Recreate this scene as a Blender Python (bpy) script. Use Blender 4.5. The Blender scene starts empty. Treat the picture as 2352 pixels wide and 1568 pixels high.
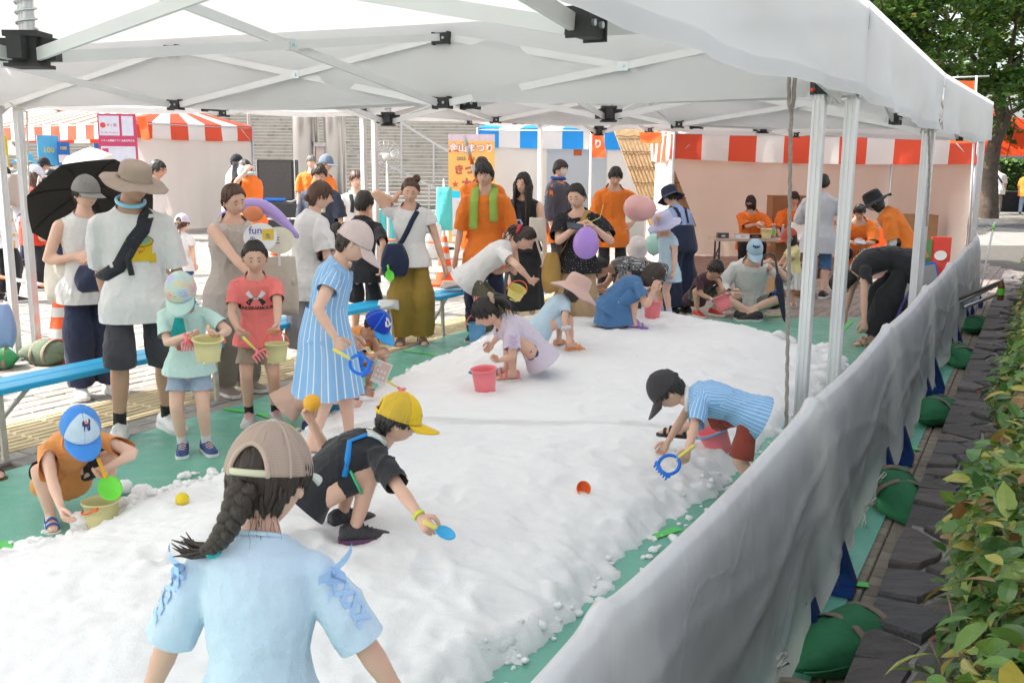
import bpy, bmesh, math, random
import numpy as np
from mathutils import Vector, Matrix, noise
from mathutils.bvhtree import BVHTree
# camera, world, sun, exposure
sc = bpy.context.scene
COL = sc.collection
PI = math.pi
R = math.radians
F_PX, CAM_H = 2214.0, 1.68
PITCH = math.atan2(404.0, F_PX)
cd = bpy.data.cameras.new('camera'); cam = bpy.data.objects.new('camera', cd); COL.objects.link(cam)
cam.location = (0, 0, CAM_H); ROLL = R(0.45)
cam.rotation_euler = (Matrix.Rotation(PI/2 - PITCH, 3, 'X') @ Matrix.Rotation(ROLL, 3, 'Z')).to_euler()
cd.sensor_width = 36.0; cd.lens = 36.0*F_PX/2352.0; cd.clip_end = 2000; cd.clip_start = 0.05
sc.camera = cam
SUN_EL = R(44); SUN_AZ_VEC = Vector((-1.0, 0.05, 0)).normalized()
w = bpy.data.worlds.new('World'); sc.world = w; w.use_nodes = True
nt = w.node_tree; nt.nodes.clear()
wo = nt.nodes.new('ShaderNodeOutputWorld'); bg = nt.nodes.new('ShaderNodeBackground'); sky = nt.nodes.new('ShaderNodeTexSky')
sky.sky_type = 'NISHITA'; sky.sun_disc = False; sky.sun_elevation = SUN_EL
sky.sun_rotation = math.atan2(SUN_AZ_VEC.x, SUN_AZ_VEC.y); sky.air_density = 1.0; sky.dust_density = 4.0; sky.ozone_density = 0.6
bg.inputs['Strength'].default_value = 0.15
hs = nt.nodes.new('ShaderNodeHueSaturation'); hs.inputs['Saturation'].default_value = .30
nt.links.new(sky.outputs[0], hs.inputs['Color']); nt.links.new(hs.outputs[0], bg.inputs[0]); nt.links.new(bg.outputs[0], wo.inputs[0])
sd = bpy.data.lights.new('sun', 'SUN'); sd.energy = 3.2; sd.angle = R(0.53); sd.color = (1.0, 0.955, 0.88)
sun = bpy.data.objects.new('sun', sd); COL.objects.link(sun)
sv = Vector((SUN_AZ_VEC.x*math.cos(SUN_EL), SUN_AZ_VEC.y*math.cos(SUN_EL), math.sin(SUN_EL)))
sun.rotation_euler = (-sv).to_track_quat('-Z', 'Y').to_euler(); sun.location = (-8, 8, 20)
sc.view_settings.view_transform = 'Standard'; sc.view_settings.look = 'None'
sc.view_settings.exposure = 1.4; sc.view_settings.gamma = 1.0; sc.view_settings.use_curve_mapping = False
cy = sc.cycles
cy.max_bounces = 7; cy.diffuse_bounces = 4; cy.glossy_bounces = 3; cy.transmission_bounces = 5; cy.transparent_max_bounces = 10
cy.sample_clamp_indirect = 6.0; cy.caustics_reflective = False; cy.caustics_refractive = False
cy.use_denoising = True
try: cy.denoiser = 'OPENIMAGEDENOISE'
except Exception: pass
# pixel -> place helpers (2352 x 1568 frame)
_c, _s = math.cos(PITCH), math.sin(PITCH)
def ray(u, v):
 a, b = (u-1176)/F_PX, (784-v)/F_PX
 x, y = a*math.cos(ROLL) - b*math.sin(ROLL), a*math.sin(ROLL) + b*math.cos(ROLL)
 return Vector((x, _c + y*_s, -_s + y*_c))
def G(u, v, z=0.0):
 r = ray(u, v); t = (z-CAM_H)/r.z
 return Vector((r.x*t, r.y*t, z))
def PT(u, v, Y):
 r = ray(u, v); t = Y/r.y
 return Vector((r.x*t, Y, CAM_H + r.z*t))
def lerp(a, b, t): return a + (b-a)*t
def smooth(a, b, x):
 t = np.clip((x-a)/(b-a), 0, 1); return t*t*(3-2*t)
# materials
def s2l(c):
 return tuple(((x/12.92) if x <= .04045 else ((x+.055)/1.055)**2.4) for x in c)
def hexc(h):
 h = h.lstrip('#'); return s2l(tuple(int(h[i:i+2], 16)/255 for i in (0, 2, 4)))
MATS = {}
def new_mat(name):
 m = bpy.data.materials.new(name); m.use_nodes = True
 return m, m.node_tree, m.node_tree.nodes['Principled BSDF']
def N(nt, t, **k):
 n = nt.nodes.new(t)
 for a, b in k.items():
  if a in n.inputs.keys() if hasattr(n.inputs, 'keys') else False: n.inputs[a].default_value = b
  else: setattr(n, a, b)
 return n
def noise_node(nt, vec, scale, detail=4, rough=.55):
 n = nt.nodes.new('ShaderNodeTexNoise'); n.inputs['Scale'].default_value = scale
 n.inputs['Detail'].default_value = detail; n.inputs['Roughness'].default_value = rough
 if vec is not None: nt.links.new(vec, n.inputs['Vector'])
 return n
def ramp(nt, fac, stops):
 r = nt.nodes.new('ShaderNodeValToRGB')
 while len(r.color_ramp.elements) < len(stops): r.color_ramp.elements.new(.5)
 for e, (p, c) in zip(r.color_ramp.elements, stops):
  e.position = p; e.color = (*c, 1) if len(c) == 3 else c
 nt.links.new(fac, r.inputs[0]); return r
def mixc(nt, fac, a, b, mode='MIX'):
 m = nt.nodes.new('ShaderNodeMix'); m.data_type = 'RGBA'; m.blend_type = mode
 for s, x in ((m.inputs[0], fac), (m.inputs[6], a), (m.inputs[7], b)):
  if hasattr(x, 'is_linked') or hasattr(x, 'links'): nt.links.new(x, s)
  elif isinstance(x, (int, float)): s.default_value = x
  else: s.default_value = (*x, 1) if len(x) == 3 else x
 return m.outputs[2]
def bump(nt, bs, height, strength=.3, dist=.01):
 b = nt.nodes.new('ShaderNodeBump'); b.inputs['Strength'].default_value = strength; b.inputs['Distance'].default_value = dist
 nt.links.new(height, b.inputs['Height']); nt.links.new(b.outputs[0], bs.inputs['Normal']); return b
def mat(name, col, rough=.6, var=.08, scale=8, bmp=0, bscale=60, metal=0, spec=.4, trans=0, sss=0):
 if name in MATS: return MATS[name]
 m, nt, bs = new_mat(name)
 bs.inputs['Roughness'].default_value = rough; bs.inputs['Metallic'].default_value = metal
 bs.inputs['Specular IOR Level'].default_value = spec
 tc = nt.nodes.new('ShaderNodeTexCoord')
 n = noise_node(nt, tc.outputs['Object'], scale, 5)
 lo = tuple(max(0, c*(1-var)) for c in col); hi = tuple(min(1, c*(1+var)) for c in col)
 r = ramp(nt, n.outputs[0], [(.3, lo), (.7, hi)])
 nt.links.new(r.outputs[0], bs.inputs['Base Color'])
 if bmp:
  n2 = noise_node(nt, tc.outputs['Object'], bscale, 4); bump(nt, bs, n2.outputs[0], bmp, .01)
 if trans: bs.inputs['Transmission Weight'].default_value = trans
 if sss:
  bs.inputs['Subsurface Weight'].default_value = sss; bs.inputs['Subsurface Radius'].default_value = (1, .35, .2); bs.inputs['Subsurface Scale'].default_value = .01
 MATS[name] = m; return m
def attr(nt, name):
 a = nt.nodes.new('ShaderNodeAttribute'); a.attribute_name = name; return a
def thin_cloth(name, col, transl=.45, rough=.75, var=.03, bmp=.15, bscale=2.5):
 if name in MATS: return MATS[name]
 m = bpy.data.materials.new(name); m.use_nodes = True; nt = m.node_tree; nt.nodes.clear()
 o = nt.nodes.new('ShaderNodeOutputMaterial'); d = nt.nodes.new('ShaderNodeBsdfPrincipled'); t = nt.nodes.new('ShaderNodeBsdfTranslucent')
 d.inputs['Roughness'].default_value = rough; d.inputs['Specular IOR Level'].default_value = .25
 mx = nt.nodes.new('ShaderNodeMixShader'); mx.inputs[0].default_value = transl
 tc = nt.nodes.new('ShaderNodeTexCoord'); n = noise_node(nt, tc.outputs['Object'], 1.3, 6)
 r = ramp(nt, n.outputs[0], [(.3, tuple(c*(1-var) for c in col)), (.7, tuple(min(1, c*(1+var)) for c in col))])
 nt.links.new(r.outputs[0], d.inputs['Base Color']); nt.links.new(r.outputs[0], t.inputs['Color'])
 n2 = noise_node(nt, tc.outputs['Object'], bscale, 5, .6)
 b = nt.nodes.new('ShaderNodeBump'); b.inputs['Strength'].default_value = bmp; b.inputs['Distance'].default_value = .05
 nt.links.new(n2.outputs[0], b.inputs['Height']); nt.links.new(b.outputs[0], d.inputs['Normal']); nt.links.new(b.outputs[0], t.inputs['Normal'])
 nt.links.new(d.outputs[0], mx.inputs[1]); nt.links.new(t.outputs[0], mx.inputs[2]); nt.links.new(mx.outputs[0], o.inputs[0])
 MATS[name] = m; return m
# mesh builder
class MB:
 def __init__(s): s.v = []; s.f = []; s.mi = []; s.cur = 0
 def add(s, vs, fs):
  o = len(s.v); s.v.extend([tuple(p) for p in vs]); s.f.extend([tuple(i+o for i in f) for f in fs]); s.mi.extend([s.cur]*len(fs)); return s
 def rings(s, rings, cap0=True, cap1=True, closed=True):
  n = len(rings[0]); vs = [p for r in rings for p in r]; fs = []
  for i in range(len(rings)-1):
   for j in range(n if closed else n-1):
    k = (j+1) % n; fs.append((i*n+j, i*n+k, (i+1)*n+k, (i+1)*n+j))
  if cap0: fs.append(tuple(range(n-1, -1, -1)))
  if cap1: fs.append(tuple((len(rings)-1)*n+j for j in range(n)))
  return s.add(vs, fs)
 def tube(s, pts, rad, seg=10, ref=None, flat=1.0, caps=True):
  pts = [Vector(p) for p in pts]; n = len(pts)
  if not hasattr(rad, '__len__'): rad = [rad]*n
  tang = []
  for i in range(n):
   t = pts[min(i+1, n-1)]-pts[max(i-1, 0)]
   if t.length < 1e-9: t = Vector((0, 0, 1))
   tang.append(t.normalized())
  up = Vector(ref) if ref is not None else (Vector((0, 0, 1)) if abs(tang[0].z) < .9 else Vector((1, 0, 0)))
  rs = []; a = None
  for i in range(n):
   t = tang[i]
   if a is None or ref is not None: a = up - t*up.dot(t)
   else: a = a - t*a.dot(t)
   if a.length < 1e-6: a = t.orthogonal()
   a = a.normalized(); b = t.cross(a)
   def ring(c, r): return [c + a*(math.cos(2*PI*j/seg)*r) + b*(math.sin(2*PI*j/seg)*r*flat) for j in range(seg)]
   if caps and i == 0: rs.append(ring(pts[0]-t*rad[0]*.55, rad[0]*.5)); rs.append(ring(pts[0]-t*rad[0]*.2, rad[0]*.88))
   rs.append(ring(pts[i], rad[i]))
   if caps and i == n-1: rs.append(ring(pts[i]+t*rad[i]*.2, rad[i]*.88)); rs.append(ring(pts[i]+t*rad[i]*.55, rad[i]*.5))
  return s.rings(rs)
 def cyl(s, a, b, r, seg=12, r2=None):
  a, b = Vector(a), Vector(b); t = (b-a).normalized(); x = t.orthogonal().normalized(); y = t.cross(x); r2 = r if r2 is None else r2
  return s.rings([[a+x*math.cos(2*PI*j/seg)*r+y*math.sin(2*PI*j/seg)*r for j in range(seg)],
      [b+x*math.cos(2*PI*j/seg)*r2+y*math.sin(2*PI*j/seg)*r2 for j in range(seg)]])
 def ell(s, c, r, seg=12, nr=8, M=None):
  c = Vector(c); r = r if hasattr(r, '__len__') else (r, r, r); vs = []; fs = []
  for i in range(nr+1):
   th = PI*i/nr
   for j in range(seg):
    p = Vector((math.sin(th)*math.cos(2*PI*j/seg)*r[0], math.sin(th)*math.sin(2*PI*j/seg)*r[1], math.cos(th)*r[2]))
    if M is not None: p = M @ p
    vs.append(c+p)
  for i in range(nr):
   for j in range(seg):
    k = (j+1) % seg; fs.append((i*seg+j, (i+1)*seg+j, (i+1)*seg+k, i*seg+k))
  return s.add(vs, fs)
 def box(s, c, d, M=None):
  c = Vector(c); vs = []
  for z in (-1, 1):
   for x, y in ((-1, -1), (1, -1), (1, 1), (-1, 1)):
    p = Vector((x*d[0]/2, y*d[1]/2, z*d[2]/2)); vs.append(c + (M @ p if M is not None else p))
  return s.add(vs, [(3, 2, 1, 0), (4, 5, 6, 7), (0, 1, 5, 4), (1, 2, 6, 5), (2, 3, 7, 6), (3, 0, 4, 7)])
 def bar(s, a, b, wd, ht, up=(0, 0, 1)):
  a, b = Vector(a), Vector(b); t = (b-a).normalized(); u = Vector(up); u = u - t*u.dot(t)
  if u.length < 1e-5: u = t.orthogonal()
  u.normalize(); l = t.cross(u)
  rs = [[p+l*x*wd/2+u*y*ht/2 for x, y in ((-1, -1), (1, -1), (1, 1), (-1, 1))] for p in (a, b)]
  return s.rings(rs)
 def lathe(s, prof, seg=24, M=None, c=(0, 0, 0), cap0=False, cap1=False):
  c = Vector(c); rs = []
  for r, z in prof:
   ring = []
   for j in range(seg):
    p = Vector((r*math.cos(2*PI*j/seg), r*math.sin(2*PI*j/seg), z))
    ring.append(c + (M @ p if M is not None else p))
   rs.append(ring)
  return s.rings(rs, cap0, cap1)
 def grid(s, P):
  ni, nj = len(P), len(P[0]); vs = [p for r in P for p in r]
  return s.add(vs, [(i*nj+j, i*nj+j+1, (i+1)*nj+j+1, (i+1)*nj+j) for i in range(ni-1) for j in range(nj-1)])
 def prism(s, poly, z0, z1):
  n = len(poly); vs = [(x, y, z0) for x, y in poly]+[(x, y, z1) for x, y in poly]
  return s.add(vs, [tuple(range(n-1, -1, -1)), tuple(range(n, 2*n))]+[(i, (i+1) % n, n+(i+1) % n, n+i) for i in range(n)])
 def mesh(s, name, mats, smooth=True, fix=True):
  me = bpy.data.meshes.new(name); me.from_pydata(s.v, [], s.f)
  for m in (mats if isinstance(mats, (list, tuple)) else [mats]): me.materials.append(m)
  if any(s.mi): me.polygons.foreach_set('material_index', s.mi)
  if fix:
   bm = bmesh.new(); bm.from_mesh(me); bmesh.ops.recalc_face_normals(bm, faces=bm.faces); bm.to_mesh(me); bm.free()
  if smooth: me.polygons.foreach_set('use_smooth', [True]*len(me.polygons))
  me.update(); return me
 def build(s, name, mats, parent=None, smooth=True, loc=None, fix=True, auto=None):
  me = s.mesh(name, mats, smooth, fix)
  if auto is not None: me.set_sharp_from_angle(angle=R(auto))
  return link(name, me, parent, loc)
def link(name, me, parent=None, loc=None):
 o = bpy.data.objects.new(name, me); COL.objects.link(o)
 if parent is not None: o.parent = parent
 if loc is not None: o.location = loc
 return o
def tag(o, label=None, cat=None, group=None, kind=None):
 if label: o['label'] = label
 if cat: o['category'] = cat
 if group: o['group'] = group
 if kind: o['kind'] = kind
 return o
def thing(name, label, cat, loc=(0, 0, 0), rz=0, group=None):
 o = bpy.data.objects.new(name, None); COL.objects.link(o); o.empty_display_size = .1
 o.location = loc; o.rotation_euler = (0, 0, rz); tag(o, label, cat, group); return o
def copy_tree(o, parent=None):
 c = o.copy(); COL.objects.link(c)
 if parent is not None: c.parent = parent
 for ch in list(o.children): copy_tree(ch, c)
 return c
def rot2(a): return Matrix.Rotation(a, 3, 'Z')
def frame(x, z):
 z = Vector(z).normalized(); x = Vector(x); x = (x - z*x.dot(z)).normalized(); y = z.cross(x)
 return Matrix((x, y, z)).transposed()
def remesh(mb, voxel, sm=3, fac=.5):
 me = bpy.data.meshes.new('tmp'); me.from_pydata(mb.v, [], mb.f)
 o = bpy.data.objects.new('tmp', me); COL.objects.link(o)
 m = o.modifiers.new('r', 'REMESH'); m.mode = 'VOXEL'; m.voxel_size = voxel; m.adaptivity = 0
 if sm:
  k = o.modifiers.new('s', 'SMOOTH'); k.factor = fac; k.iterations = sm
 dg = bpy.context.evaluated_depsgraph_get(); ev = o.evaluated_get(dg)
 out = bpy.data.meshes.new_from_object(ev)
 bpy.data.objects.remove(o); bpy.data.meshes.remove(me); out.materials.clear()
 return out
def co_get(me):
 a = np.empty(len(me.vertices)*3, np.float32); me.vertices.foreach_get('co', a); return a.reshape(-1, 3).astype(np.float64)
def co_set(me, a):
 me.vertices.foreach_set('co', np.asarray(a, np.float32).ravel()); me.update()
def nrm_get(me):
 a = np.empty(len(me.vertices)*3, np.float32); me.vertices.foreach_get('normal', a); return a.reshape(-1, 3).astype(np.float64)
def fnoise(p, scale, seed=0, octaves=3):
 rg = np.random.RandomState(seed); out = np.zeros(len(p)); amp = 1; tot = 0
 for o in range(octaves):
  for k in range(4):
   d = rg.normal(size=3); d /= np.linalg.norm(d); ph = rg.uniform(0, 6.28)
   d2 = rg.normal(size=3); d2 /= np.linalg.norm(d2)
   out += amp*np.sin((p@d)*scale + ph + 1.3*np.sin((p@d2)*scale*.7+ph*2))
   tot += amp
  amp *= .5; scale *= 2.03
 return out/tot*1.6
# colours of the place
DV = Vector((0.500, 0.866, 0)).normalized()
PV = Vector((0.866, -0.500, 0)).normalized()
def fence_x(y): return 1.0 + .5415*(y-3.24)
FD = Vector((.476, .879, 0)).normalized(); FP = Vector((.879, -.476, 0)).normalized()
# ---- ground
def concrete_mat(name, a, b, scale=3, bmp=.2):
 m, nt, bs = new_mat(name); tc = nt.nodes.new('ShaderNodeTexCoord')
 n = noise_node(nt, tc.outputs['Object'], scale, 8, .62); n2 = noise_node(nt, tc.outputs['Object'], scale*30, 4)
 r = ramp(nt, n.outputs[0], [(.32, a), (.68, b)]); c = mixc(nt, .25, r.outputs[0], n2.outputs[1], 'OVERLAY')
 nt.links.new(c, bs.inputs['Base Color']); bs.inputs['Roughness'].default_value = .88; bump(nt, bs, n2.outputs[0], bmp, .006); return m
def paver_mat(name, cols, joint=None):
 m, nt, bs = new_mat(name); tc = nt.nodes.new('ShaderNodeTexCoord'); g = nt.nodes.new('ShaderNodeNewGeometry')
 oi = nt.nodes.new('ShaderNodeObjectInfo'); ad = nt.nodes.new('ShaderNodeMath'); ad.operation = 'ADD'
 nt.links.new(g.outputs['Random Per Island'], ad.inputs[0]); nt.links.new(oi.outputs['Random'], ad.inputs[1])
 fr = nt.nodes.new('ShaderNodeMath'); fr.operation = 'FRACT'; nt.links.new(ad.outputs[0], fr.inputs[0])
 r = ramp(nt, fr.outputs[0], [(i/(len(cols)-1), c) for i, c in enumerate(cols)])
 n = noise_node(nt, g.outputs['Position'], 14, 6, .7); n2 = noise_node(nt, g.outputs['Position'], 160, 3)
 c = mixc(nt, .35, r.outputs[0], n.outputs[0], 'OVERLAY'); c = mixc(nt, .2, c, n2.outputs[0], 'OVERLAY')
 nt.links.new(c, bs.inputs['Base Color']); bs.inputs['Roughness'].default_value = .85; bump(nt, bs, n2.outputs[0], .25, .004); return m
M_ground = concrete_mat('plaza concrete', (.20, .19, .175), (.30, .285, .265))
M_asph = concrete_mat('asphalt', (.045, .045, .048), (.075, .075, .078), 8)
M_pav = paver_mat('grey pavers', [(.25, .235, .215), (.33, .31, .285), (.28, .26, .24), (.37, .345, .315)])
M_brick = paver_mat('pinkish pavers', [(.27, .215, .19), (.34, .275, .24), (.30, .25, .225), (.38, .31, .275)])
M_tact = mat('yellow tactile tile', (.56, .45, .27), .75, .14, 5, .3, 90)
b = MB(); S = 400
b.add([(-S, -S, -.03), (S, -S, -.03), (S, S, -.03), (-S, S, -.03)], [(0, 1, 2, 3)])
tag(b.build('ground', M_ground, smooth=False), kind='structure')
b = MB(); a0, a1 = Vector((4, 28.5, 0)), Vector((60, 19.5, 0)); q = Vector((.16, 1, 0)).normalized()
b.add([a0+Vector((0, 0, -.02)), a1+Vector((0, 0, -.02)), a1+q*4.4+Vector((0, 0, -.02)), a0+q*4.4+Vector((0, 0, -.02))], [(0, 1, 2, 3)])
tag(b.build('road', M_asph, smooth=False), kind='structure')
b = MB(); b.bar(a0+q*4.5+Vector((0, 0, .04)), a1+q*4.5+Vector((0, 0, .04)), .16, .14); tag(b.build('kerb', mat('kerb stone', (.36, .34, .31), .85, .15, 6), smooth=False), kind='structure')
b = MB(); b.bar(a0+q*4.66+Vector((0, 0, .114)), a1+q*4.66+Vector((0, 0, .114)), .10, .02)
tag(b.build('kerb_line', mat('yellow road paint', (.62, .42, .07), .7), smooth=False), kind='structure')
b = MB(); b.bar(a0+q*9.2+Vector((0, 0, .04)), a1+q*9.2+Vector((0, 0, .04)), 8.7, .12); tag(b.build('pavement', M_ground, smooth=False), kind='structure')
# ---- pavers laid in running bond along the tents: 300 nearest as pieces, the rest as one spread
mat_edge = [(-2.79, 5.03), (-1.90, 6.62), (-.92, 8.84), (-.31, 10.22)]
def mat_left_x(y): return np.interp(y, [3.0, 5.03, 6.62, 8.84, 10.22], [-3.9, -2.79, -1.90, -.92, -.31])
rnd = random.Random(4)
PW, PL, PH = .150, .300, .05
def paver_mesh(nm, wx, wy, m):
 e = .006; bb = MB()
 bb.rings([[(-wx/2, -wy/2, -PH), (wx/2, -wy/2, -PH), (wx/2, wy/2, -PH), (-wx/2, wy/2, -PH)],
              [(-wx/2, -wy/2, -e), (wx/2, -wy/2, -e), (wx/2, wy/2, -e), (-wx/2, wy/2, -e)],
              [(-wx/2+e, -wy/2+e, 0), (wx/2-e, -wy/2+e, 0), (wx/2-e, wy/2-e, 0), (-wx/2+e, wy/2-e, 0)]], cap0=False)
 return bb, bb.mesh(nm, m, smooth=False)
yaw_p = math.atan2(DV.y, DV.x)
pv_b, pv_me = paver_mesh('paver', PL-.009, PW-.009, M_pav)
br_b, br_me = paver_mesh('paver', PL-.009, PW-.009, M_brick)
plaza = thing('paving', 'grey rectangular pavers of the plaza laid in rows beside the green sheet', 'paving'); plaza['kind'] = 'structure'
cells = []
tact_c0 = Vector((-2.86, 6.20, 0))
def tact_d(p): return (p-tact_c0).dot(PV)
for i in range(-70, 60):
 for j in range(-110, 60):
  p = Vector((-1.5, 9, 0)) + DV*((i+.5*(j % 2))*PL) + PV*(j*PW)
  if p.y < 4.2 or p.y > 21 or p.x > 7.5: continue
  px = 1176+F_PX*p.x/p.y
  if px < -60 or px > 2300: continue
  if p.x > mat_left_x(p.y)+.1 and p.y < 10.1+.12*(p.x): continue
  if p.x > fence_x(p.y)-.1 and p.y < 12.5: continue
  if abs(tact_d(p)) < .305: continue
  cells.append(p)
cells.sort(key=lambda p: p.length)
rest = {0: MB(), 1: MB()}
rz = yaw_p
for k, p in enumerate(cells):
 z = rnd.uniform(-.004, .002)
 red = 0
 if p.x > 1.2 and p.y > 9.3: continue
 if k < 290:
  o = link('paver', br_me if red else pv_me, plaza, (p.x, p.y, z)); o.rotation_euler = (rnd.uniform(-.006, .006), rnd.uniform(-.006, .006), rz+rnd.uniform(-.006, .006))
 else:
  Mz = rot2(rz+rnd.uniform(-.006, .006)); src = br_b if red else pv_b
  rest[red].add([Mz@Vector(q)+Vector((p.x, p.y, z)) for q in src.v], src.f)
bi = 0
for i in range(-30, 40):
 for j in range(-30, 30):
  c = Vector((3.5, 12.5, 0))+DV*(i*.21)+PV*(j*.21)
  if c.x < 1.2 or c.y < 9.3 or c.y > 21 or c.x > 8.5 or (c.x > fence_x(c.y)-.1 and c.y < 12.4): continue
  for q in (-1, 1):
   al, ac = (DV, PV) if (i+j) % 2 else (PV, DV); p = c+ac*q*.0525; Mz = rot2(math.atan2(al.y, al.x)); z = rnd.uniform(-.003, .002); rest[1].add([Mz@Vector((v_[0]*.70, v_[1]*.70, v_[2]))+Vector((p.x, p.y, z)) for v_ in br_b.v], br_b.f)
for red in (0, 1):
 o = rest[red].build('paver_field', M_brick if red else M_pav, plaza, smooth=False, fix=False); o['kind'] = 'stuff'
b = MB(); b.grid([[Vector((-14, 3.5, -.024)), Vector((12, 3.5, -.024))], [Vector((-14, 22, -.024)), Vector((12, 22, -.024))]])
tag(b.build('joint_sand', mat('joint sand', (.10, .092, .08), .95, .2, 6), smooth=False), kind='structure')
tb = MB(); tb.box((0, 0, -.02), (.296, .296, .04))
for q in (-.105, -.035, .035, .105): tb.rings([[(-.14, q-.017, 0), (.14, q-.017, 0), (.14, q+.017, 0), (-.14, q+.017, 0)], [(-.132, q-.010, .006), (.132, q-.010, .006), (.132, q+.010, .006), (-.132, q+.010, .006)]], cap0=False)
tme = tb.mesh('tactile_tile', M_tact, smooth=False)
strip = thing('tactile_paving', 'yellow ribbed tactile strip across the plaza paving', 'tactile paving'); strip['kind'] = 'structure'
for i in range(-8, 36):
 for r_ in (-1, 1):
  p = tact_c0 + DV*(i*.3) + PV*(r_*.15)
  if p.x < mat_left_x(p.y) or p.y > 10.5:
   o = link('tile', tme, strip, (p.x, p.y, .003)); o.rotation_euler = (0, 0, rz)
# ---- green ground sheet with tape
def sheet_mat():
 m, nt, bs = new_mat('green vinyl sheet'); tc = nt.nodes.new('ShaderNodeTexCoord')
 n = noise_node(nt, tc.outputs['Object'], 1.6, 8, .65); n2 = noise_node(nt, tc.outputs['Object'], 9, 6, .6); n3 = noise_node(nt, tc.outputs['Object'], 70, 3)
 r = ramp(nt, n.outputs[0], [(.3, (.115, .365, .275)), (.55, (.155, .435, .335)), (.75, (.20, .475, .375))])
 c = mixc(nt, .3, r.outputs[0], n2.outputs[0], 'SOFT_LIGHT'); nt.links.new(c, bs.inputs['Base Color'])
 rr = ramp(nt, n2.outputs[0], [(.35, (.28,)*3), (.65, (.6,)*3)]); nt.links.new(rr.outputs[0], bs.inputs['Roughness'])
 ad = nt.nodes.new('ShaderNodeMath'); ad.operation = 'ADD'; nt.links.new(n2.outputs[0], ad.inputs[0]); nt.links.new(n3.outputs[0], ad.inputs[1])
 bump(nt, bs, ad.outputs[0], .25, .012); return m
M_sheet = sheet_mat()
sheet = None
b = MB(); rows = []
for i in range(60):
 y = .2 + 10.2*i/59; row = []
 x0 = mat_left_x(y) if y > 3 else -3.9; x1 = fence_x(y)+.16
 for j in range(34):
  x = lerp(x0, x1, j/33); yy = y + (.12*x if y > 9 else 0)*min(1, (y-9)/1.4 if y > 9 else 0)
  z = .006 + .006*(.5+.5*noise.noise(Vector((x*3, yy*1.3, 0)))) + .004*(.5+.5*noise.noise(Vector((x*9, yy*7, 3))))
  row.append(Vector((x, yy, z)))
 rows.append(row)
b.grid(rows); sheet = tag(b.build('ground_sheet', M_sheet), kind='structure')
M_tape = mat('green tape', (.10, .60, .12), .45, .06, 8)
for pts in ([(515, 938), (600, 950), (690, 985)], [(925, 805), (985, 812), (1045, 828)], [(0, 1243), (60, 1288), (110, 1330)],
   [(1955, 738), (1915, 775), (1875, 812)], [(1905, 872), (1960, 868)], [(1560, 1212), (1500, 1232)], [(1745, 730), (1800, 722)], [(2060, 1018), (2110, 1032)], [(1925, 1335), (1995, 1342)]):
 b = MB(); P = [G(u, v, .018) for u, v in pts]; rows = []
 for i, p in enumerate(P):
  t = (P[min(i+1, len(P)-1)]-P[max(i-1, 0)]).normalized(); s_ = Vector((-t.y, t.x, 0)); rows.append([p-s_*.024, p+s_*.024])
 b.grid(rows); b.build('tape', M_tape, sheet, smooth=False)
# ---- snow
SNOW = [(-5.2, .2), (-4.2, 2.4), (-3.0, 3.35), (-2.25, 3.85), (-1.98, 4.12), (-1.86, 4.55), (-1.70, 4.85), (-1.52, 5.12), (-1.36, 5.6), (-1.15, 6.4), (-.92, 7.2), (-.72, 7.75), (-.46, 8.35), (-.30, 8.9), (-.12, 9.5),
  (.25, 10.0), (.9, 10.25), (1.6, 10.0), (2.15, 9.3), (2.55, 8.55), (2.72, 7.95), (2.47, 7.25), (1.93, 6.25), (1.37, 5.25), (.80, 4.33), (.27, 3.42), (-.02, 3.0), (-.45, 2.3), (-.85, 1.4), (-1.3, .2)]
SP = np.array(SNOW)
def poly_sd(px, py):
 d = np.full(px.shape, 1e9); inside = np.zeros(px.shape, bool); n = len(SP)
 for i in range(n):
  ax, ay = SP[i]; bx, by = SP[(i+1) % n]; ex, ey = bx-ax, by-ay
  t = np.clip(((px-ax)*ex+(py-ay)*ey)/(ex*ex+ey*ey), 0, 1)
  d = np.minimum(d, np.hypot(px-ax-t*ex, py-ay-t*ey))
  c = ((ay > py) != (by > py)) & (px < (bx-ax)*(py-ay)/(by-ay+1e-12)+ax); inside ^= c
 return np.where(inside, d, -d)
def n2(x, y, s, seed, o=3): return fnoise(np.stack([x.ravel(), y.ravel(), np.zeros(x.size)], 1), s, seed, o).reshape(x.shape)
_pr = random.Random(77)
PRINTS = [(_pr.uniform(-2.2, 2.2), _pr.uniform(3.0, 9.6), _pr.uniform(0, 3.14), _pr.uniform(.05, .085), _pr.uniform(.10, .16), _pr.uniform(.008, .022)) for _ in range(120)]
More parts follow.
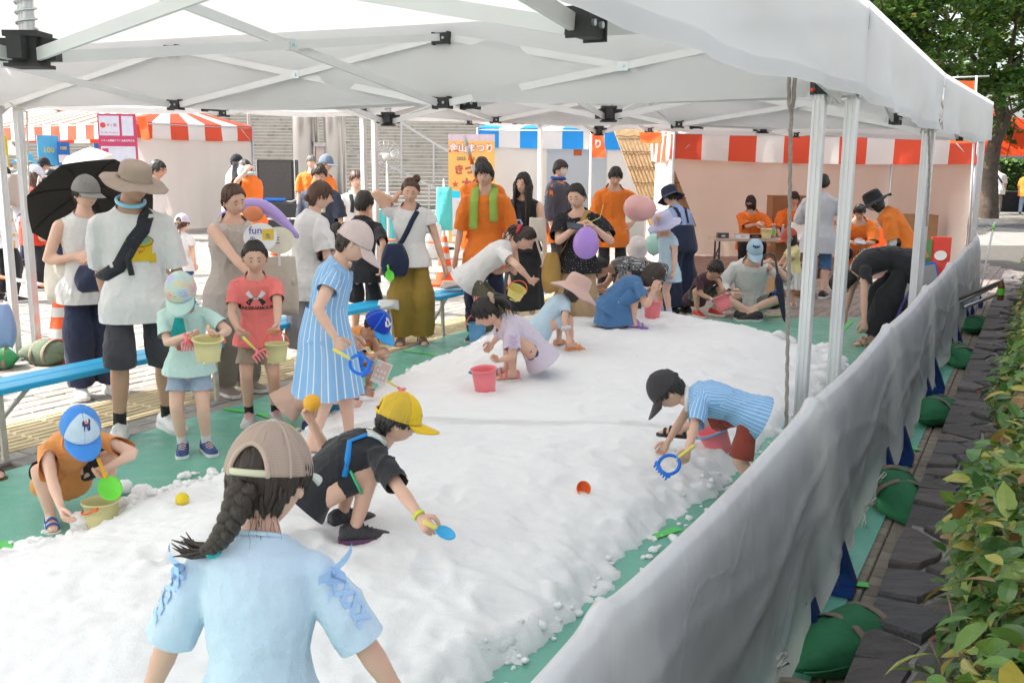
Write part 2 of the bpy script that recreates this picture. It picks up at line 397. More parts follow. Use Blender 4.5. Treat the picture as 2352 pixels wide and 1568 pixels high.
def snow_h(x, y):
 x = np.asarray(x, float); y = np.asarray(y, float)
 d = poly_sd(x, y) + .06*n2(x, y, 5, 1) + .045*n2(x, y, 17, 2) + .032*n2(x, y, 45, 12)
 top = .17 + .17*smooth(5.5, 9.0, y) - .11*smooth(3.0, 2.1, y)
 edge = np.where(d > 0, 1-np.exp(-np.clip(d, 0, None)/.10), 0)*.55 + .45*smooth(0, .9, d)
 h = top*edge
 ins = smooth(0, .12, d)
 lum = np.abs(n2(x, y, 9, 5))
 h = h + ins*(.026*n2(x, y, 3.1, 3) + .013*n2(x, y, 8.5, 4) + .010*(1-lum)*1.0 + .009*(.5-np.abs(n2(x, y, 22, 6))) + .0060*(.5-np.abs(n2(x, y, 55, 7))) + .0035*n2(x, y, 120, 8, 2))
 for cx, cyy, an, a_, b_, dp in PRINTS:
  m_ = (np.abs(x-cx) < .4) & (np.abs(y-cyy) < .4)
  if m_.any():
   dx, dy = x[m_]-cx, y[m_]-cyy; u_, v_ = dx*math.cos(an)+dy*math.sin(an), -dx*math.sin(an)+dy*math.cos(an); rr = np.sqrt((u_/a_)**2+(v_/b_)**2); h[m_] += ins[m_]*dp*(-np.exp(-(rr*1.1)**4)+.45*np.exp(-((rr-1.25)/.28)**2))
 rough = smooth(.55, .05, d)*ins
 h = h + rough*(.022*np.abs(n2(x, y, 21, 9)) + .014*np.abs(n2(x, y, 50, 10)))
 return np.where(d > 0, np.maximum(h, .004), -.05), d
def snow_z(x, y):
 h, d = snow_h(np.array([[float(x)]]), np.array([[float(y)]])); return max(float(h[0, 0]), .012)
def snow_mat():
 m, nt, bs = new_mat('packed snow'); g = nt.nodes.new('ShaderNodeNewGeometry')
 n = noise_node(nt, g.outputs['Position'], 1.1, 8, .7); n2_ = noise_node(nt, g.outputs['Position'], 26, 6, .65); n3 = noise_node(nt, g.outputs['Position'], 130, 4, .7)
 r = ramp(nt, n.outputs[0], [(.28, (.82, .805, .79)), (.40, (.89, .89, .892)), (.8, (.92, .922, .926))])
 vor = nt.nodes.new('ShaderNodeTexVoronoi'); vor.inputs['Scale'].default_value = 3.2; nt.links.new(g.outputs['Position'], vor.inputs['Vector'])
 sp = ramp(nt, vor.outputs['Distance'], [(.0, (.35, .31, .27)), (.012, (.45, .42, .38)), (.022, (1, 1, 1))])
 c = mixc(nt, 1.0, r.outputs[0], sp.outputs[0], 'MULTIPLY'); nt.links.new(c, bs.inputs['Base Color'])
 bs.inputs['Roughness'].default_value = .75; bs.inputs['Specular IOR Level'].default_value = .25
 bs.inputs['Subsurface Weight'].default_value = .25; bs.inputs['Subsurface Radius'].default_value = (1, 1.05, 1.15); bs.inputs['Subsurface Scale'].default_value = .02
 ad = nt.nodes.new('ShaderNodeMath'); ad.operation = 'ADD'; nt.links.new(n2_.outputs[0], ad.inputs[0]); nt.links.new(n3.outputs[0], ad.inputs[1])
 bump(nt, bs, ad.outputs[0], .40, .010); return m
M_snow = snow_mat()
def snow_patch(x0, x1, y0, y1, st, keep):
 xs = np.arange(x0, x1+st/2, st); ys = np.arange(y0, y1+st/2, st); X, Y = np.meshgrid(xs, ys); Hh, D = snow_h(X, Y)
 jx = n2(X, Y, 60, 20, 2)*st*.3; jy = n2(X, Y, 60, 21, 2)*st*.3
 nx = len(xs); ok = (D > -st*1.6) & keep(X, Y); idx = -np.ones(X.size, int)
 cellok = ok[:-1, :-1] & ok[1:, :-1] & ok[:-1, 1:] & ok[1:, 1:]
 ii, jj = np.nonzero(cellok); q = np.stack([ii*nx+jj, ii*nx+jj+1, (ii+1)*nx+jj+1, (ii+1)*nx+jj], 1)
 used = np.unique(q); idx[used] = np.arange(len(used))
 V = np.stack([(X+jx).ravel()[used], (Y+jy).ravel()[used], Hh.ravel()[used]], 1)
 return V, idx[q]
V1, Q1 = snow_patch(-5.2, 2.0, .3, 5.6, .020, lambda X, Y: (np.abs(X) < .62*Y+.5))
V2, Q2 = snow_patch(-2.2, 3.0, 5.5, 10.5, .026, lambda X, Y: X > -99)
me = bpy.data.meshes.new('snow'); me.from_pydata(np.concatenate([V1, V2]).tolist(), [], np.concatenate([Q1, Q2+len(V1)]).tolist())
me.materials.append(M_snow); me.polygons.foreach_set('use_smooth', [True]*len(me.polygons)); me.update()
snow = tag(link('snow', me), 'heap of white crushed snow spread over the green sheet', 'snow', kind='stuff')
def lump(bb, c, r, seed):
 o = len(bb.v); bb.ell(c, (r, r*.85, r*.7), 16, 11); P = np.array(bb.v[o:]); q = (P-np.array(c))/r
 k = 1+.30*fnoise(q, 2.2, seed, 2)+.16*(.4-np.abs(fnoise(q, 6.5, seed+3, 2)))+.10*fnoise(q, 15, seed+7, 2)
 P = np.array(c)+(P-np.array(c))*k[:, None]; bb.v[o:] = [tuple(p) for p in P]
rl = random.Random(11)
clumps = MB()
def rim(i0, i1, n, rmin, rmax, spread):
 for _ in range(n):
  i = rl.randint(i0, i1-1); t = rl.random(); ax, ay = SNOW[i]; bx, by = SNOW[i+1]
  x, y = lerp(ax, bx, t)+rl.gauss(0, spread), lerp(ay, by, t)+rl.gauss(0, spread); r = rl.uniform(rmin, rmax)**1
  lump(clumps, (x, y, max(0.012, float(snow_h(np.array([[x]]), np.array([[y]]))[0][0, 0]))+r*.35), r, rl.randint(0, 9999))
rim(2, 8, 260, .005, .028, .06); rim(8, 14, 110, .005, .022, .05); rim(19, 27, 150, .004, .022, .045); rim(19, 21, 60, .02, .07, .09)
for u, v, r in ((60, 1262, .05), (95, 1250, .04), (190, 1200, .055), (285, 1125, .05), (330, 1140, .06), (375, 1150, .045), (250, 1160, .03), (395, 1170, .05), (1150, 1490, .06), (1905, 850, .12), (1880, 880, .10), (1925, 838, .08), (1890, 815, .10)):
 p = G(u, v, .03); lump(clumps, (p.x, p.y, .03+r*.3), r, int(u))
o = clumps.build('snow_clumps', M_snow); tag(o, 'loose broken lumps of snow scattered along the rim of the heap', 'snow', kind='stuff')
# white pop-up tents
M_roof = thin_cloth('white tent roof', (.80, .80, .805), .26, .7, .03, .12, 1.4)
M_can = thin_cloth('white tent fabric', (.82, .82, .825), .32, .7, .012, .10, 1.4)
M_alu = mat('anodised aluminium', (.74, .74, .75), .38, .05, 3, .05, 120, metal=.55)
M_alu_w = mat('white aluminium bar', (.78, .78, .78), .42, .03, 4, .03, 120, metal=.15)
M_blk = mat('black nylon joint', (.035, .035, .037), .55, .15, 30, .2, 200)
M_zinc = mat('zinc plate', (.66, .72, .74), .35, .05, 20, metal=.7)
M_redpl = mat('red plastic pin', (.75, .07, .03), .4)
def post_section(mb, a, b, wd=.056, dx=DV):
 a, b = Vector(a), Vector(b); t = (b-a).normalized(); x = Vector(dx); x = (x-t*x.dot(t)).normalized(); y = t.cross(x)
 h = wd/2; g = wd*.045; prof = []
 side = [(-h+.004, -h), (-h*.55, -h), (-h*.5, -h+g), (-h*.28, -h+g), (-h*.23, -h), (h*.23, -h), (h*.28, -h+g), (h*.5, -h+g), (h*.55, -h), (h-.004, -h)]
 for k in range(4):
  ca, sa = math.cos(k*PI/2), math.sin(k*PI/2)
  prof += [(px*ca-py*sa, px*sa+py*ca) for px, py in side]
 mb.rings([[p+x*px+y*py for px, py in prof] for p in (a, b)])
def coil(mb, c, z0, z1, r, turns, wr=.004):
 n = turns*12; mb.tube([(c.x+r*math.cos(2*PI*i/12), c.y+r*math.sin(2*PI*i/12), lerp(z0, z1, i/n)) for i in range(n+1)], wr, 5)
def joint(mbk, mzn, p, d, sz=.055):
 p = Vector(p); d = Vector(d).normalized(); s_ = Vector((-d.y, d.x, 0)); M = Matrix((d, s_, Vector((0, 0, 1)))).transposed()
 mbk.box(p, (sz*1.9, sz*.9, sz*1.15), M)
 for k in (-1, 1):
  mbk.box(p+d*k*sz*.98+Vector((0, 0, 0)), (sz*.14, sz*1.15, sz*1.35), M)
  for q in (-1, 1): mzn.append((p+d*k*sz*.45+s_*q*sz*.42, p+d*k*sz*.45+s_*q*sz*.62, sz*.16))
def popup(label, Ln, Lf, Rf, Rn, zb, ridge, seed, pof=((0, 0),)*4, zeave=.45, group='white pop-up tents in a row', post_skip=()):
 c4 = [Vector((*p, z)) for p, z in zip((Ln, Lf, Rf, Rn), zb)]; Lnv, Lfv, Rfv, Rnv = c4
 root = thing('popup_tent', label, 'tent', (*((c4[0]+c4[2])/2).xy, 0), group=group); off = -Vector(root.location)
 def B(mb, nm, m, par=root, smooth=False, **k):
  mb.v = [tuple(Vector(p)+off) for p in mb.v]; return mb.build(nm, m, par, smooth, **k)
 E4 = [p+Vector((0, 0, zeave)) for p in c4]
 m1 = (E4[0]+E4[1])/2; m2 = (E4[2]+E4[3])/2
 pkL = lerp(m1, m2, 1/3); pkR = lerp(m1, m2, 2/3); pkL.z = pkR.z = ridge
 rg = np.random.RandomState(seed)
 def face(a, b, c, d, ni, nj, sag):
  rows = []
  for i in range(ni+1):
   row = []
   for j in range(nj+1):
    s_, t = i/ni, j/nj; p = lerp(lerp(a, b, t), lerp(d, c, t), s_)
    k = 16*s_*(1-s_)*t*(1-t)
    p = p + Vector((0, 0, -sag*k + .012*math.sin(9*t+seed)*k + .008*math.sin(17*s_+5*t)*k)); row.append(p)
   rows.append(row)
  return rows
 mb = MB()
 mb.grid(face(E4[0], E4[3], pkR, pkL, 10, 22, .015)); mb.grid(face(E4[1], E4[2], pkR, pkL, 10, 22, .015))
 mb.grid(face(E4[0], E4[1], pkL, pkL, 10, 14, .015)); mb.grid(face(E4[3], E4[2], pkR, pkR, 10, 14, .015))
 can = B(mb, 'canopy', M_roof, smooth=True)
 for a, b in ((E4[0], pkL), (E4[1], pkL), (E4[2], pkR), (E4[3], pkR), (pkL, pkR)): B(MB().tube([lerp(a, b, t)-Vector((0, 0, .012+.0*t)) for t in (0, .5, 1)], .014, 6, flat=.3), 'seam', M_can, can)
 for a, b in ((0, 1), (1, 2), (2, 3), (3, 0)):
  mb = MB(); n = 44; rows = []
  o_ = ((c4[a]+c4[b])/2-(c4[0]+c4[1]+c4[2]+c4[3])/4); o_.z = 0; e = (c4[b]-c4[a]).normalized(); o_ = (o_-e*o_.dot(e)).normalized()
  ph = rg.uniform(0, 6); L = (c4[b]-c4[a]).length
  for i in range(9):
   r_ = i/8; row = []
   for j in range(n+1):
    t = j/n; p = lerp(lerp(E4[a], E4[b], t), lerp(c4[a], c4[b], t), r_)
    hang = 4*t*(1-t)
    fold = .022*math.sin(t*L*5.1+ph+1.5*r_)*r_ + .012*math.sin(t*L*11+ph*2-2*r_)*r_ + .03*math.sin((t*3+r_*1.1)*PI+ph)*hang*r_
    p = p + o_*(.03+fold) + Vector((0, 0, -.035*hang*r_ + .02*math.sin(t*L*2.1+ph)*r_*hang))
    row.append(p)
   rows.append(row)
  mb.grid(rows)
  mb.grid([[p+o_*.004 for p in rows[-2]], [p+o_*.004+Vector((0, 0, -.002)) for p in rows[-1]]])
  B(mb, 'valance', M_can, can, smooth=True)
 for k, (p, nm) in enumerate(zip(c4, 'abcd')):
  if k in post_skip: continue
  ctr = (c4[0]+c4[1]+c4[2]+c4[3])/4; q = p+PV*(.05 if k < 2 else -.05)+DV*(.07 if k in (0, 3) else -.06); q = q+PV*pof[k][0]+DV*pof[k][1]; q.z = 0
  mb = MB(); post_section(mb, (q.x, q.y, 0.012), (q.x, q.y, p.z-.02), .062)
  pm = MB(); post_section(pm, (q.x, q.y, p.z-.06), (q.x, q.y, p.z+zeave-.02), .05)
  po = B(mb, 'post', M_alu); B(pm, 'inner_post', M_alu, po)
  ft = MB(); ft.box((q.x, q.y, .012), (.11, .11, .010)); B(ft, 'foot_plate', M_zinc, po)
  bk = MB(); bk.box((q.x, q.y, p.z+.045), (.085, .085, .07)); B(bk, 'bracket', M_blk, po); bk = MB(); bk.box((q.x, q.y, p.z+zeave-.09), (.085, .085, .08)); B(bk, 'bracket', M_blk, po)
  pn = MB(); pn.cyl((q.x-.04, q.y-.03, p.z+.03), (q.x-.06, q.y-.045, p.z+.03), .010, 10); B(pn, 'pull_pin', M_redpl, po)
 def UL(p): return (Vector((p.x, p.y, p.z+.36)), Vector((p.x, p.y, p.z-.02)))
 ctr = (c4[0]+c4[1]+c4[2]+c4[3])/4
 def inn(p): q = p+(ctr-p).normalized()*.07; return q
 n_near = [inn(lerp(c4[0], c4[3], t)) for t in (0, 1/3, 2/3, 1)]; n_far = [inn(lerp(c4[1], c4[2], t)) for t in (0, .30, .645, 1)]
 nL = inn((c4[0]+c4[1])/2); nR = inn((c4[3]+c4[2])/2)
 zs = sum(zb)/4 - .03
 mastL = Vector((pkL.x, pkL.y, zs)); mastR = Vector((pkR.x, pkR.y, zs))
 units = []
 for ch in (n_near, n_far): units += [(ch[0], ch[1]), (ch[1], ch[2]), (ch[2], ch[3])]
 units += [(n_near[0], nL), (nL, n_far[0]), (n_near[3], nR), (nR, n_far[3])]
 units += [(mastL, n_near[1]), (mastL, n_far[1]), (mastR, n_near[2]), (mastR, n_far[2]), (mastL, nL), (mastR, nR), (mastL, mastR)]
 for a, b in units:
  d = (b-a); d.z = 0; L = d.length; d.normalize(); s_ = Vector((-d.y, d.x, 0))
  (ua, la), (ub, lb) = UL(a), UL(b)
  for (p, q, sg) in ((ua, lb, 1), (la, ub, -1)):
   mb = MB(); mb.bar(p+d*.06+s_*sg*.011, q-d*.06+s_*sg*.011, .016, .042); B(mb, 'truss_bar', M_alu_w)
  mid = (ua+lb)/2; mb = MB(); M = Matrix((d, s_, Vector((0, 0, 1)))).transposed(); mb.box(mid, (.06, .043, .052), M); mb.cyl(mid+s_*-.03, mid+s_*.03, .009, 8); B(mb, 'pivot_plate', M_zinc)
 for p in n_near[1:3]+n_far[1:3]+[nL, nR]:
  for q, par in zip(UL(p), (0, 1)):
   mk, mz = MB(), []; dd = (c4[3]-c4[0]) if p not in (nL, nR) else (c4[1]-c4[0]); joint(mk, mz, q, Vector((dd.x, dd.y, 0))); jo = B(mk, 'joint', M_blk); [B(MB().cyl(*t_, 8), 'bolt', M_zinc, jo) for t_ in mz]
 for mp in (mastL, mastR):
  mb = MB(); post_section(mb, (mp.x, mp.y, mp.z-.03), (mp.x, mp.y, ridge-.03), .042); mo = B(mb, 'mast', M_alu)
  mb = MB(); mb.box(mp, (.10, .10, .11)); mb.box(mp+Vector((0, 0, -.055)), (.125, .125, .012)); mb.box(mp+Vector((0, 0, .05)), (.12, .12, .02))
  for dx, dy in ((.075, 0), (-.075, 0), (0, .075), (0, -.075)): mb.box(mp+Vector((dx, dy, 0)), (.06, .05, .075) if dx else (.05, .06, .075))
  B(mb, 'slider', M_blk, mo); mb = MB(); mb.box(Vector((mp.x, mp.y, mp.z+.39)), (.09, .09, .08)); B(mb, 'collar', M_blk, mo)
  mb = MB(); coil(mb, mp, mp.z+.07, mp.z+.345, .034, 8); B(mb, 'spring', M_zinc, mo, smooth=True)
 return root
A_L0, A_R0 = (-6.95, 3.05), (-1.25, -.10)
L1, R1, L2, R2, L3, R3 = (-4.25, 8.18), (1.64, 5.0), (-1.80, 12.1), (3.56, 8.3), (.42, 16.1), (5.82, 12.1)
def shift(p, k): return (p[0]+DV.x*k, p[1]+DV.y*k)
tA = popup('white pop-up tent nearest the hedge corner, over the girl in the mesh cap', A_L0, shift(L1, .03), (R1[0]+.09, R1[1]+.0), A_R0, (2.15, 2.145, 2.035, 2.05), 3.35, 1, pof=((0, 0), (-.05, 0), (-.12, 0), (0, 0)), post_skip=(0, 3))
tB = popup('middle white pop-up tent, between the two other white ones, over the crouching children', shift(L1, .015), shift(L2, -.015), shift(R2, -.015), (R1[0]+.075, R1[1]-.025), (2.135, 2.27, 2.01, 2.04), 3.25, 2, pof=((.06, 0), (-.05, 0), (-.02, 0), (.02, 0)))
tC = popup('far white pop-up tent beside the red striped stall with the seated staff', shift(L2, .015), L3, R3, shift(R2, .015), (2.27, 2.33, 2.03, 2.01), 3.35, 3)
M_rope = mat('grey rope', (.36, .32, .29), .9, .2, 60, .5, 300)
def rope(name, label, pts, r=.008, m=None, group=None, parent=None):
 mb = MB(); P = [Vector(p) for p in pts]; fine = []
 for i in range(len(P)-1):
  k = max(2, int((P[i+1]-P[i]).length/.02))
  for j in range(k): fine.append(lerp(P[i], P[i+1], j/k))
 fine.append(P[-1])
 seg = 6; rs = []
 for i, p in enumerate(fine):
  t = (fine[min(i+1, len(fine)-1)]-fine[max(i-1, 0)]).normalized(); x = t.orthogonal().normalized() if abs(t.z) < .95 else Vector((1, 0, 0)); x = (x-t*x.dot(t)).normalized(); y = t.cross(x)
  rs.append([p + (x*math.cos(a)+y*math.sin(a))*r*(1+.28*math.cos(3*(a - i*.55))) for a in [2*PI*j/9 for j in range(9)]])
 mb.rings(rs); o = mb.build(name, m or M_rope, parent)
 if label: tag(o, label, 'rope', group)
 return o
pr = PT(1820, 250, 4.72)
rope('rope', 'grey rope with a knotted loop hanging from the tent edge beside the twin posts',
     [PT(1812, 175, 4.75), PT(1812, 235, 4.74), PT(1816, 258, 4.73), PT(1822, 235, 4.74), PT(1826, 178, 4.75), PT(1822, 236, 4.74), PT(1818, 262, 4.735), PT(1816, 300, 4.73), PT(1812, 600, 4.71), PT(1806, 985, 4.69)], .0085)
rope('rope', 'thin grey rope hanging from the tent post nearest the striped stall', [PT(2133, 290, 7.95), PT(2135, 400, 7.95), PT(2128, 520, 7.94)], .008)
rope('rope', 'pale rope tied round the twin tent posts beside the green sandbags', [PT(22, 236, 8.0), PT(36, 246, 7.98), PT(52, 252, 7.99), PT(62, 258, 7.98), PT(62, 300, 7.98), PT(68, 470, 7.97)], .007, mat('pale rope', (.6, .57, .52), .9, .1, 60, .4, 300))
# striped market tents
M_redc = thin_cloth('red tent stripe', (.74, .095, .045), .14, .55, .05, .3, 3)
M_whc = thin_cloth('off-white tent stripe', (.80, .79, .76), .30, .55, .03, .3, 3)
M_bluec = thin_cloth('blue tent stripe', (.03, .33, .80), .30, .5, .05, .3, 3)
M_curt = thin_cloth('off-white stall curtain', (.74, .70, .64), .22, .75, .02, .3, 1.8)
M_steel = mat('galvanised tube', (.55, .56, .57), .35, .08, 5, metal=.8)
def stripe_sheet(mb, a, b, c, d, n, sag=0., out=None, wav=0., first=0, nj=5, ph=0.):
 for k in range(n):
  mb.cur = (k+first) % 2; sub = 4; rows = []
  for i in range(nj+1):
   row = []
   for q in range(sub+1):
    t = (k+q/sub)/n; r_ = i/nj; p = lerp(lerp(a, b, t), lerp(d, c, t), r_)
    p = p + Vector((0, 0, -sag*(4*t*(1-t))*r_))
    if out is not None: p = p + out*(wav*r_*(math.sin(t*n*2.4+ph+r_)+.6*math.sin(t*n*5.3+2*ph-2*r_)))
    row.append(p)
   rows.append(row)
  mb.grid(rows)
def striped_tent(label, c0, ux, uy, W, D, zb, val, zr, n, mats, ns=None, first=0, posts=True, walls=(), cm=None):
 c0 = Vector((*c0, 0)); ux = Vector((*ux, 0)).normalized(); uy = Vector((*uy, 0)).normalized(); ns = ns or max(3, int(n*D/W)//2*2+1)
 root = thing('market_tent', label, 'tent', c0); Z = lambda z: Vector((0, 0, z))
 zt = zb+val; f0, f1, k1, k0 = [Vector((0, 0, 0)), ux*W, ux*W+uy*D, uy*D]
 r0, r1 = ux*(D*.30)+uy*D/2+Z(zr), ux*(W-D*.30)+uy*D/2+Z(zr)
 mb = MB()
 stripe_sheet(mb, r0, r1, f1+Z(zt), f0+Z(zt), n, .03, None, 0, first); stripe_sheet(mb, r1, r0, k0+Z(zt), k1+Z(zt), n, .03, None, 0, first)
 stripe_sheet(mb, r0, r0, f0+Z(zt), k0+Z(zt), ns, 0, None, 0, first); stripe_sheet(mb, r1, r1, k1+Z(zt), f1+Z(zt), ns, 0, None, 0, first)
 roof = mb.build('canopy', mats, root)
 for a, b, o_, m_ in ((f0, f1, -uy, n), (f1, k1, ux, ns), (k1, k0, uy, n), (k0, f0, -ux, ns)):
  mb = MB(); stripe_sheet(mb, a+Z(zt)+o_*.01, b+Z(zt)+o_*.01, b+Z(zb)+o_*.02, a+Z(zb)+o_*.02, m_, .04, o_, .022, first, ph=W)
  mb.build('valance', mats, roof)
 if posts:
  for p in (f0, f1, k1, k0):
   mb = MB(); mb.cyl(p+Z(-.01), p+Z(zt), .024, 10); mb.cyl(p+Z(-.02), p+Z(.0), .07, 10); mb.build('post', M_steel, root)
  for a, b in ((f0, f1), (f1, k1), (k1, k0), (k0, f0)):
   mb = MB(); mb.cyl(a+Z(zt-.05), b+Z(zt-.05), .018, 8)
   e = (b-a).normalized(); mb.cyl(a+Z(zt-.45), a+e*.4+Z(zt-.05), .012, 8); mb.cyl(b+Z(zt-.45), b-e*.4+Z(zt-.05), .012, 8); mb.build('frame_tube', M_steel, root)
 sides = {'front': (f0, f1, -uy), 'right': (f1, k1, ux), 'back': (k1, k0, uy), 'left': (k0, f0, -ux)}
 for wl in walls:
  nm, t0, t1, ztop, zlow = wl; a, b, o_ = sides[nm]; mb = MB(); rows = []
  for i in range(13):
   r_ = i/12; row = []
   for j in range(31):
    t = lerp(t0, t1, j/30); p = lerp(a, b, t)+Z(lerp(ztop, zlow, r_))
    row.append(p - o_*(.03 + .035*math.sin(t*W*3.0+2*r_+W)*(.3+r_) + .02*math.sin(t*W*8+r_*3)*(.2+r_)))
   rows.append(row)
  mb.grid(rows); mb.build('curtain', cm or M_curt, root)
 return root
t_left = striped_tent('red and white striped tent with a hanging white side curtain in front of the stairs', (-9.1-7.2*.8, 23.6+7.2*.6), (.8, -.6), (.6, .8), 7.2, 3.5, 2.27, .38, 3.15, 17, [M_whc, M_redc], ns=7, first=1,
             walls=[('right', 0, 1, 2.3, .02), ('back', 0, 1, 2.3, .05)])
t_right = striped_tent('red and white striped stall tent sheltering the staff table', (2.43, 15.0), (1, -.03), (.03, 1), 4.56, 3.6, 1.80, .43, 2.75, 11, [M_whc, M_redc], first=1,
             walls=[('back', 0, 1, 2.2, .02), ('left', 0.02, 1, 2.15, .0), ('right', 0.0, .97, 2.1, .02)], cm=thin_cloth('warm-glow stall curtain', (.80, .72, .63), .22, .75, .03, .3, 1.8))  # white sheeting; warm light under the red roof partly put into its colour
t_right.rotation_euler = (0, R(.55), 0)
t_blue = striped_tent('blue and white striped stall tent behind the festival signboard', (-.80, 22.0), (1, .0), (0, 1), 6.6, 3.6, 2.08, .42, 3.0, 14, [M_whc, M_bluec], first=1,
             walls=[('front', 0, .235, 2.1, .02), ('back', 0, 1, 2.4, .02), ('front', .44, .62, 2.05, .02), ('left', 0, 1, 2.3, .02)])
# broad stairs with columns and handrails
def stair_mat():
 m, nt, bs = new_mat('weathered step stone'); g = nt.nodes.new('ShaderNodeNewGeometry')
 mp = nt.nodes.new('ShaderNodeMapping'); nt.links.new(g.outputs['Position'], mp.inputs[0]); mp.inputs['Scale'].default_value = (1.6, 1.6, .3)
 n = noise_node(nt, mp.outputs[0], 1.4, 8, .66); n2_ = noise_node(nt, g.outputs['Position'], 1.2, 6)
 r = ramp(nt, n.outputs[0], [(.36, (.20, .19, .165)), (.45, (.28, .265, .24)), (.75, (.33, .315, .29))]); c = mixc(nt, .4, r.outputs[0], n2_.outputs[0], 'SOFT_LIGHT')
 nt.links.new(c, bs.inputs['Base Color']); bs.inputs['Roughness'].default_value = .85; return m
M_step = stair_mat()
st = thing('staircase', 'broad weathered stone staircase behind the tents', 'stairs', (-6, 38, 0))
sb = MB()
sl = 4.0
for q in range(8):
 x = -16+q*sl; sb.rings([[(x+.006, 0, 0), (x+sl-.006, 0, 0), (x+sl-.006, .36, 0), (x+.006, .36, 0)], [(x+.006, 0, .125), (x+sl-.006, 0, .125), (x+sl-.006, .36, .125), (x+.006, .36, .125)]])
 sb.rings([[(x+.004, -.02, .125), (x+sl-.004, -.02, .125), (x+sl-.004, .36, .125), (x+.004, .36, .125)], [(x+.004, -.02, .150), (x+sl-.004, -.02, .150), (x+sl-.004, .36, .150), (x+.004, .36, .150)]])
sme = sb.mesh('step', [M_step, mat('sun-painted step nosing', (.52, .50, .46), .8, .1, 4)], smooth=False); sme.polygons.foreach_set('material_index', [1 if (f // 6) % 2 else 0 for f in range(len(sme.polygons))])  # same stone; paler colour stands for sun catching the tread edges
for k in range(34): link('step', sme, st, (.37*((k*7) % 4), k*.32, k*.15))
b = MB(); b.add([(-18, .02, -.02), (18, .02, -.02), (18, 10.9, 5.0), (-18, 10.9, 5.0)], [(0, 1, 2, 3)]); b.build('stair_bed', M_step, st, smooth=False)
b = MB(); b.box((0, 16, 4.4), (40, 10, 1.3)); b.build('landing', M_step, st, smooth=False)
M_inox = mat('brushed stainless column', (.62, .60, .59), .28, .04, 2, .05, 40, metal=.9)
for u, w_, Y, lab in ((700, 48, 35.6, 'thick stainless column in front of the stairs, beside the loudspeaker'), (767, 42, 35.6, 'thick stainless column in front of the stairs, beside the mist fan'), (727, 16, 36.3, 'slim stainless pipe between the two thick columns'), (789, 14, 36.3, 'slim stainless pipe at the outer side of the column by the fan'), (577, 9, 34, 'slim pinkish pole at the end of the striped tent curtain')):
 p = PT(u, 400, Y); r = w_*Y/F_PX/2; b = MB()
 b.cyl((0, 0, -.02), (0, 0, 7.5), r, 32); c_ = thing('column', lab, 'column', (p.x, Y, 0)); b.build('shaft', M_inox, c_); f = MB(); f.cyl((0, 0, 0), (0, 0, .12), r*1.15, 32); f.build('base_ring', M_inox, c_)
b = MB(); p0, p1 = PT(726, 345, 35.5), PT(758, 345, 35.5); b.box(((p0.x+p1.x)/2, 35.5, 1.2), (p1.x-p0.x, .1, 2.2)); c_ = thing('notice_panel', 'pale framed notice panel between the two columns', 'panel'); b.build('board', mat('pale notice board', (.62, .50, .45), .5, .08, 6), c_, smooth=False)
b = MB(); b.box(((p0.x+p1.x)/2, 35.45, 2.36), (p1.x-p0.x+.1, .2, .14)); b.build('hood', M_steel, c_, smooth=False)
M_rail = mat('steel handrail', (.60, .59, .58), .35, .05, 4, metal=.85)
def handrail(lab, pts, Y, posts):
 h = thing('handrail', lab, 'handrail', (0, Y, 0)); P = [PT(u, v, Y)-Vector((0, Y, 0)) for u, v in pts]
 for i in range(len(P)-1):
  m_ = MB(); m_.bar(P[i], P[i+1], .07, .09); m_.build('rail', M_rail, h, smooth=False)
 for u, v0, v1 in posts:
  a, b_ = PT(u, v0, Y)-Vector((0, Y, 0)), PT(u, v1, Y)-Vector((0, Y, 0)); m_ = MB(); m_.bar(a, b_, .06, .06); m_.build('post', M_rail, h, smooth=False)
handrail('steel handrail running down the stairs above the signboard', [(880, 262), (925, 284), (1000, 331), (1075, 372)], 36.5, [(922, 283, 410), (996, 329, 420), (1060, 365, 440)])
handrail('steel handrail running down the stairs behind the mist fan', [(780, 320), (838, 372), (880, 374), (985, 425), (1075, 470)], 37.0, [(838, 372, 450), (985, 425, 480)])
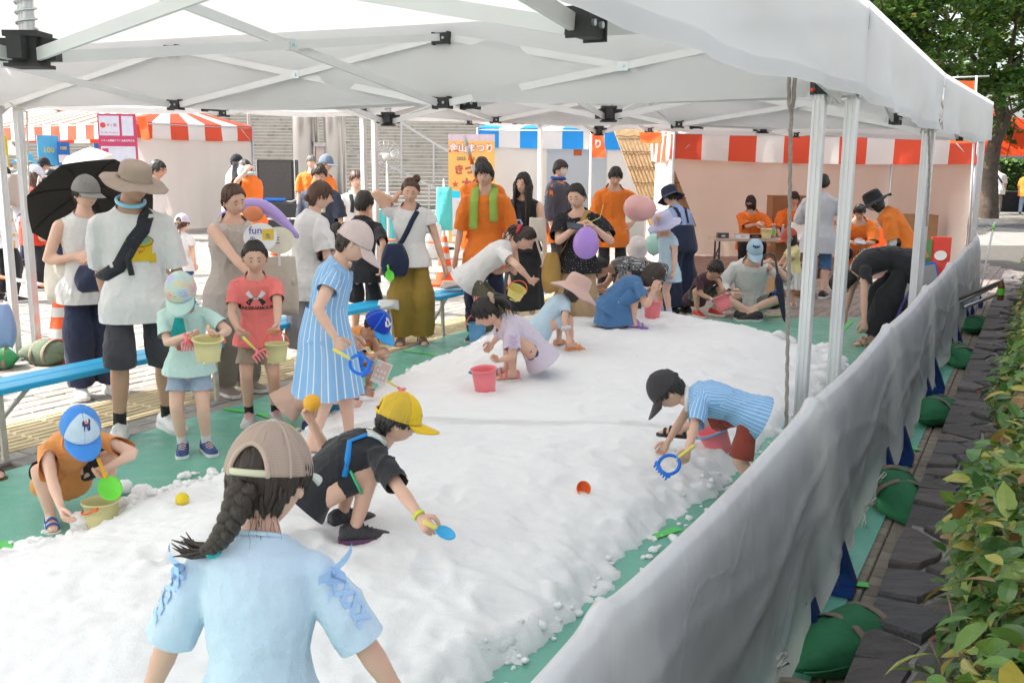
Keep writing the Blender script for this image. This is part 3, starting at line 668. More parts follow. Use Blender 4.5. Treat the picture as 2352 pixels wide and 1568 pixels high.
# sheet-covered barrier
def vinyl():
 m, nt, bs = new_mat('silver white tarpaulin'); g = nt.nodes.new('ShaderNodeNewGeometry')
 mp = nt.nodes.new('ShaderNodeMapping'); nt.links.new(g.outputs['Position'], mp.inputs[0]); mp.inputs['Rotation'].default_value = (0, 0, R(28.4)); mp.inputs['Scale'].default_value = (9, .8, .6)
 n = noise_node(nt, mp.outputs[0], 1.2, 8, .65); n2_ = noise_node(nt, g.outputs['Position'], 2.2, 7, .65); n3 = noise_node(nt, g.outputs['Position'], 14, 6, .6)
 r = ramp(nt, n2_.outputs[0], [(.3, (.72, .70, .68)), (.5, (.82, .815, .805)), (.7, (.86, .858, .855))]); c = mixc(nt, .35, r.outputs[0], n.outputs[0], 'SOFT_LIGHT')
 nt.links.new(c, bs.inputs['Base Color']); bs.inputs['Roughness'].default_value = .36;
 bs.inputs['Specular IOR Level'].default_value = .5
 ad = nt.nodes.new('ShaderNodeMath'); ad.operation = 'MULTIPLY_ADD'; nt.links.new(n3.outputs[0], ad.inputs[0]); ad.inputs[1].default_value = .35; nt.links.new(n.outputs[0], ad.inputs[2])
 cr = nt.nodes.new('ShaderNodeTexVoronoi'); cr.feature = 'DISTANCE_TO_EDGE'; cr.inputs['Scale'].default_value = 2.3; ns = noise_node(nt, g.outputs['Position'], 3, 4); vx = mixc(nt, .35, g.outputs['Position'], ns.outputs[1], 'ADD'); nt.links.new(vx, cr.inputs['Vector'])
 cl_ = ramp(nt, cr.outputs['Distance'], [(0, (1, 1, 1)), (.05, (.35, .35, .35)), (.3, (0, 0, 0))]); a2 = nt.nodes.new('ShaderNodeMath'); a2.operation = 'MULTIPLY_ADD'; nt.links.new(cl_.outputs[0], a2.inputs[0]); a2.inputs[1].default_value = .25; nt.links.new(ad.outputs[0], a2.inputs[2])
 b_ = bump(nt, bs, a2.outputs[0], .35, .02); tr = nt.nodes.new('ShaderNodeBsdfTranslucent'); nt.links.new(c, tr.inputs[0]); nt.links.new(b_.outputs[0], tr.inputs['Normal']); mx = nt.nodes.new('ShaderNodeMixShader'); mx.inputs[0].default_value = .28; nt.links.new(bs.outputs[0], mx.inputs[1]); nt.links.new(tr.outputs[0], mx.inputs[2]); nt.links.new(mx.outputs[0], nt.nodes['Material Output'].inputs[0]); return m
M_tarp = vinyl()
bar_root = thing('covered_barrier', 'long low barrier draped with a silver-white sheet along the snow', 'barrier', (1.0, 3.24, 0))
def fpt(y, o_=0): return Vector((fence_x(y), y, 0)) + FP*o_
panel_y = [.30, 1.72, 3.40, 5.10, 6.85, 8.60, 10.35, 12.05]
cols = []; ny = 420
for i in range(ny+1):
 y = lerp(.30, 12.05, i/ny)
 k = min(range(len(panel_y)-1), key=lambda q: 0 if panel_y[q] <= y <= panel_y[q+1] else 9); t = (y-panel_y[k])/(panel_y[k+1]-panel_y[k])
 near = min(t, 1-t)
 top = .850 - .028*math.sin(PI*t)**.7 + .018*math.exp(-(near/.03)**2) + .001*math.sin(y*7)
 pin = math.exp(-(near/.10)**2)
 low = .09 + .02*abs(math.sin(y*1.35+.4))
 col = []
 prof = [(-.05, .22), (-.055, .40), (-.05, .58), (-.045, .74), (-.036, .90), (-.02, .985), (0, 1.0), (.02, .985), (.036, .93), (.046, .85), (.055, .76), (.062, .66), (.068, .56), (.074, .46), (.08, .37), (.086, .28), (.09, .20), (.094, .12), (.096, .05), (.098, 0)]
 if i == 0:
  f_ = prof; prof_ = [(lerp(f_[int(x)][0], f_[min(int(x)+1, 19)][0], x % 1), lerp(f_[int(x)][1], f_[min(int(x)+1, 19)][1], x % 1)) for x in [k_*19/64 for k_ in range(65)]]
 for q, (o_, r_) in enumerate(prof_):
  z = lerp(low, top, r_) if o_ > -.001 or r_ > .9 else lerp(.10, top, r_)
  dn = 1-r_
  outw = o_*(1+.1*pin)
  if o_ > .03:
   outw += dn*(.014*math.sin(y*2.3+1.2*dn) + .005*math.sin(y*6.1-3*dn) + .002*math.sin(y*13+5*dn))
   outw += .010*math.exp(-((t-.02-.30*dn)/.05)**2)*(.25+dn) - .02*math.exp(-((t-.16-.25*dn)/.05)**2)*dn
   outw += .009*math.exp(-abs(r_-(.52+.35*(t-.5)+.04*math.sin(9*t)))/.022)
   outw += .006*math.exp(-((r_-(.30+.2*math.sin(5*t+y)))/.035)**2) + .006*noise.noise(Vector((y*1.6, r_*3.1, 2)))*dn + .003*noise.noise(Vector((y*5, r_*7, 5))) + .006*math.exp(-abs(r_-(.76-.25*t+.03*math.sin(7*t)))/.016) + .005*math.exp(-abs(r_-(.25+.5*t+.02*math.sin(11*t)))/.014)
  col.append(fpt(y, outw) + Vector((0, 0, z)))
 cols.append(col)
b = MB(); b.grid(cols); b.v = [tuple(Vector(p)-Vector(bar_root.location)) for p in b.v]; b.build('sheet', M_tarp, bar_root)
M_bluepl = mat('blue barrier plastic', (.008, .035, .17), .35, .1, 8); M_blue2 = mat('bright blue plastic', (.012, .11, .36), .35, .1, 8)
proto = None
for k in range(len(panel_y)-1):
 ya, yb = panel_y[k]+.03, panel_y[k+1]-.03; mid = fpt((ya+yb)/2); L = (fpt(yb)-fpt(ya)).length
 if proto is None:
  r_ = thing('plastic_barrier', 'blue plastic barrier panel standing under the silver-white sheet', 'barrier', mid, math.atan2(FD.y, FD.x), 'blue barriers under the sheet')
  b = MB(); b.box((0, 0, .72), (L, .05, .06)); b.box((0, 0, .30), (L, .05, .06)); b.box((-L/2+.03, 0, .42), (.06, .05, .66)); b.box((L/2-.03, 0, .42), (.06, .05, .66)); b.build('frame', M_blue2, r_, smooth=False)
  b = MB(); b.box((0, 0, .51), (L-.12, .02, .34)); b.build('board', M_bluepl, r_, smooth=False)
  for s_ in (-1, 1):
   b = MB()
   x = s_*(L/2-.10); b.rings([[(x-.045, -.16, .015), (x+.045, -.16, .015), (x+.045, .17, .015), (x-.045, .17, .015)], [(x-.045, -.16, .06), (x+.045, -.16, .06), (x+.045, .17, .06), (x-.045, .17, .06)]])
   b.bar((x, -.14, .05), (x, -.03, .34), .07, .05); b.bar((x, .14, .05), (x, .03, .34), .07, .05); b.build('foot', M_bluepl, r_, smooth=False)
  proto = r_
 else:
  c_ = copy_tree(proto); c_.location = mid
M_cord = mat('white cord', (.72, .70, .66), .85, .1, 60, .3, 300)
for q, (u, v) in enumerate(((1810, 1400), (1765, 1540), (2010, 1110), (2065, 985), (1985, 1165))):
 p = PT(u, v, fpt(1).y if False else {0: 3.0, 1: 2.62, 2: 4.55, 3: 5.55, 4: 4.3}[q]); r2 = random.Random(q)
 loop = [p+Vector((.0, 0, .0)), p+Vector((-.02, .0, -.05)), p+Vector((-.025, 0, -.09)), p+Vector((-.005, 0, -.10)), p+Vector((.008, 0, -.05)), p, p+Vector((.03, .01, .035)), p+Vector((.045, .01, .06)), p+Vector((.055, .01, .045)), p+Vector((.02, 0, .01)), p+Vector((.06, .01, .02)), p, p+Vector((.012, 0, -.06)), p+Vector((.018, .0, -.10-.08*(q % 2)))]
 rope('tie_cord', None, [x-Vector(bar_root.location) for x in loop], .0042, M_cord, parent=bar_root)
# small square tiles outside the barrier
M_chk = paver_mat('tan terrazzo tiles', [(.20, .17, .13), (.27, .235, .185), (.23, .20, .155), (.30, .265, .21)])
tiles = thing('tile_strip', 'strip of small tan square tiles between the barrier and the dark stones', 'paving'); tiles['kind'] = 'structure'
tbb, tme2 = paver_mesh('tile', .096, .096, M_chk); far_t = MB(); ct = 0
for i in range(0, 122):
 for j in range(0, 2):
  p = fpt(1.6+i*.0895, .13+j*.101)
  if p.y > 12.4: continue
  if ct < 290 and p.y < 7.4: o = link('tile', tme2, tiles, (p.x, p.y, .006)); o.rotation_euler = (0, 0, math.atan2(FD.y, FD.x)); ct += 1
  else:
   Mz = rot2(math.atan2(FD.y, FD.x)); far_t.add([Mz@Vector(q)+Vector((p.x, p.y, .006)) for q in tbb.v], tbb.f)
o = far_t.build('tile_field', M_chk, tiles, smooth=False, fix=False); o['kind'] = 'stuff'
b = MB(); b.grid([[fpt(1.0, .08)+Vector((0, 0, -.008)), fpt(1.0, 3.2)+Vector((0, 0, -.008))], [fpt(14.5, .08)+Vector((0, 0, -.008)), fpt(14.5, 3.2)+Vector((0, 0, -.008))]])
tag(b.build('gutter_bed', mat('damp mortar bed', (.06, .055, .05), .9, .25, 9, .4, 60), smooth=False), kind='structure')
# dark flagstone edging
def stone_mat():
 m, nt, bs = new_mat('dark flagstone'); g = nt.nodes.new('ShaderNodeNewGeometry'); oi = nt.nodes.new('ShaderNodeObjectInfo')
 mp = nt.nodes.new('ShaderNodeMapping'); nt.links.new(g.outputs['Position'], mp.inputs[0]); mp.inputs['Scale'].default_value = (1, 3.5, 1); mp.inputs['Rotation'].default_value = (0, 0, .5)
 n = noise_node(nt, mp.outputs[0], 7, 8, .68); n2_ = noise_node(nt, g.outputs['Position'], 40, 6, .7)
 r0 = ramp(nt, oi.outputs['Random'], [(0, (.125, .115, .112)), (.4, (.20, .175, .165)), (.7, (.16, .155, .158)), (1, (.26, .22, .195))])
 c = mixc(nt, .7, r0.outputs[0], n.outputs[0], 'OVERLAY'); l = ramp(nt, n2_.outputs[0], [(.68, (0, 0, 0)), (.8, (.5, .5, .5))]); c2 = mixc(nt, l.outputs[0], c, (.16, .155, .15))
 nt.links.new(c2, bs.inputs['Base Color']); bs.inputs['Roughness'].default_value = .62
 ad = nt.nodes.new('ShaderNodeMath'); ad.operation = 'MULTIPLY_ADD'; nt.links.new(n2_.outputs[0], ad.inputs[0]); ad.inputs[1].default_value = .4; nt.links.new(n.outputs[0], ad.inputs[2])
 bump(nt, bs, ad.outputs[0], 1.0, .03); return m
M_stone = stone_mat()
SZ = .16
edge = thing('stone_edging', 'raised edging of dark irregular flagstones below the hedge', 'stonework'); edge['kind'] = 'structure'
so = .27
def spt(a, o_): return fpt(0) + FD*a + FP*(o_)
bb = MB(); bb.rings([[spt(1.2, so+.03), spt(15, so+.03), spt(15, so+2.4), spt(1.2, so+2.4)], [x+Vector((0, 0, SZ-.016)) for x in (spt(1.2, so+.03), spt(15, so+.03), spt(15, so+2.4), spt(1.2, so+2.4))]])
bb.build('mortar', mat('edging mortar', (.33, .315, .29), .95, .25, 20, .5, 120), edge, smooth=False)
rs = random.Random(21); seeds = []
for i in range(0, 62):
 for j in range(0, 4):
  seeds.append((1.3+i*.25+rs.uniform(-.10, .10)+(.125 if j % 2 else 0), .09+j*.185+rs.uniform(-.06, .06)))
def clip(poly, nx, ny, d):
 out = []
 for i in range(len(poly)):
  a, b_ = poly[i], poly[(i+1) % len(poly)]; da, db = a[0]*nx+a[1]*ny-d, b_[0]*nx+b_[1]*ny-d
  if da <= 0: out.append(a)
  if da*db < 0: t = da/(da-db); out.append((a[0]+(b_[0]-a[0])*t, a[1]+(b_[1]-a[1])*t))
 return out
for i, (a, o_) in enumerate(seeds):
 poly = [(a-.4, max(0, o_-.4)), (a+.4, max(0, o_-.4)), (a+.4, o_+.4), (a-.4, o_+.4)]
 for k, (c, d) in enumerate(seeds):
  if k != i and abs(c-a) < .8 and abs(d-o_) < .8:
   nx, ny = c-a, d-o_; l = math.hypot(nx, ny); nx /= l; ny /= l; poly = clip(poly, nx, ny, (a+c)/2*nx+(o_+d)/2*ny-.008)
   if len(poly) < 3: break
 if len(poly) < 3: continue
 cx = sum(p[0] for p in poly)/len(poly); cyy = sum(p[1] for p in poly)/len(poly); pl = []
 for q in range(len(poly)):
  p, p2 = poly[q], poly[(q+1) % len(poly)]; ln = math.hypot(p2[0]-p[0], p2[1]-p[1]); m_ = max(1, int(ln/.07))
  for t in range(m_):
   x, y = lerp(p[0], p2[0], t/m_), lerp(p[1], p2[1], t/m_); k = 1-rs.uniform(0, .05); pl.append((cx+(x-cx)*k, cyy+(y-cyy)*k))
 z = SZ+rs.uniform(-.012, .016); tx, ty = rs.uniform(-.07, .07), rs.uniform(-.07, .07)
 c0 = spt(cx, so+cyy); mb = MB(); rings = []
 for dz, k in ((-.06 if cyy > .3 else -.15, .985), (-.012, 1.0), (0, .955)):
  rings.append([spt(cx+(x-cx)*k, so+cyy+(y-cyy)*k)-c0+Vector((0, 0, dz+tx*(x-cx)+ty*(y-cyy)+(rs.uniform(-.003, .003) if dz == 0 else 0))) for x, y in pl])
 mb.rings(rings, cap0=False); ctr = Vector((0, 0, .002))
 mb.build('stone', M_stone, edge, smooth=False, loc=(c0.x, c0.y, z))
# leaves
def leaf_mat(name, stops, rough=.42, transl=.25):
 m = bpy.data.materials.new(name); m.use_nodes = True; nt = m.node_tree; nt.nodes.clear()
 o = nt.nodes.new('ShaderNodeOutputMaterial'); d = nt.nodes.new('ShaderNodeBsdfPrincipled'); t = nt.nodes.new('ShaderNodeBsdfTranslucent'); mx = nt.nodes.new('ShaderNodeMixShader'); mx.inputs[0].default_value = transl
 g = nt.nodes.new('ShaderNodeNewGeometry'); oi = nt.nodes.new('ShaderNodeObjectInfo'); a = nt.nodes.new('ShaderNodeMath'); a.operation = 'ADD'; nt.links.new(g.outputs['Random Per Island'], a.inputs[0]); nt.links.new(oi.outputs['Random'], a.inputs[1])
 f = nt.nodes.new('ShaderNodeMath'); f.operation = 'FRACT'; nt.links.new(a.outputs[0], f.inputs[0]); r = ramp(nt, f.outputs[0], stops)
 n = noise_node(nt, g.outputs['Position'], 30, 4); c = mixc(nt, .3, r.outputs[0], n.outputs[0], 'SOFT_LIGHT')
 nt.links.new(c, d.inputs['Base Color']); nt.links.new(c, t.inputs['Color']); d.inputs['Roughness'].default_value = rough; d.inputs['Specular IOR Level'].default_value = .45
 nt.links.new(d.outputs[0], mx.inputs[1]); nt.links.new(t.outputs[0], mx.inputs[2]); nt.links.new(mx.outputs[0], o.inputs[0]); return m
M_hleaf = leaf_mat('hedge leaf', [(0, (.042, .105, .024)), (.35, (.07, .165, .032)), (.6, (.11, .215, .04)), (.78, (.21, .27, .05)), (.9, (.36, .31, .06)), (.97, (.22, .11, .04))], .33, .28)
M_twig = mat('hedge twig', (.20, .15, .10), .85, .25, 20, .3, 90)
def leaf_shape(L, W, fold=.25, curl=.25):
 pts = [(0, .06), (.18, .62), (.42, 1.0), (.68, .86), (.86, .45), (1.0, 0.0)]; v = []; f = []
 for i, (t, w_) in enumerate(pts):
  z = -curl*L*t*t; k = W/2*w_*(1.07 if i % 2 else .95)
  v += [(t*L, -k, z+fold*k), (t*L, 0, z), (t*L, k, z+fold*k)]
 for i in range(len(pts)-1):
  a = i*3; f += [(a, a+3, a+4, a+1), (a+1, a+4, a+5, a+2)]
 return v, f
leaf_vars = [leaf_shape(.070, .036, .3, .25), leaf_shape(.085, .042, .2, .4), leaf_shape(.055, .030, .4, .1), leaf_shape(.062, .036, .15, .5)]
leaf_me = []
for v, f in leaf_vars:
 m_ = MB(); m_.add(v, f); leaf_me.append(m_.mesh('leaf', M_hleaf, smooth=False, fix=False))
def rand_rot(rg, out):
 x = (Vector((rg.gauss(0, 1), rg.gauss(0, 1), rg.gauss(0, .7)))+out*1.0).normalized(); z = (Vector((rg.gauss(0, .5), rg.gauss(0, .5), 1))+out*.7).normalized()
 if abs(x.dot(z)) > .95: z = x.orthogonal()
 return frame(x, z)
hedge = thing('hedge', 'dense evergreen hedge with yellowing young leaves above the dark stones', 'hedge', spt(2, so+1.0))
hr = random.Random(8); body = MB(); twigs = MB(); single = 0; hoff = -Vector(hedge.location)
def hedge_face(a):
 return so + .27 + .010*a + .10*noise.noise(Vector((a*1.7, 0, 0))) + .06*noise.noise(Vector((a*4.5, 3, 0)))
cand = []
for k in range(24000):
 a = 1.5+13*hr.random()**1.6; z = SZ+hr.uniform(0, .86)
 hk = .80+.024*a; z = SZ+(z-SZ)*hk/.80; topz = SZ+hk+.06*noise.noise(Vector((a*2, 5, 0)))
 dep = abs(hr.gauss(0, .10)); o_ = hedge_face(a)+dep + .18*((z-SZ)/.8-.4)**2 - .05*math.sin(z*6+a*3)
 if hr.random() < .42: z = topz+hr.gauss(0, .035); o_ = hedge_face(a)+.04+hr.random()*1.6
 if z > topz+.06: continue
 cand.append((a, o_, z))
cand.sort(key=lambda q: (spt(q[0], q[1])+Vector((0, 0, q[2]-CAM_H))).length)
for k, (a, o_, z) in enumerate(cand):
 p = spt(a, o_)+Vector((0, 0, z)); up = z > SZ+.72+.024*a; M = rand_rot(hr, (-FP*.9+Vector((0, 0, .5))) if not up else Vector((0, 0, .4))-FP*.3); s_ = hr.uniform(.5, .95)
 i = hr.randrange(4)
 if k < 300:
  o = link('leaf', leaf_me[i], hedge); o.matrix_basis = Matrix.Translation(p+hoff) @ (M*s_).to_4x4()
 else: body.add([M@(Vector(q)*s_)+p+hoff for q in leaf_vars[i][0]], leaf_vars[i][1])
o = body.build('foliage', M_hleaf, hedge, smooth=False, fix=False); o['kind'] = 'stuff'
for k in range(620):
 a = 1.5+11*hr.random()**1.5; p = spt(a, hedge_face(a)+.16+hr.uniform(0, .12))+Vector((0, 0, SZ+hr.uniform(0, .55))); pts = [p]; d = (-FP*hr.uniform(.1, .8)+FD*hr.gauss(0, .6)+Vector((0, 0, hr.uniform(.4, 1.0)))).normalized()
 for q in range(4): d = (d+Vector((hr.gauss(0, .22), hr.gauss(0, .22), .1))).normalized(); pts.append(pts[-1]+d*hr.uniform(.04, .09))
 twigs.tube([x+hoff for x in pts], [.006, .005, .0045, .004, .0025], 5, caps=False)
o = twigs.build('twigs', M_twig, hedge); o['kind'] = 'stuff'
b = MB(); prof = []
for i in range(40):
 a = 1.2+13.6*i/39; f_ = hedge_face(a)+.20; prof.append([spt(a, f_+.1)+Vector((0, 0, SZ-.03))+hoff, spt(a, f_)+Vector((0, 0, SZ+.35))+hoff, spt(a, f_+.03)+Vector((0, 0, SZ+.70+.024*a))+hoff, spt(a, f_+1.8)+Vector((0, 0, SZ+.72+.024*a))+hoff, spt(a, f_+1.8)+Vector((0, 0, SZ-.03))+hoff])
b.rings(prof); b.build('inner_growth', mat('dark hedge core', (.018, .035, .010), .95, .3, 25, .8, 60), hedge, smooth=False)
dm = mat('dry leaf', (.30, .12, .05), .7, .3, 30)
fl = MB()
for k in range(90):
 a = 1.6+8*hr.random()**1.4; p = spt(a, so+hr.random()**.7*.62)+Vector((0, 0, SZ+.014)); M = frame((hr.gauss(0, 1), hr.gauss(0, 1), hr.gauss(0, .1)), (hr.gauss(0, .2), hr.gauss(0, .2), 1)); s_ = hr.uniform(.3, .6); v, f = leaf_vars[3]; fl.add([M@(Vector(q)*s_)+p for q in v], f)
tag(fl.build('fallen_leaves', dm, smooth=False), 'small dry brown leaves lying in the joints of the dark stones', 'leaves', kind='stuff')
# trees beyond the road, clipped far hedge
M_tleaf = leaf_mat('tree leaf', [(0, (.030, .080, .016)), (.4, (.058, .14, .024)), (.75, (.10, .20, .03)), (.95, (.17, .24, .035)), (1, (.20, .16, .04))], .45, .3)
M_bark = mat('grey brown bark', (.085, .066, .05), .9, .3, 9, .8, 22)
def tree(label, base, hgt, lobes, nleaf, seed, tr=.22, ls=.19):
 tg = random.Random(seed); root = thing('tree', label, 'tree', base, group=None); tk = MB(); path = [Vector((0, 0, -.05))]
 for i in range(6): path.append(Vector((tg.gauss(0, .08)*i*.6, tg.gauss(0, .08)*i*.6, hgt*.62*(i+1)/6)))
 tk.tube(path, [tr*1.35, tr, tr*.9, tr*.82, tr*.72, tr*.55, tr*.35], 10)
 for (c, r) in lobes:
  c = Vector(c); s_ = path[tg.randrange(2, 6)]; m1 = lerp(s_, c, .5)+Vector((tg.gauss(0, .25), tg.gauss(0, .25), .15)); tk.tube([s_, m1, c], [tr*.42, tr*.26, tr*.1], 7)
  for q in range(4):
   e = c+Vector((tg.gauss(0, 1), tg.gauss(0, 1), tg.gauss(0, .8))).normalized()*max(r)*.8; tk.tube([lerp(m1, c, .6), lerp(c, e, .5)+Vector((0, 0, .1)), e], [tr*.14, tr*.09, tr*.04], 5)
 tk.build('trunk', M_bark, root)
 lf = MB(); tot = sum(r[0]*r[1]*r[2] for _, r in lobes); v0, f0 = [(0, -.5, .06), (.5, 0, -.06), (0, .5, .06), (-.5, 0, -.06)], [(0, 1, 2, 3)]
 for (c, r) in lobes:
  n = int(nleaf*r[0]*r[1]*r[2]/tot); sub = []
  for _ in range(max(10, n//55)):
   d = Vector((tg.gauss(0, 1), tg.gauss(0, 1), tg.gauss(0, 1))).normalized()*tg.uniform(.55, 1.05); sub.append(Vector((c[0]+d.x*r[0], c[1]+d.y*r[1], c[2]+d.z*r[2])))
  for s_ in sub:
   rr = tg.uniform(.28, .55)
   for _ in range(n//len(sub)):
    d = Vector((tg.gauss(0, 1), tg.gauss(0, 1), tg.gauss(0, .75))); d = d.normalized()*tg.random()**.5*rr; M = frame((tg.gauss(0, 1), tg.gauss(0, 1), tg.gauss(0, .6)), (tg.gauss(0, .7), tg.gauss(0, .7), 1)); z = ls*tg.uniform(.55, 1.1)
    lf.add([M@Vector((q[0]*z*1.5, q[1]*z*.75, q[2]*z))+s_+d for q in v0], f0)
 lf.build('crown', M_tleaf, root, smooth=False, fix=False); return root
tree('broad leafy tree with a dark trunk beyond the far white tent corner', (15.4, 31.5, 0), 8, [((-1.6, 0, 4.6), (2.2, 2, 1.5)), ((.8, .4, 5.4), (2.3, 2, 1.7)), ((-2.2, -.3, 6.6), (2.0, 1.8, 1.5)), ((.4, 0, 7.6), (2.6, 2, 1.6)), ((-.6, -.9, 3.7), (1.7, 1.2, .7)), ((2.4, -.5, 4.2), (1.6, 1.4, 1.0))], 11000, 3, .26)
tree('bright green tree with spreading low branches over the far road', (19.0, 32.5, 0), 9, [((-1.2, -.3, 4.9), (2.0, 1.8, 1.3)), ((1.4, 0, 5.0), (2.2, 2, 1.5)), ((-.8, -.6, 6.7), (2.4, 2, 1.6)), ((1.8, .2, 7.4), (2.4, 2, 1.6)), ((0, 0, 8.8), (2.4, 2, 1.2)), ((1.2, -1.2, 3.6), (1.5, 1.2, .6))], 11000, 5, .40)
tree('slender dark green tree standing just behind the striped stall', (11.9, 29.5, 0), 8, [((-.6, 0, 4.9), (1.9, 1.6, 1.4)), ((.9, .3, 6.4), (2.2, 1.8, 1.5)), ((-1.4, .2, 7.4), (2.0, 1.8, 1.4)), ((.5, 0, 3.9), (1.3, 1.2, .8))], 8000, 7, .2)
tree('tall tree rising behind the others beyond the road', (17, 40, 0), 11, [((-5, 0, 7.0), (3.4, 2.4, 2.4)), ((0, 0, 8.2), (3.6, 2.6, 2.6)), ((4.5, 0, 7.6), (3.4, 2.4, 2.6)), ((-2, 0, 4.6), (3, 2, 1.5)), ((3.5, 0, 4.6), (3.4, 2, 1.6)), ((9, 0, 6.5), (3.4, 2, 2.6))], 12000, 9, .35, .27)
fh = thing('hedge', 'long clipped dark green hedge beyond the road', 'hedge', (20, 36.6, 0)); hb = MB(); hm = random.Random(2)
for k in range(9000):
 x = hm.uniform(-9, 14); top = hm.random() < .4; y = hm.uniform(-.3, 1.4) if top else -.35+abs(hm.gauss(0, .07)); z = 2.0+hm.gauss(0, .04) if top else hm.uniform(.05, 2.0); M = frame((hm.gauss(0, 1), hm.gauss(0, 1), hm.gauss(0, .6)), (hm.gauss(0, .6), hm.gauss(0, .6)-.4, 1)); s_ = hm.uniform(.07, .14)
 hb.add([M@Vector((q[0]*s_*1.5, q[1]*s_, q[2]*s_))+Vector((x, y-.16*x, z)) for q in [(0, -.5, .06), (.5, 0, -.06), (0, .5, .06), (-.5, 0, -.06)]], [(0, 1, 2, 3)])
o = hb.build('foliage', M_tleaf, fh, smooth=False, fix=False); o['kind'] = 'stuff'
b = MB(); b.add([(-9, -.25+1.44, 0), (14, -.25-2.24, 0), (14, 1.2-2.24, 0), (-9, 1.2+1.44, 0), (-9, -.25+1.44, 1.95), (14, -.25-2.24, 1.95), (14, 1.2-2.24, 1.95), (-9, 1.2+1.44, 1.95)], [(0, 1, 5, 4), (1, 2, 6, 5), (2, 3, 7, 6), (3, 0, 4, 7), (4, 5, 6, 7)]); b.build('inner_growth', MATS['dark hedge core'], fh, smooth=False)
# people: one continuous skin per body, clothes and hair as parts
def skin_mat(name, col):
 m, nt, bs = new_mat(name); g = nt.nodes.new('ShaderNodeTexCoord'); n = noise_node(nt, g.outputs['Object'], 9, 6); n2_ = noise_node(nt, g.outputs['Object'], 220, 3)
 r = ramp(nt, n.outputs[0], [(.3, tuple(c*k for c, k in zip(col, (.93, .88, .86)))), (.7, tuple(c*k for c, k in zip(col, (1.04, 1.04, 1.04))))])
 nt.links.new(r.outputs[0], bs.inputs['Base Color']); bs.inputs['Roughness'].default_value = .5; bs.inputs['Specular IOR Level'].default_value = .35
 bs.inputs['Subsurface Weight'].default_value = .18; bs.inputs['Subsurface Radius'].default_value = (1, .4, .22); bs.inputs['Subsurface Scale'].default_value = .012; bump(nt, bs, n2_.outputs[0], .08, .002); return m
SK = [skin_mat('skin light', (.80, .53, .41)), skin_mat('skin medium', (.73, .465, .35)), skin_mat('skin tanned', (.62, .375, .265))]
def hair_mat(name, a, b_):
 m, nt, bs = new_mat(name); at = attr(nt, 'strand'); n = noise_node(nt, at.outputs['Vector'], 1.0, 5, .7); r = ramp(nt, n.outputs[0], [(.35, a), (.62, b_)])
 nt.links.new(r.outputs[0], bs.inputs['Base Color']); bs.inputs['Roughness'].default_value = .42; bs.inputs['Specular IOR Level'].default_value = .5; bump(nt, bs, n.outputs[0], .6, .006); return m
HAIR = {'black': hair_mat('black hair', (.012, .010, .009), (.034, .028, .025)), 'dark': hair_mat('dark brown hair', (.020, .013, .010), (.060, .040, .030)), 'brown': hair_mat('brown hair', (.050, .024, .015), (.130, .066, .042)), 'grey': hair_mat('greying hair', (.10, .09, .085), (.30, .28, .26))}
M_eye = mat('dark iris', (.05, .032, .025), .25); M_white = mat('eye white', (.75, .72, .70), .25); M_lip = mat('lips', (.58, .27, .22), .45); M_brow = mat('eyebrow hair', (.09, .06, .045), .9)
def cloth(name, col, var=.06, rough=.85, bmp=.45, weave=420):
 if name in MATS: return MATS[name]
 m, nt, bs = new_mat(name); tc = nt.nodes.new('ShaderNodeTexCoord'); n = noise_node(nt, tc.outputs['Object'], 7, 6, .6); n2_ = noise_node(nt, tc.outputs['Object'], weave, 2); n3 = noise_node(nt, tc.outputs['Object'], 16, 5, .55)
 r = ramp(nt, n.outputs[0], [(.3, tuple(c*(1-var) for c in col)), (.7, tuple(min(1, c*(1+var)) for c in col))]); nt.links.new(r.outputs[0], bs.inputs['Base Color'])
 bs.inputs['Roughness'].default_value = rough; bs.inputs['Specular IOR Level'].default_value = .2; bs.inputs['Sheen Weight'].default_value = .15
 ad = nt.nodes.new('ShaderNodeMath'); ad.operation = 'MULTIPLY_ADD'; nt.links.new(n2_.outputs[0], ad.inputs[0]); ad.inputs[1].default_value = .10; nt.links.new(n3.outputs[0], ad.inputs[2]); bump(nt, bs, ad.outputs[0], bmp*1.5, .02)
 MATS[name] = m; return m
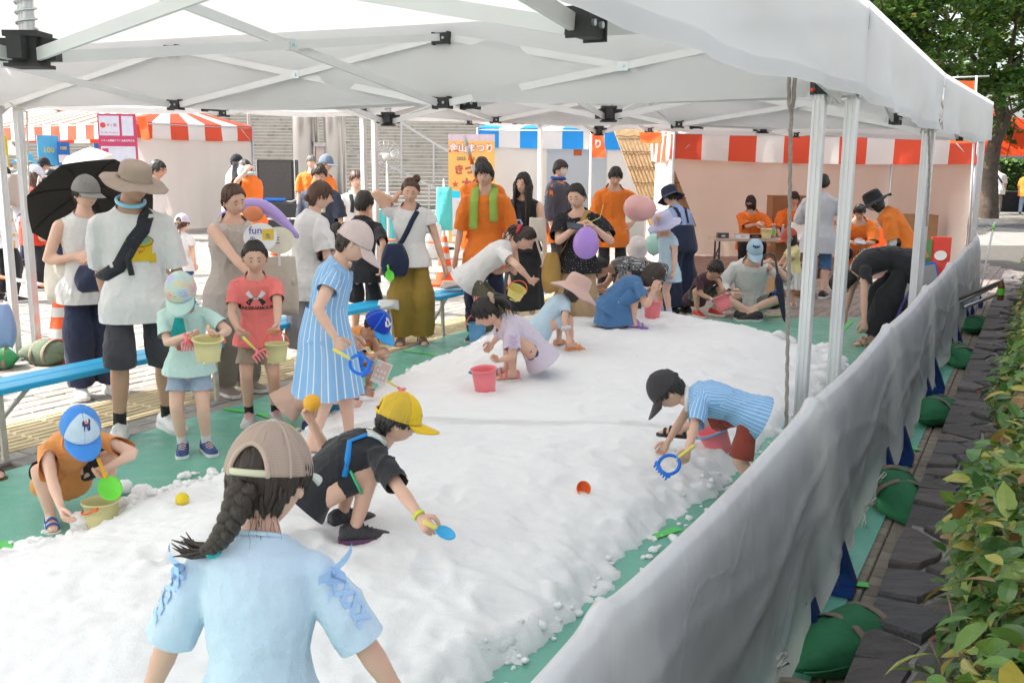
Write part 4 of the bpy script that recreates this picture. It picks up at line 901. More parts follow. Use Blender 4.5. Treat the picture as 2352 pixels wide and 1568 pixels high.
def cloth_pat(name, kind, c1, c2, k=60, w_=.12, c3=None):
 if name in MATS: return MATS[name]
 m, nt, bs = new_mat(name); a = attr(nt, 'tc'); n3 = noise_node(nt, a.outputs['Vector'], 14, 5); n4 = noise_node(nt, a.outputs['Vector'], 500, 2)
 if kind == 'stripe':
  sx = nt.nodes.new('ShaderNodeSeparateXYZ'); nt.links.new(a.outputs['Vector'], sx.inputs[0]); mu = nt.nodes.new('ShaderNodeMath'); mu.operation = 'MULTIPLY'; nt.links.new(sx.outputs[0], mu.inputs[0]); mu.inputs[1].default_value = k
  fr = nt.nodes.new('ShaderNodeMath'); fr.operation = 'FRACT'; nt.links.new(mu.outputs[0], fr.inputs[0]); f = ramp(nt, fr.outputs[0], [(.5-w_-.04, (0, 0, 0)), (.5-w_, (1, 1, 1)), (.5+w_, (1, 1, 1)), (.5+w_+.04, (0, 0, 0))]).outputs[0]; c = mixc(nt, f, c1, c2)
 elif kind == 'dots':
  v = nt.nodes.new('ShaderNodeTexVoronoi'); v.inputs['Scale'].default_value = k; v.inputs['Randomness'].default_value = .35; nt.links.new(a.outputs['Vector'], v.inputs['Vector']); f = ramp(nt, v.outputs['Distance'], [(w_, (1, 1, 1)), (w_+.05, (0, 0, 0))]).outputs[0]; c = mixc(nt, f, c1, c2)
 elif kind == 'squiggle':
  n = noise_node(nt, a.outputs['Vector'], k, 2, .5); f = ramp(nt, n.outputs[0], [(.46, (0, 0, 0)), (.485, (1, 1, 1)), (.515, (1, 1, 1)), (.54, (0, 0, 0))]).outputs[0]; c = mixc(nt, f, c1, c2)
 else:
  n = noise_node(nt, a.outputs['Vector'], k, 3, .5); c = ramp(nt, n.outputs[0], [(.30, c1), (.42, c2), (.50, c3 or c1), (.58, (.78, .62, .42)), (.68, c1)]).outputs[0]
 c = mixc(nt, .18, c, n3.outputs[0], 'SOFT_LIGHT'); nt.links.new(c, bs.inputs['Base Color']); bs.inputs['Roughness'].default_value = .85; bs.inputs['Specular IOR Level'].default_value = .2
 ad = nt.nodes.new('ShaderNodeMath'); ad.operation = 'MULTIPLY_ADD'; nt.links.new(n4.outputs[0], ad.inputs[0]); ad.inputs[1].default_value = .12; nt.links.new(n3.outputs[0], ad.inputs[2]); bump(nt, bs, ad.outputs[0], .35, .012)
 MATS[name] = m; return m
def ik(a, t, l1, l2, pole):
 d = t-a; L = d.length
 if L > (l1+l2)*.999: t = a+d*((l1+l2)*.999/L); d = t-a; L = d.length
 if L < abs(l1-l2)*1.05+1e-4: L = abs(l1-l2)*1.05+1e-4
 e = d.normalized(); x = (l1*l1-l2*l2+L*L)/(2*L); hgt = math.sqrt(max(0, l1*l1-x*x)); p = pole-e*pole.dot(e)
 if p.length < 1e-4: p = e.orthogonal()
 return a+e*x+p.normalized()*hgt, t
class Person: pass
PEOPLE = []
GRAVITY = Vector((0, 0, -1))
def person(label, loc, yaw, h, skin=1, sex='f', bulk=1.0, pel=(0, None), lean=2, curve=4, roll=0, twist=0, head=(8, 0, 0), hl=None, hr=None, el=None, er=None, fl=None, fr=None, kl=None, kr=None, grip=(.35, .35), hdl=None, hdr=None, vox=.011, name='person', toe=None, group=None, face=True):
 P = Person(); P.h = h; P.vox = vox; P.bulk = bulk; loc = Vector(loc); P.loc = loc
 root = thing(name, label, 'person', loc, group=group); P.root = root
 y = R(yaw); fw = Vector((math.sin(y), math.cos(y), 0)); lf = Vector((-math.cos(y), math.sin(y), 0)); up = Vector((0, 0, 1)); P.fw, P.lf, P.up = fw, lf, up
 W = lambda f, l, u: fw*f*h+lf*l*h+up*u*h
 ch = min(1, max(0, (h-1.0)/.65)); legf = lerp(.465, .52, ch); Hh = .150+.044*h; P.Hh = Hh
 if pel[1] is None: pel = (pel[0], legf)
 T = h-Hh-.042*h-legf*h
 p0 = W(pel[0], 0, pel[1])
 def sd(deg, rl=0): return (fw*math.sin(R(deg))+up*math.cos(R(deg))*math.cos(R(rl))+lf*math.sin(R(rl))).normalized()
 p1 = p0+sd(lean, roll)*T*.30; p2 = p1+sd(lean+curve*.5, roll)*T*.36; p3 = p2+sd(lean+curve, roll*1.1)*T*.34
 tw = R(twist); sl = (lf*math.cos(tw)-fw*math.sin(tw)).normalized(); cdir = sd(lean+curve, roll); sl = (sl-cdir*sl.dot(cdir)).normalized(); P.cdir = cdir; P.sl = sl; P.chf = sl.cross(cdir).normalized()  # chest forward
 if P.chf.dot(fw) < 0 and abs(lean+curve) < 80: P.chf = -P.chf
 shw = (.103 if sex == 'f' else .112)*h*lerp(1.0, 1, ch)*(.5+.5*bulk); hipw = .050*h
 shp = p3-cdir*.052*h
 SL, SR = shp+sl*shw, shp-sl*shw
 HL, HR_ = p0+lf*hipw-up*.012*h, p0-lf*hipw-up*.012*h
 ua, fa = .172*h*lerp(.93, 1, ch), .142*h*lerp(.95, 1, ch); th, sh = .242*h*legf/.52, .236*h*legf/.52
 def tgt(t, dflt): return dflt if t is None else ((t-loc) if isinstance(t, Vector) else W(*t))
 wl = tgt(hl, SL+(lf*.10+fw*.10-up*.99).normalized()*(ua+fa)*.985); wr = tgt(hr, SR+(-lf*.10+fw*.10-up*.99).normalized()*(ua+fa)*.985)
 EL, wl = ik(SL, wl, ua, fa, W(*el) if el else (-fw*.8+lf*.5-up*.1)); ER, wr = ik(SR, wr, ua, fa, W(*er) if er else (-fw*.8-lf*.5-up*.1))
 ank = .043*h
 al = tgt(fl if isinstance(fl, Vector) else (fl[:3] if fl else None), W(0, .062, .043)); ar = tgt(fr if isinstance(fr, Vector) else (fr[:3] if fr else None), W(0, -.062, .043))
 if isinstance(fl, Vector): fl = None
 if isinstance(fr, Vector): fr = None
 KL, al = ik(HL, al, th, sh, W(*kl) if kl else (fw+lf*.18)); KR, ar = ik(HR_, ar, th, sh, W(*kr) if kr else (fw-lf*.18))
 tl = R((fl[3] if fl and len(fl) > 3 else 8)); tr = R((fr[3] if fr and len(fr) > 3 else 8))
 P.toeL = (fw*math.cos(tl)+lf*math.sin(tl)).normalized(); P.toeR = (fw*math.cos(tr)-lf*math.sin(tr)).normalized()
 P.j = dict(p0=p0, p1=p1, p2=p2, p3=p3, SL=SL, SR=SR, HL=HL, HR=HR_, EL=EL, ER=ER, wl=wl, wr=wr, KL=KL, KR=KR, al=al, ar=ar)
 hp, hy, hrl = head; a = R(hp); yy = R(hy); f2 = (fw*math.cos(yy)+lf*math.sin(yy)); hf = (f2*math.cos(a)-up*math.sin(a)).normalized(); hu = (f2*math.sin(a)+up*math.cos(a)).normalized(); hl_ = hu.cross(hf).normalized(); hr2 = R(hrl); hu = (hu*math.cos(hr2)+hl_*math.sin(hr2)).normalized(); hl_ = hu.cross(hf).normalized()
 nd = (cdir*.6+hu*.4).normalized(); hb = p3+nd*.040*h; hc = hb+hu*Hh*.40+hf*Hh*.09; P.hc, P.hf, P.hl, P.hu = hc, hf, hl_, hu; P.j['hb'] = hb
 P.HM = Matrix((hf, hl_, hu)).transposed()
 kid = 1-ch; P.hr = (Hh*lerp(.405, .425, kid), Hh*lerp(.335, .36, kid), Hh*.5)
 B = bulk; k = lerp(1.10, 1.0, ch)
 P.rad = dict(ua=.0265*h*k*B, el=.0215*h*k*B, fa=.0215*h*k*B, wr=.0145*h*k, th=.047*h*k*B, kn=.0315*h*k*B, ca=.0325*h*k*B, an=.0195*h*k, neck=.030*h*k*(.94 if sex == 'f' else 1.08), chw=.089*h*B*(1 if sex == 'f' else 1.07), chd=.064*h*B*k, waw=.078*h*B*(.95 if sex == 'f' else 1.06), wad=.057*h*B*k, hiw=.090*h*B*(1.03 if sex == 'f' else .97), hid=.066*h*B*k)
 P.k = k
 mb = MB(); torso_rings(P, mb, 0.0, neck=True)
 limb(mb, [SL+(p3-SL)*.18, SL, lerp(SL, EL, .45), EL, lerp(EL, wl, .3), lerp(EL, wl, .7), wl+(wl-EL).normalized()*.01*h], [P.rad['ua']*.95, P.rad['ua']*1.12, P.rad['ua'], P.rad['el'], P.rad['fa']*1.04, P.rad['fa']*.82, P.rad['wr']])
 limb(mb, [SR+(p3-SR)*.18, SR, lerp(SR, ER, .45), ER, lerp(ER, wr, .3), lerp(ER, wr, .7), wr+(wr-ER).normalized()*.01*h], [P.rad['ua']*.95, P.rad['ua']*1.12, P.rad['ua'], P.rad['el'], P.rad['fa']*1.04, P.rad['fa']*.82, P.rad['wr']])
 for Hj, K, A, toe_ in ((HL, KL, al, P.toeL), (HR_, KR, ar, P.toeR)):
  back = (-(toe_)).normalized()
  limb(mb, [Hj, lerp(Hj, K, .3), lerp(Hj, K, .7), K, lerp(K, A, .28)+back*.006*h, lerp(K, A, .6), lerp(K, A, .9), A+(A-K).normalized()*.012*h], [P.rad['th']*1.02, P.rad['th'], P.rad['th']*.80, P.rad['kn'], P.rad['ca'], P.rad['ca']*.80, P.rad['an']*1.08, P.rad['an']*1.1])
  foot(P, mb, A, toe_)
 me = remesh(mb, vox*1.2, 3)
 hm = MB(); head_mesh(P, hm); fl_ = MB()
 hand(P, fl_, wl, EL, hdl, grip[0], 1); hand(P, fl_, wr, ER, hdr, grip[1], -1)
 mats = [SK[skin]]; me.materials.append(SK[skin])
 tmp = MB(); tmp.add(hm.v, hm.f); tmp.add(fl_.v, fl_.f); bm = bmesh.new(); bm.from_mesh(me); t2 = tmp.mesh('t', SK[skin]); bm.from_mesh(t2); bm.to_mesh(me); bm.free(); bpy.data.meshes.remove(t2)
 me.name = 'body'; me.polygons.foreach_set('use_smooth', [True]*len(me.polygons)); P.body = link('body', me, root)
 if face: face_parts(P)
 PEOPLE.append((label, P)); return P
def limb(mb, pts, rad, seg=12, n=3):
 pts = [Vector(p) for p in pts]; Q, r = [], []
 for i in range(len(pts)-1):
  for j in range(n): t = j/n; tt = t*t*(3-2*t); Q.append(lerp(pts[i], pts[i+1], t)); r.append(lerp(rad[i], rad[i+1], tt))
 Q.append(pts[-1]); r.append(rad[-1]); mb.tube(Q, r, seg)
def torso_rings(P, mb, ease, neck=False, hem=0.0, drop=None, top=1.0, wide=1.0, hemk=1.0, seg=24, shoulder=True):
 j = P.j; h = P.h; r = P.rad; lfp = P.lf; d0 = (j['p1']-j['p0']).normalized(); dn = drop if drop is not None else -d0
 st = []
 if hem > 0:
  n = max(2, int(hem*h/.05))
  for i in range(n, 0, -1):
   t = i/n; ha, hd_ = max(r['hiw'], .050*h+r['th']*1.18+.010*h), max(r['hid'], r['th']*1.42+.020*h); st.append((j['p0']+dn*hem*h*t, ha*(1+(hemk-1)*t), hd_*(1+(hemk-1)*t), lfp))
 else: st.append((j['p0']+dn*.045*h, r['hiw']*.72, r['hid']*.8, lfp))
 hh = hem > .03
 st += [(j['p0'], max(r['hiw'], (.050*h+r['th']*1.16) if hh else 0), max(r['hid'], r['th']*1.32+.012*h if hh else 0), lfp), (lerp(j['p0'], j['p1'], .6), lerp(r['hiw'], r['waw'], .6), lerp(r['hid'], r['wad'], .6), lfp), (j['p1'], r['waw'], r['wad'], lfp),
           (lerp(j['p1'], j['p2'], .5), lerp(r['waw'], r['chw'], .55), lerp(r['wad'], r['chd'], .6), lerp(lfp, P.sl, .5)), (j['p2'], r['chw'], r['chd'], P.sl), (lerp(j['p2'], j['p3'], .55), r['chw']*.99, r['chd']*.93, P.sl),
           (lerp(j['p2'], j['p3'], .78), r['chw']*.88, r['chd']*.76, P.sl), (lerp(j['p2'], j['p3'], .92), r['chw']*.62, r['chd']*.62, P.sl), (lerp(j['p2'], j['p3'], 1.0), r['chw']*.44, r['chd']*.56, P.sl)]
 if neck: st += [(j['p3']+(j['hb']-j['p3'])*.15, r['neck']*1.25, r['neck']*1.2, P.sl), (j['hb'], r['neck'], r['neck'], P.sl), (lerp(j['hb'], P.hc, .55), r['neck']*.95, r['neck']*.95, P.sl)]
 else: st += [(j['p3']+(j['hb']-j['p3'])*.10, r['neck']*1.55, r['neck']*1.45, P.sl), (j['p3']+(j['hb']-j['p3'])*.45, r['neck']*1.2, r['neck']*1.2, P.sl)]
 rings = []; n = len(st)
 for i, (c, a, b_, l) in enumerate(st):
  t = (st[min(i+1, n-1)][0]-st[max(i-1, 0)][0]).normalized(); l = (l-t*l.dot(t)).normalized(); f = l.cross(t).normalized()
  e = ease if i < n-2 or neck else ease*.5
  rings.append([c+l*(math.cos(q)*(a+e)*wide)+f*(math.sin(q)*(b_+e)*wide) for q in [2*PI*k/seg for k in range(seg)]])
 mb.rings(rings)
def foot(P, mb, A, toe, s=1.0, lift=0.0):
 h = P.h*s; g = A.z-.043*P.h; side = toe.cross(Vector((0, 0, 1))); rs = []
 for f, hw, z1 in ((-.040, .014, .035), (-.034, .020, .048), (-.012, .0225, .060), (.025, .0225, .052), (.065, .026, .032), (.092, .025, .022), (.108, .014, .014)):
  c = Vector((A.x, A.y, g))+toe*f*h; ring = []
  for q in range(14):
   a = 2*PI*q/14; zz = (z1*h*.5)*(1+math.sin(a)) if math.sin(a) > 0 else (z1*h*.5)*(1+math.sin(a)*.98); ring.append(c+side*math.cos(a)*hw*h+Vector((0, 0, max(.002, zz))))
  rs.append(ring)
 mb.rings(rs)
def hand(P, mb, w_, el, hd, grip, sgn):
 h = P.h; d = (w_-el).normalized(); L = .100*h*(1.0 if h > 1.4 else .98)
 if hd is not None: d = (P.fw*hd[0]+P.lf*hd[1]+P.up*hd[2]).normalized()
 inn = (-P.lf*sgn*.8+P.fw*.35); inn = inn-d*inn.dot(d)
 if hd is not None and len(hd) > 3: inn = P.fw*hd[3]+P.lf*hd[4]+P.up*hd[5]; inn = inn-d*inn.dot(d)
 if inn.length < 1e-4: inn = d.orthogonal()
 inn.normalize(); side = d.cross(inn).normalized()
 if side.dot(P.fw+P.up*.3)*1 < 0: side = -side
 rs = []
 for t, a, b_ in ((-.10, .0150, .0130), (.05, .0175, .0125), (.22, .0225, .0125), (.40, .0245, .0120), (.50, .0220, .0100), (.53, .015, .007)):
  c = w_+d*t*L; rs.append([c+side*math.cos(q)*a*h*.98+inn*math.sin(q)*b_*h for q in [2*PI*k/12 for k in range(12)]])
 mb.rings(rs)
 for i, (o_, ln) in enumerate(((.0165, .42), (.0055, .47), (-.0055, .44), (-.0160, .35))):
  b0 = w_+d*.47*L+side*o_*h; ang = R(12+70*grip); pts = [b0-d*.05*L, b0]; dd = d.copy(); rad = [.0068*h, .0066*h]
  for s_ in (.44, .32, .24):
   dd = (dd*math.cos(ang)+inn*math.sin(ang)); dd.normalize(); pts.append(pts[-1]+dd*ln*L*s_); rad.append(rad[-1]*.93)
   inn2 = inn-dd*inn.dot(dd);
   if inn2.length < .2: inn2 = -d
   ang = R(10+62*grip)
  mb.tube(pts, rad, 8)
 tb = w_+d*.12*L+side*.018*h+inn*.004*h; t1 = tb+(d*.65+side*.62+inn*.25).normalized()*.24*L; t2 = t1+(d*.8+side*lerp(.35, -.25, grip)+inn*lerp(.2, .75, grip)).normalized()*.19*L; t3 = t2+(d*.85+side*lerp(.1, -.5, grip)+inn*lerp(.2, .5, grip)).normalized()*.14*L
 mb.tube([tb-d*.03*L, tb, t1, t2, t3], [.0095*h, .0098*h, .0082*h, .0075*h, .0062*h], 8)
 if sgn == 1: P.handL = w_+d*.55*L+inn*.018*h; P.hdL = d
 else: P.handR = w_+d*.55*L+inn*.018*h; P.hdR = d
def head_dirs(ni=30, nj=44):
 th = np.linspace(0, PI, ni+1)[:, None]; ph = (np.arange(nj)*2*PI/nj)[None, :]
 return np.stack([np.sin(th)*np.cos(ph), np.sin(th)*np.sin(ph), np.cos(th)*np.ones_like(ph)], -1).reshape(-1, 3)
def head_surface(P, d):
 a, b_, c = P.hr; az = np.degrees(np.arctan2(d[:, 1], d[:, 0])); el = np.degrees(np.arcsin(np.clip(d[:, 2], -1, 1))); Hh = P.Hh
 p = d*np.array([a, b_, c])
 low = smooth(0, -60, el); front = smooth(-.2, .7, d[:, 0])
 p[:, 1] *= 1-.24*low*(0.5+.5*front); p[:, 0] *= 1-.10*low*(1-front)-.02*low*front
 p[:, 2] *= 1-.06*smooth(30, 90, el)
 p[:, 0] += Hh*.03*smooth(-.3, -1, d[:, 0])*0
 def gs(a0, e0, sa, se): return np.exp(-((az-a0)/sa)**2-((el-e0)/se)**2)
 dx = Hh*(.095*gs(0, -12, 7.5, 7)+.050*gs(0, -3, 6, 9)+.030*gs(0, -13, 13, 6)-.034*(gs(21, 2, 12, 8)+gs(-21, 2, 11, 7))+.012*(gs(20, 15, 20, 6)+gs(-20, 15, 20, 6))+.016*gs(0, -29, 14, 7)-.012*gs(0, -33, 12, 2.5)+.026*gs(0, -47, 18, 9)+.010*(gs(35, -16, 16, 12)+gs(-35, -16, 16, 12)))
 p[:, 0] += dx; return p
def head_mesh(P, mb):
 ni, nj = 30, 44; d = head_dirs(ni, nj); p = head_surface(P, d); M = np.array(P.HM); q = p@M.T+np.array(P.hc); mb.add(q.tolist(), [(i*nj+j, (i+1)*nj+j, (i+1)*nj+(j+1) % nj, i*nj+(j+1) % nj) for i in range(ni) for j in range(nj)])
 for s_ in (-1, 1):
  c = P.hc+P.HM@Vector((-.02*P.Hh, s_*P.hr[1]*.99, -.05*P.Hh)); Me = P.HM@Matrix.Rotation(s_*R(22), 3, 'Z')@Matrix.Rotation(R(8), 3, 'Y')
  mb.ell(c, (.075*P.Hh, .028*P.Hh, .14*P.Hh), 10, 8, Me); mb.ell(c+P.HM@Vector((.01*P.Hh, s_*.012*P.Hh, -.09*P.Hh)), (.045*P.Hh, .026*P.Hh, .05*P.Hh), 8, 6, Me)
def on_head(P, az, el, out=0.0):
 d = np.array([[math.cos(R(el))*math.cos(R(az)), math.cos(R(el))*math.sin(R(az)), math.sin(R(el))]]); p = head_surface(P, d)[0]; v = Vector(p); return P.hc+P.HM@(v+Vector(d[0])*out)
def face_parts(P):
 Hh = P.Hh
 for s_ in (-1, 1):
  c = on_head(P, s_*19, 1, -.012*Hh); mb = MB(); mb.ell(c, (.024*Hh, .044*Hh, .018*Hh), 10, 8, P.HM@Matrix.Rotation(s_*R(18), 3, 'Z')); o = mb.build('eye', M_eye, P.root)
  mb = MB(); mb.ell(c+P.HM@Vector((.019*Hh, s_*.003*Hh, -.003*Hh)), (.013*Hh, .027*Hh, .0165*Hh), 8, 6, P.HM); mb.build('iris', M_eye, o)
  mb = MB(); mb.tube([on_head(P, s_*11, 15, -.001*Hh), on_head(P, s_*20, 16.5, .001*Hh), on_head(P, s_*30, 13, -.002*Hh)], [.009*Hh, .013*Hh, .007*Hh], 6); mb.build('eyebrow', M_brow, P.root)
 mb = MB(); mb.tube([on_head(P, -14, -31, -.008*Hh), on_head(P, -6, -30, -.001*Hh), on_head(P, 6, -30, -.001*Hh), on_head(P, 14, -31, -.008*Hh)], [.010*Hh, .020*Hh, .020*Hh, .010*Hh], 8); mb.build('mouth', M_lip, P.root)
# hair
def strand_attr(me, P, k=1.0):
 co = co_get(me)-np.array(P.hc); M = np.array(P.HM); l = co@M; az = np.arctan2(l[:, 1], l[:, 0]+.02); r = np.linalg.norm(l, axis=1)
 a = me.attributes.new('strand', 'FLOAT_VECTOR', 'POINT'); v = np.stack([az*22*k, r*14, l[:, 2]*9], 1); a.data.foreach_set('vector', v.astype(np.float32).ravel())
LINE_X = [0, 25, 48, 62, 75, 92, 105, 120, 180]
LINE = {'short': lambda f, n: [f, f+2, f-4, -2, -8, -2, -16, n+4, n], 'bob': lambda f, n: [f+3, f, 2, -30, -45, -48, -50, -50, -50], 'long': lambda f, n: [f+3, f, 2, -30, -45, -48, -50, -50, -50], 'swept': lambda f, n: [38, 36, 22, 8, 2, 0, -22, n, n]}
def hair(P, style='short', col='black', th=.03, fringe=18, nape=-35, seed=1, part=0):
 Hh = P.Hh; ni, nj = 44, 84; d = head_dirs(ni, nj); p = head_surface(P, d); az = np.degrees(np.arctan2(d[:, 1], d[:, 0])); el = np.degrees(np.arcsin(np.clip(d[:, 2], -1, 1))); aa = np.abs(az)
 jag = 4*np.sin(az*.35+seed)+3*np.sin(az*.9+2*seed)+2*np.sin(az*2.3)
 line = np.interp(aa, [0, 25, 48, 62, 75, 92, 105, 120, 180], [fringe, fringe+2, fringe-4, -2, -8, -2, -16, nape+4, nape])+jag*.6
 if style in ('bob', 'long'): line = np.interp(aa, [0, 20, 38, 52, 65, 100, 180], [fringe+4, fringe, 5, -28, -50, -60, -60])+jag*.5
 if style == 'swept': line = np.interp(aa, [0, 30, 50, 65, 80, 95, 110, 180], [38, 36, 22, 6, 2, 0, -22, nape])+jag*.4
 t = smooth(-4, 7, el-line)
 thick = Hh*(th+.030*smooth(10, 80, el)+.012*smooth(60, 150, aa))
 g = .010*np.sin(az*.55+seed*3)+.007*np.sin(az*1.3+el*.05+seed)+.005*np.sin(az*2.9+el*.08)
 out = np.where(t > 0, -.07*Hh+(thick+.07*Hh+g*Hh*1.0)*t, -.07*Hh); n = d/np.array(P.hr); n /= np.linalg.norm(n, axis=1)[:, None]
 q = p+n*out[:, None]
 if style in ('bob', 'long'):
  dn = smooth(-5, -45, el)*smooth(40, 62, aa); q[:, 2] -= dn*Hh*(.22 if style == 'bob' else .35); q[:, 1] *= 1+.10*dn
 M = np.array(P.HM); q = q@M.T+np.array(P.hc); mb = MB(); mb.add(q.tolist(), [(i*nj+j, (i+1)*nj+j, (i+1)*nj+(j+1) % nj, i*nj+(j+1) % nj) for i in range(ni) for j in range(nj)])
 me = mb.mesh('hair', HAIR[col]); strand_attr(me, P); P.hairo = link('hair', me, P.root); P.hcol = col
 rg = random.Random(seed*7+3); L = []
 for k in range(90 if P.vox < .016 else 46):
  a0 = rg.uniform(-180, 180); li = float(np.interp(abs(a0), LINE_X, LINE[style](fringe, nape))); e0 = min(80, li+rg.uniform(14, 34)); dn = rg.uniform(2, 9) if style != 'swept' else 0; da = rg.gauss(0, 7); o1 = Hh*(th+.02)
  if style == 'swept' and abs(a0) < 70: continue
  pts = [on_head(P, a0+da*t, lerp(e0, li-dn, t), o1*(1.0-.35*t*t)) for t in (0, .35, .7, 1)]; L.append((pts, [Hh*.018, Hh*.030, Hh*.024, Hh*.004]))
 locks(P, L, seed, 'hair_locks', seg=6); return P.hairo
def locks(P, roots, seed=0, name='lock', col=None, seg=7):
 mb = MB()
 for pts, rad in roots: mb.tube(pts, rad, seg)
 me = mb.mesh(name, HAIR[col or P.hcol]);
 co = co_get(me); a = me.attributes.new('strand', 'FLOAT_VECTOR', 'POINT'); v = np.stack([co[:, 0]*260, co[:, 1]*260, co[:, 2]*12], 1); a.data.foreach_set('vector', v.astype(np.float32).ravel())
 o = link(name, me, P.hairo if getattr(P, 'hairo', None) else P.root); return o
def HP(P, f, l, u): return P.hc+P.HM@Vector((f*P.Hh, l*P.Hh, u*P.Hh))
def ponytail(P, base, mid, end, r=.07, n=9, tie=None, seed=0, spread=.35):
 rg = random.Random(seed); b0 = HP(P, *base); m0, e0 = [b0+(-P.fw*q[0]+P.lf*q[1]+P.up*q[2])*P.Hh for q in (mid, end)]; L = []; r *= P.Hh*2.1
 for k in range(n):
  o1 = Vector((rg.gauss(0, 1), rg.gauss(0, 1), rg.gauss(0, 1)))*r*.45; o2 = Vector((rg.gauss(0, 1), rg.gauss(0, 1), rg.gauss(0, 1)))*r*spread*1.2
  pts = []; rad = []
  for i in range(8):
   t = i/7; p = b0*(1-t)**2+m0*2*t*(1-t)+e0*t*t+lerp(o1*.4, o2, t)+o1*math.sin(PI*t)*.5; pts.append(p); rad.append(max(.0012, r*(.40*math.sin(PI*min(1, t+.22))**.7*(1-.55*t))))
  L.append((pts, rad))
 o = locks(P, L, seed, 'ponytail')
 if tie is not None:
  mb = MB(); dr = (m0-b0).normalized(); x = dr.orthogonal().normalized(); y = dr.cross(x); c = b0+dr*.03*P.Hh
  mb.tube([c+(x*math.cos(a)+y*math.sin(a))*r*.72+dr*rg.gauss(0, r*.12) for a in [2*PI*i/14 for i in range(15)]], [r*(.30+.10*(i % 2)) for i in range(15)], 7); mb.build('hair_tie', tie, o)
 return o
def bun(P, c, r=.16, tie=None, seed=0):
 rg = random.Random(seed); c0 = HP(P, *c); r *= P.Hh; L = []
 for k in range(9):
  ax = Vector((rg.gauss(0, 1), rg.gauss(0, 1), rg.gauss(0, 1))).normalized(); x = ax.orthogonal().normalized(); y = ax.cross(x); ph = rg.uniform(0, 6)
  L.append(([c0+(x*math.cos(a+ph)+y*math.sin(a+ph))*r*.62+ax*r*.15*math.sin(a) for a in [i*.55 for i in range(11)]], [r*.34*math.sin(PI*(i+.6)/11.2)**.6 for i in range(11)]))
 o = locks(P, L, seed, 'bun')
 if tie is not None:
  mb = MB(); n = (c0-P.hc).normalized(); x = n.orthogonal().normalized(); y = n.cross(x); c1 = c0-n*r*.55
  mb.tube([c1+(x*math.cos(a)+y*math.sin(a))*r*.62 for a in [2*PI*i/14 for i in range(15)]], [r*(.20+.07*(i % 2)) for i in range(15)], 7); mb.build('hair_tie', tie, o)
 return o
def long_hair(P, length=.9, seed=0, front=True, n=34):
 rg = random.Random(seed); L = []
 for k in range(n):
  az = rg.uniform(62, 298) if not front else rg.choice([rg.uniform(50, 310), rg.uniform(48, 85), rg.uniform(275, 312)]); az = (az+180) % 360-180
  s_ = on_head(P, az, rg.uniform(-20, 10), .03*P.Hh); ln = length*rg.uniform(.75, 1.05); pts = []; o_ = (s_-P.hc); o_.z = 0
  o_ = o_.normalized() if o_.length > 1e-5 else Vector((0, 0, 0)); cur = s_.copy()
  for i in range(8):
   t = i/7; pts.append(s_+Vector((0, 0, -ln*P.h*.24*t*2.0))+o_*P.Hh*(.05*math.sin(PI*t)-.10*t+(.22*t if abs(az) > 100 else .10*t))+Vector((rg.gauss(0, .006), rg.gauss(0, .006), 0)))
  L.append((pts, [P.Hh*.085*(1-.75*i/7) for i in range(8)]))
 return locks(P, L, seed, 'long_hair')
# garments
def seg_tc(P, me, segs):
 co = co_get(me); best = np.full(len(co), 1e9); out = np.zeros((len(co), 3))
 for a, b_, ref, rad, off in segs:
  a_, b2 = np.array(a), np.array(b_); e = b2-a_; L = np.linalg.norm(e)+1e-9; e /= L; t = np.clip((co-a_)@e, -.35*L, 1.35*L); c = a_+t[:, None]*e; dv = co-c; dist = np.linalg.norm(dv, axis=1)/rad
  x = np.array(ref)-e*(np.array(ref)@e); x /= np.linalg.norm(x)+1e-9; y = np.cross(e, x); ang = np.arctan2(dv@y, dv@x); m_ = dist < best
  out[m_] = np.stack([ang*rad, t, np.full(len(co), off)], 1)[m_]; best[m_] = dist[m_]
 at = me.attributes.new('tc', 'FLOAT_VECTOR', 'POINT'); at.data.foreach_set('vector', out.astype(np.float32).ravel())
def bone_ratio(co, a, b_, rad):
 a_, e = np.array(a), np.array(b_)-np.array(a); L = np.linalg.norm(e)+1e-9; e = e/L; t = np.clip((co-a_)@e, 0, L*1.12); return np.linalg.norm(co-a_-t[:, None]*e, axis=1)/rad
def cut(me, c, n, own, others):
 co = co_get(me); ro = np.min([bone_ratio(co, *q) for q in own], axis=0); rt = np.min([bone_ratio(co, *q) for q in others], axis=0) if others else np.full(len(co), 1e9); ok = ro < rt
 bm = bmesh.new(); bm.from_mesh(me); bm.verts.ensure_lookup_table(); c, n = Vector(c), Vector(n).normalized()
 gf = [f for f in bm.faces if all(ok[v.index] for v in f.verts)]; ge = list({e for f in gf for e in f.edges}); gv = list({v for f in gf for v in f.verts})
 bmesh.ops.bisect_plane(bm, geom=gv+ge+gf, plane_co=c, plane_no=n, clear_outer=True, clear_inner=False, dist=1e-5)
 bm.to_mesh(me); bm.free()
def wrinkle(P, me, amp, seed, scale=30, ax=None):
 co = co_get(me); me.update(); n = nrm_get(me); q = co.copy(); q[:, 2] *= .30; cr = lambda v: np.clip(1-np.abs(v)*1.5, 0, 1)**2
 w1 = cr(fnoise(q, scale*1.1, seed, 2)); w2 = cr(fnoise(co, scale*1.3, seed+5, 2)); w3 = cr(fnoise(q, scale*2.4, seed+9, 1)); msk = np.clip(.5+.6*fnoise(co, 8, seed+2, 1), 0, 1); m2 = np.clip(.5+.7*fnoise(co, 11, seed+4, 1), 0, 1)
 co_set(me, co+n*((w1*.9*msk+w2*.45*m2+w3*.5*msk-.40)*amp)[:, None])
def finish(P, me, name, m, parent=None):
 me.name = name; me.materials.append(m); me.polygons.foreach_set('use_smooth', [True]*len(me.polygons)); return link(name, me, parent or P.root)
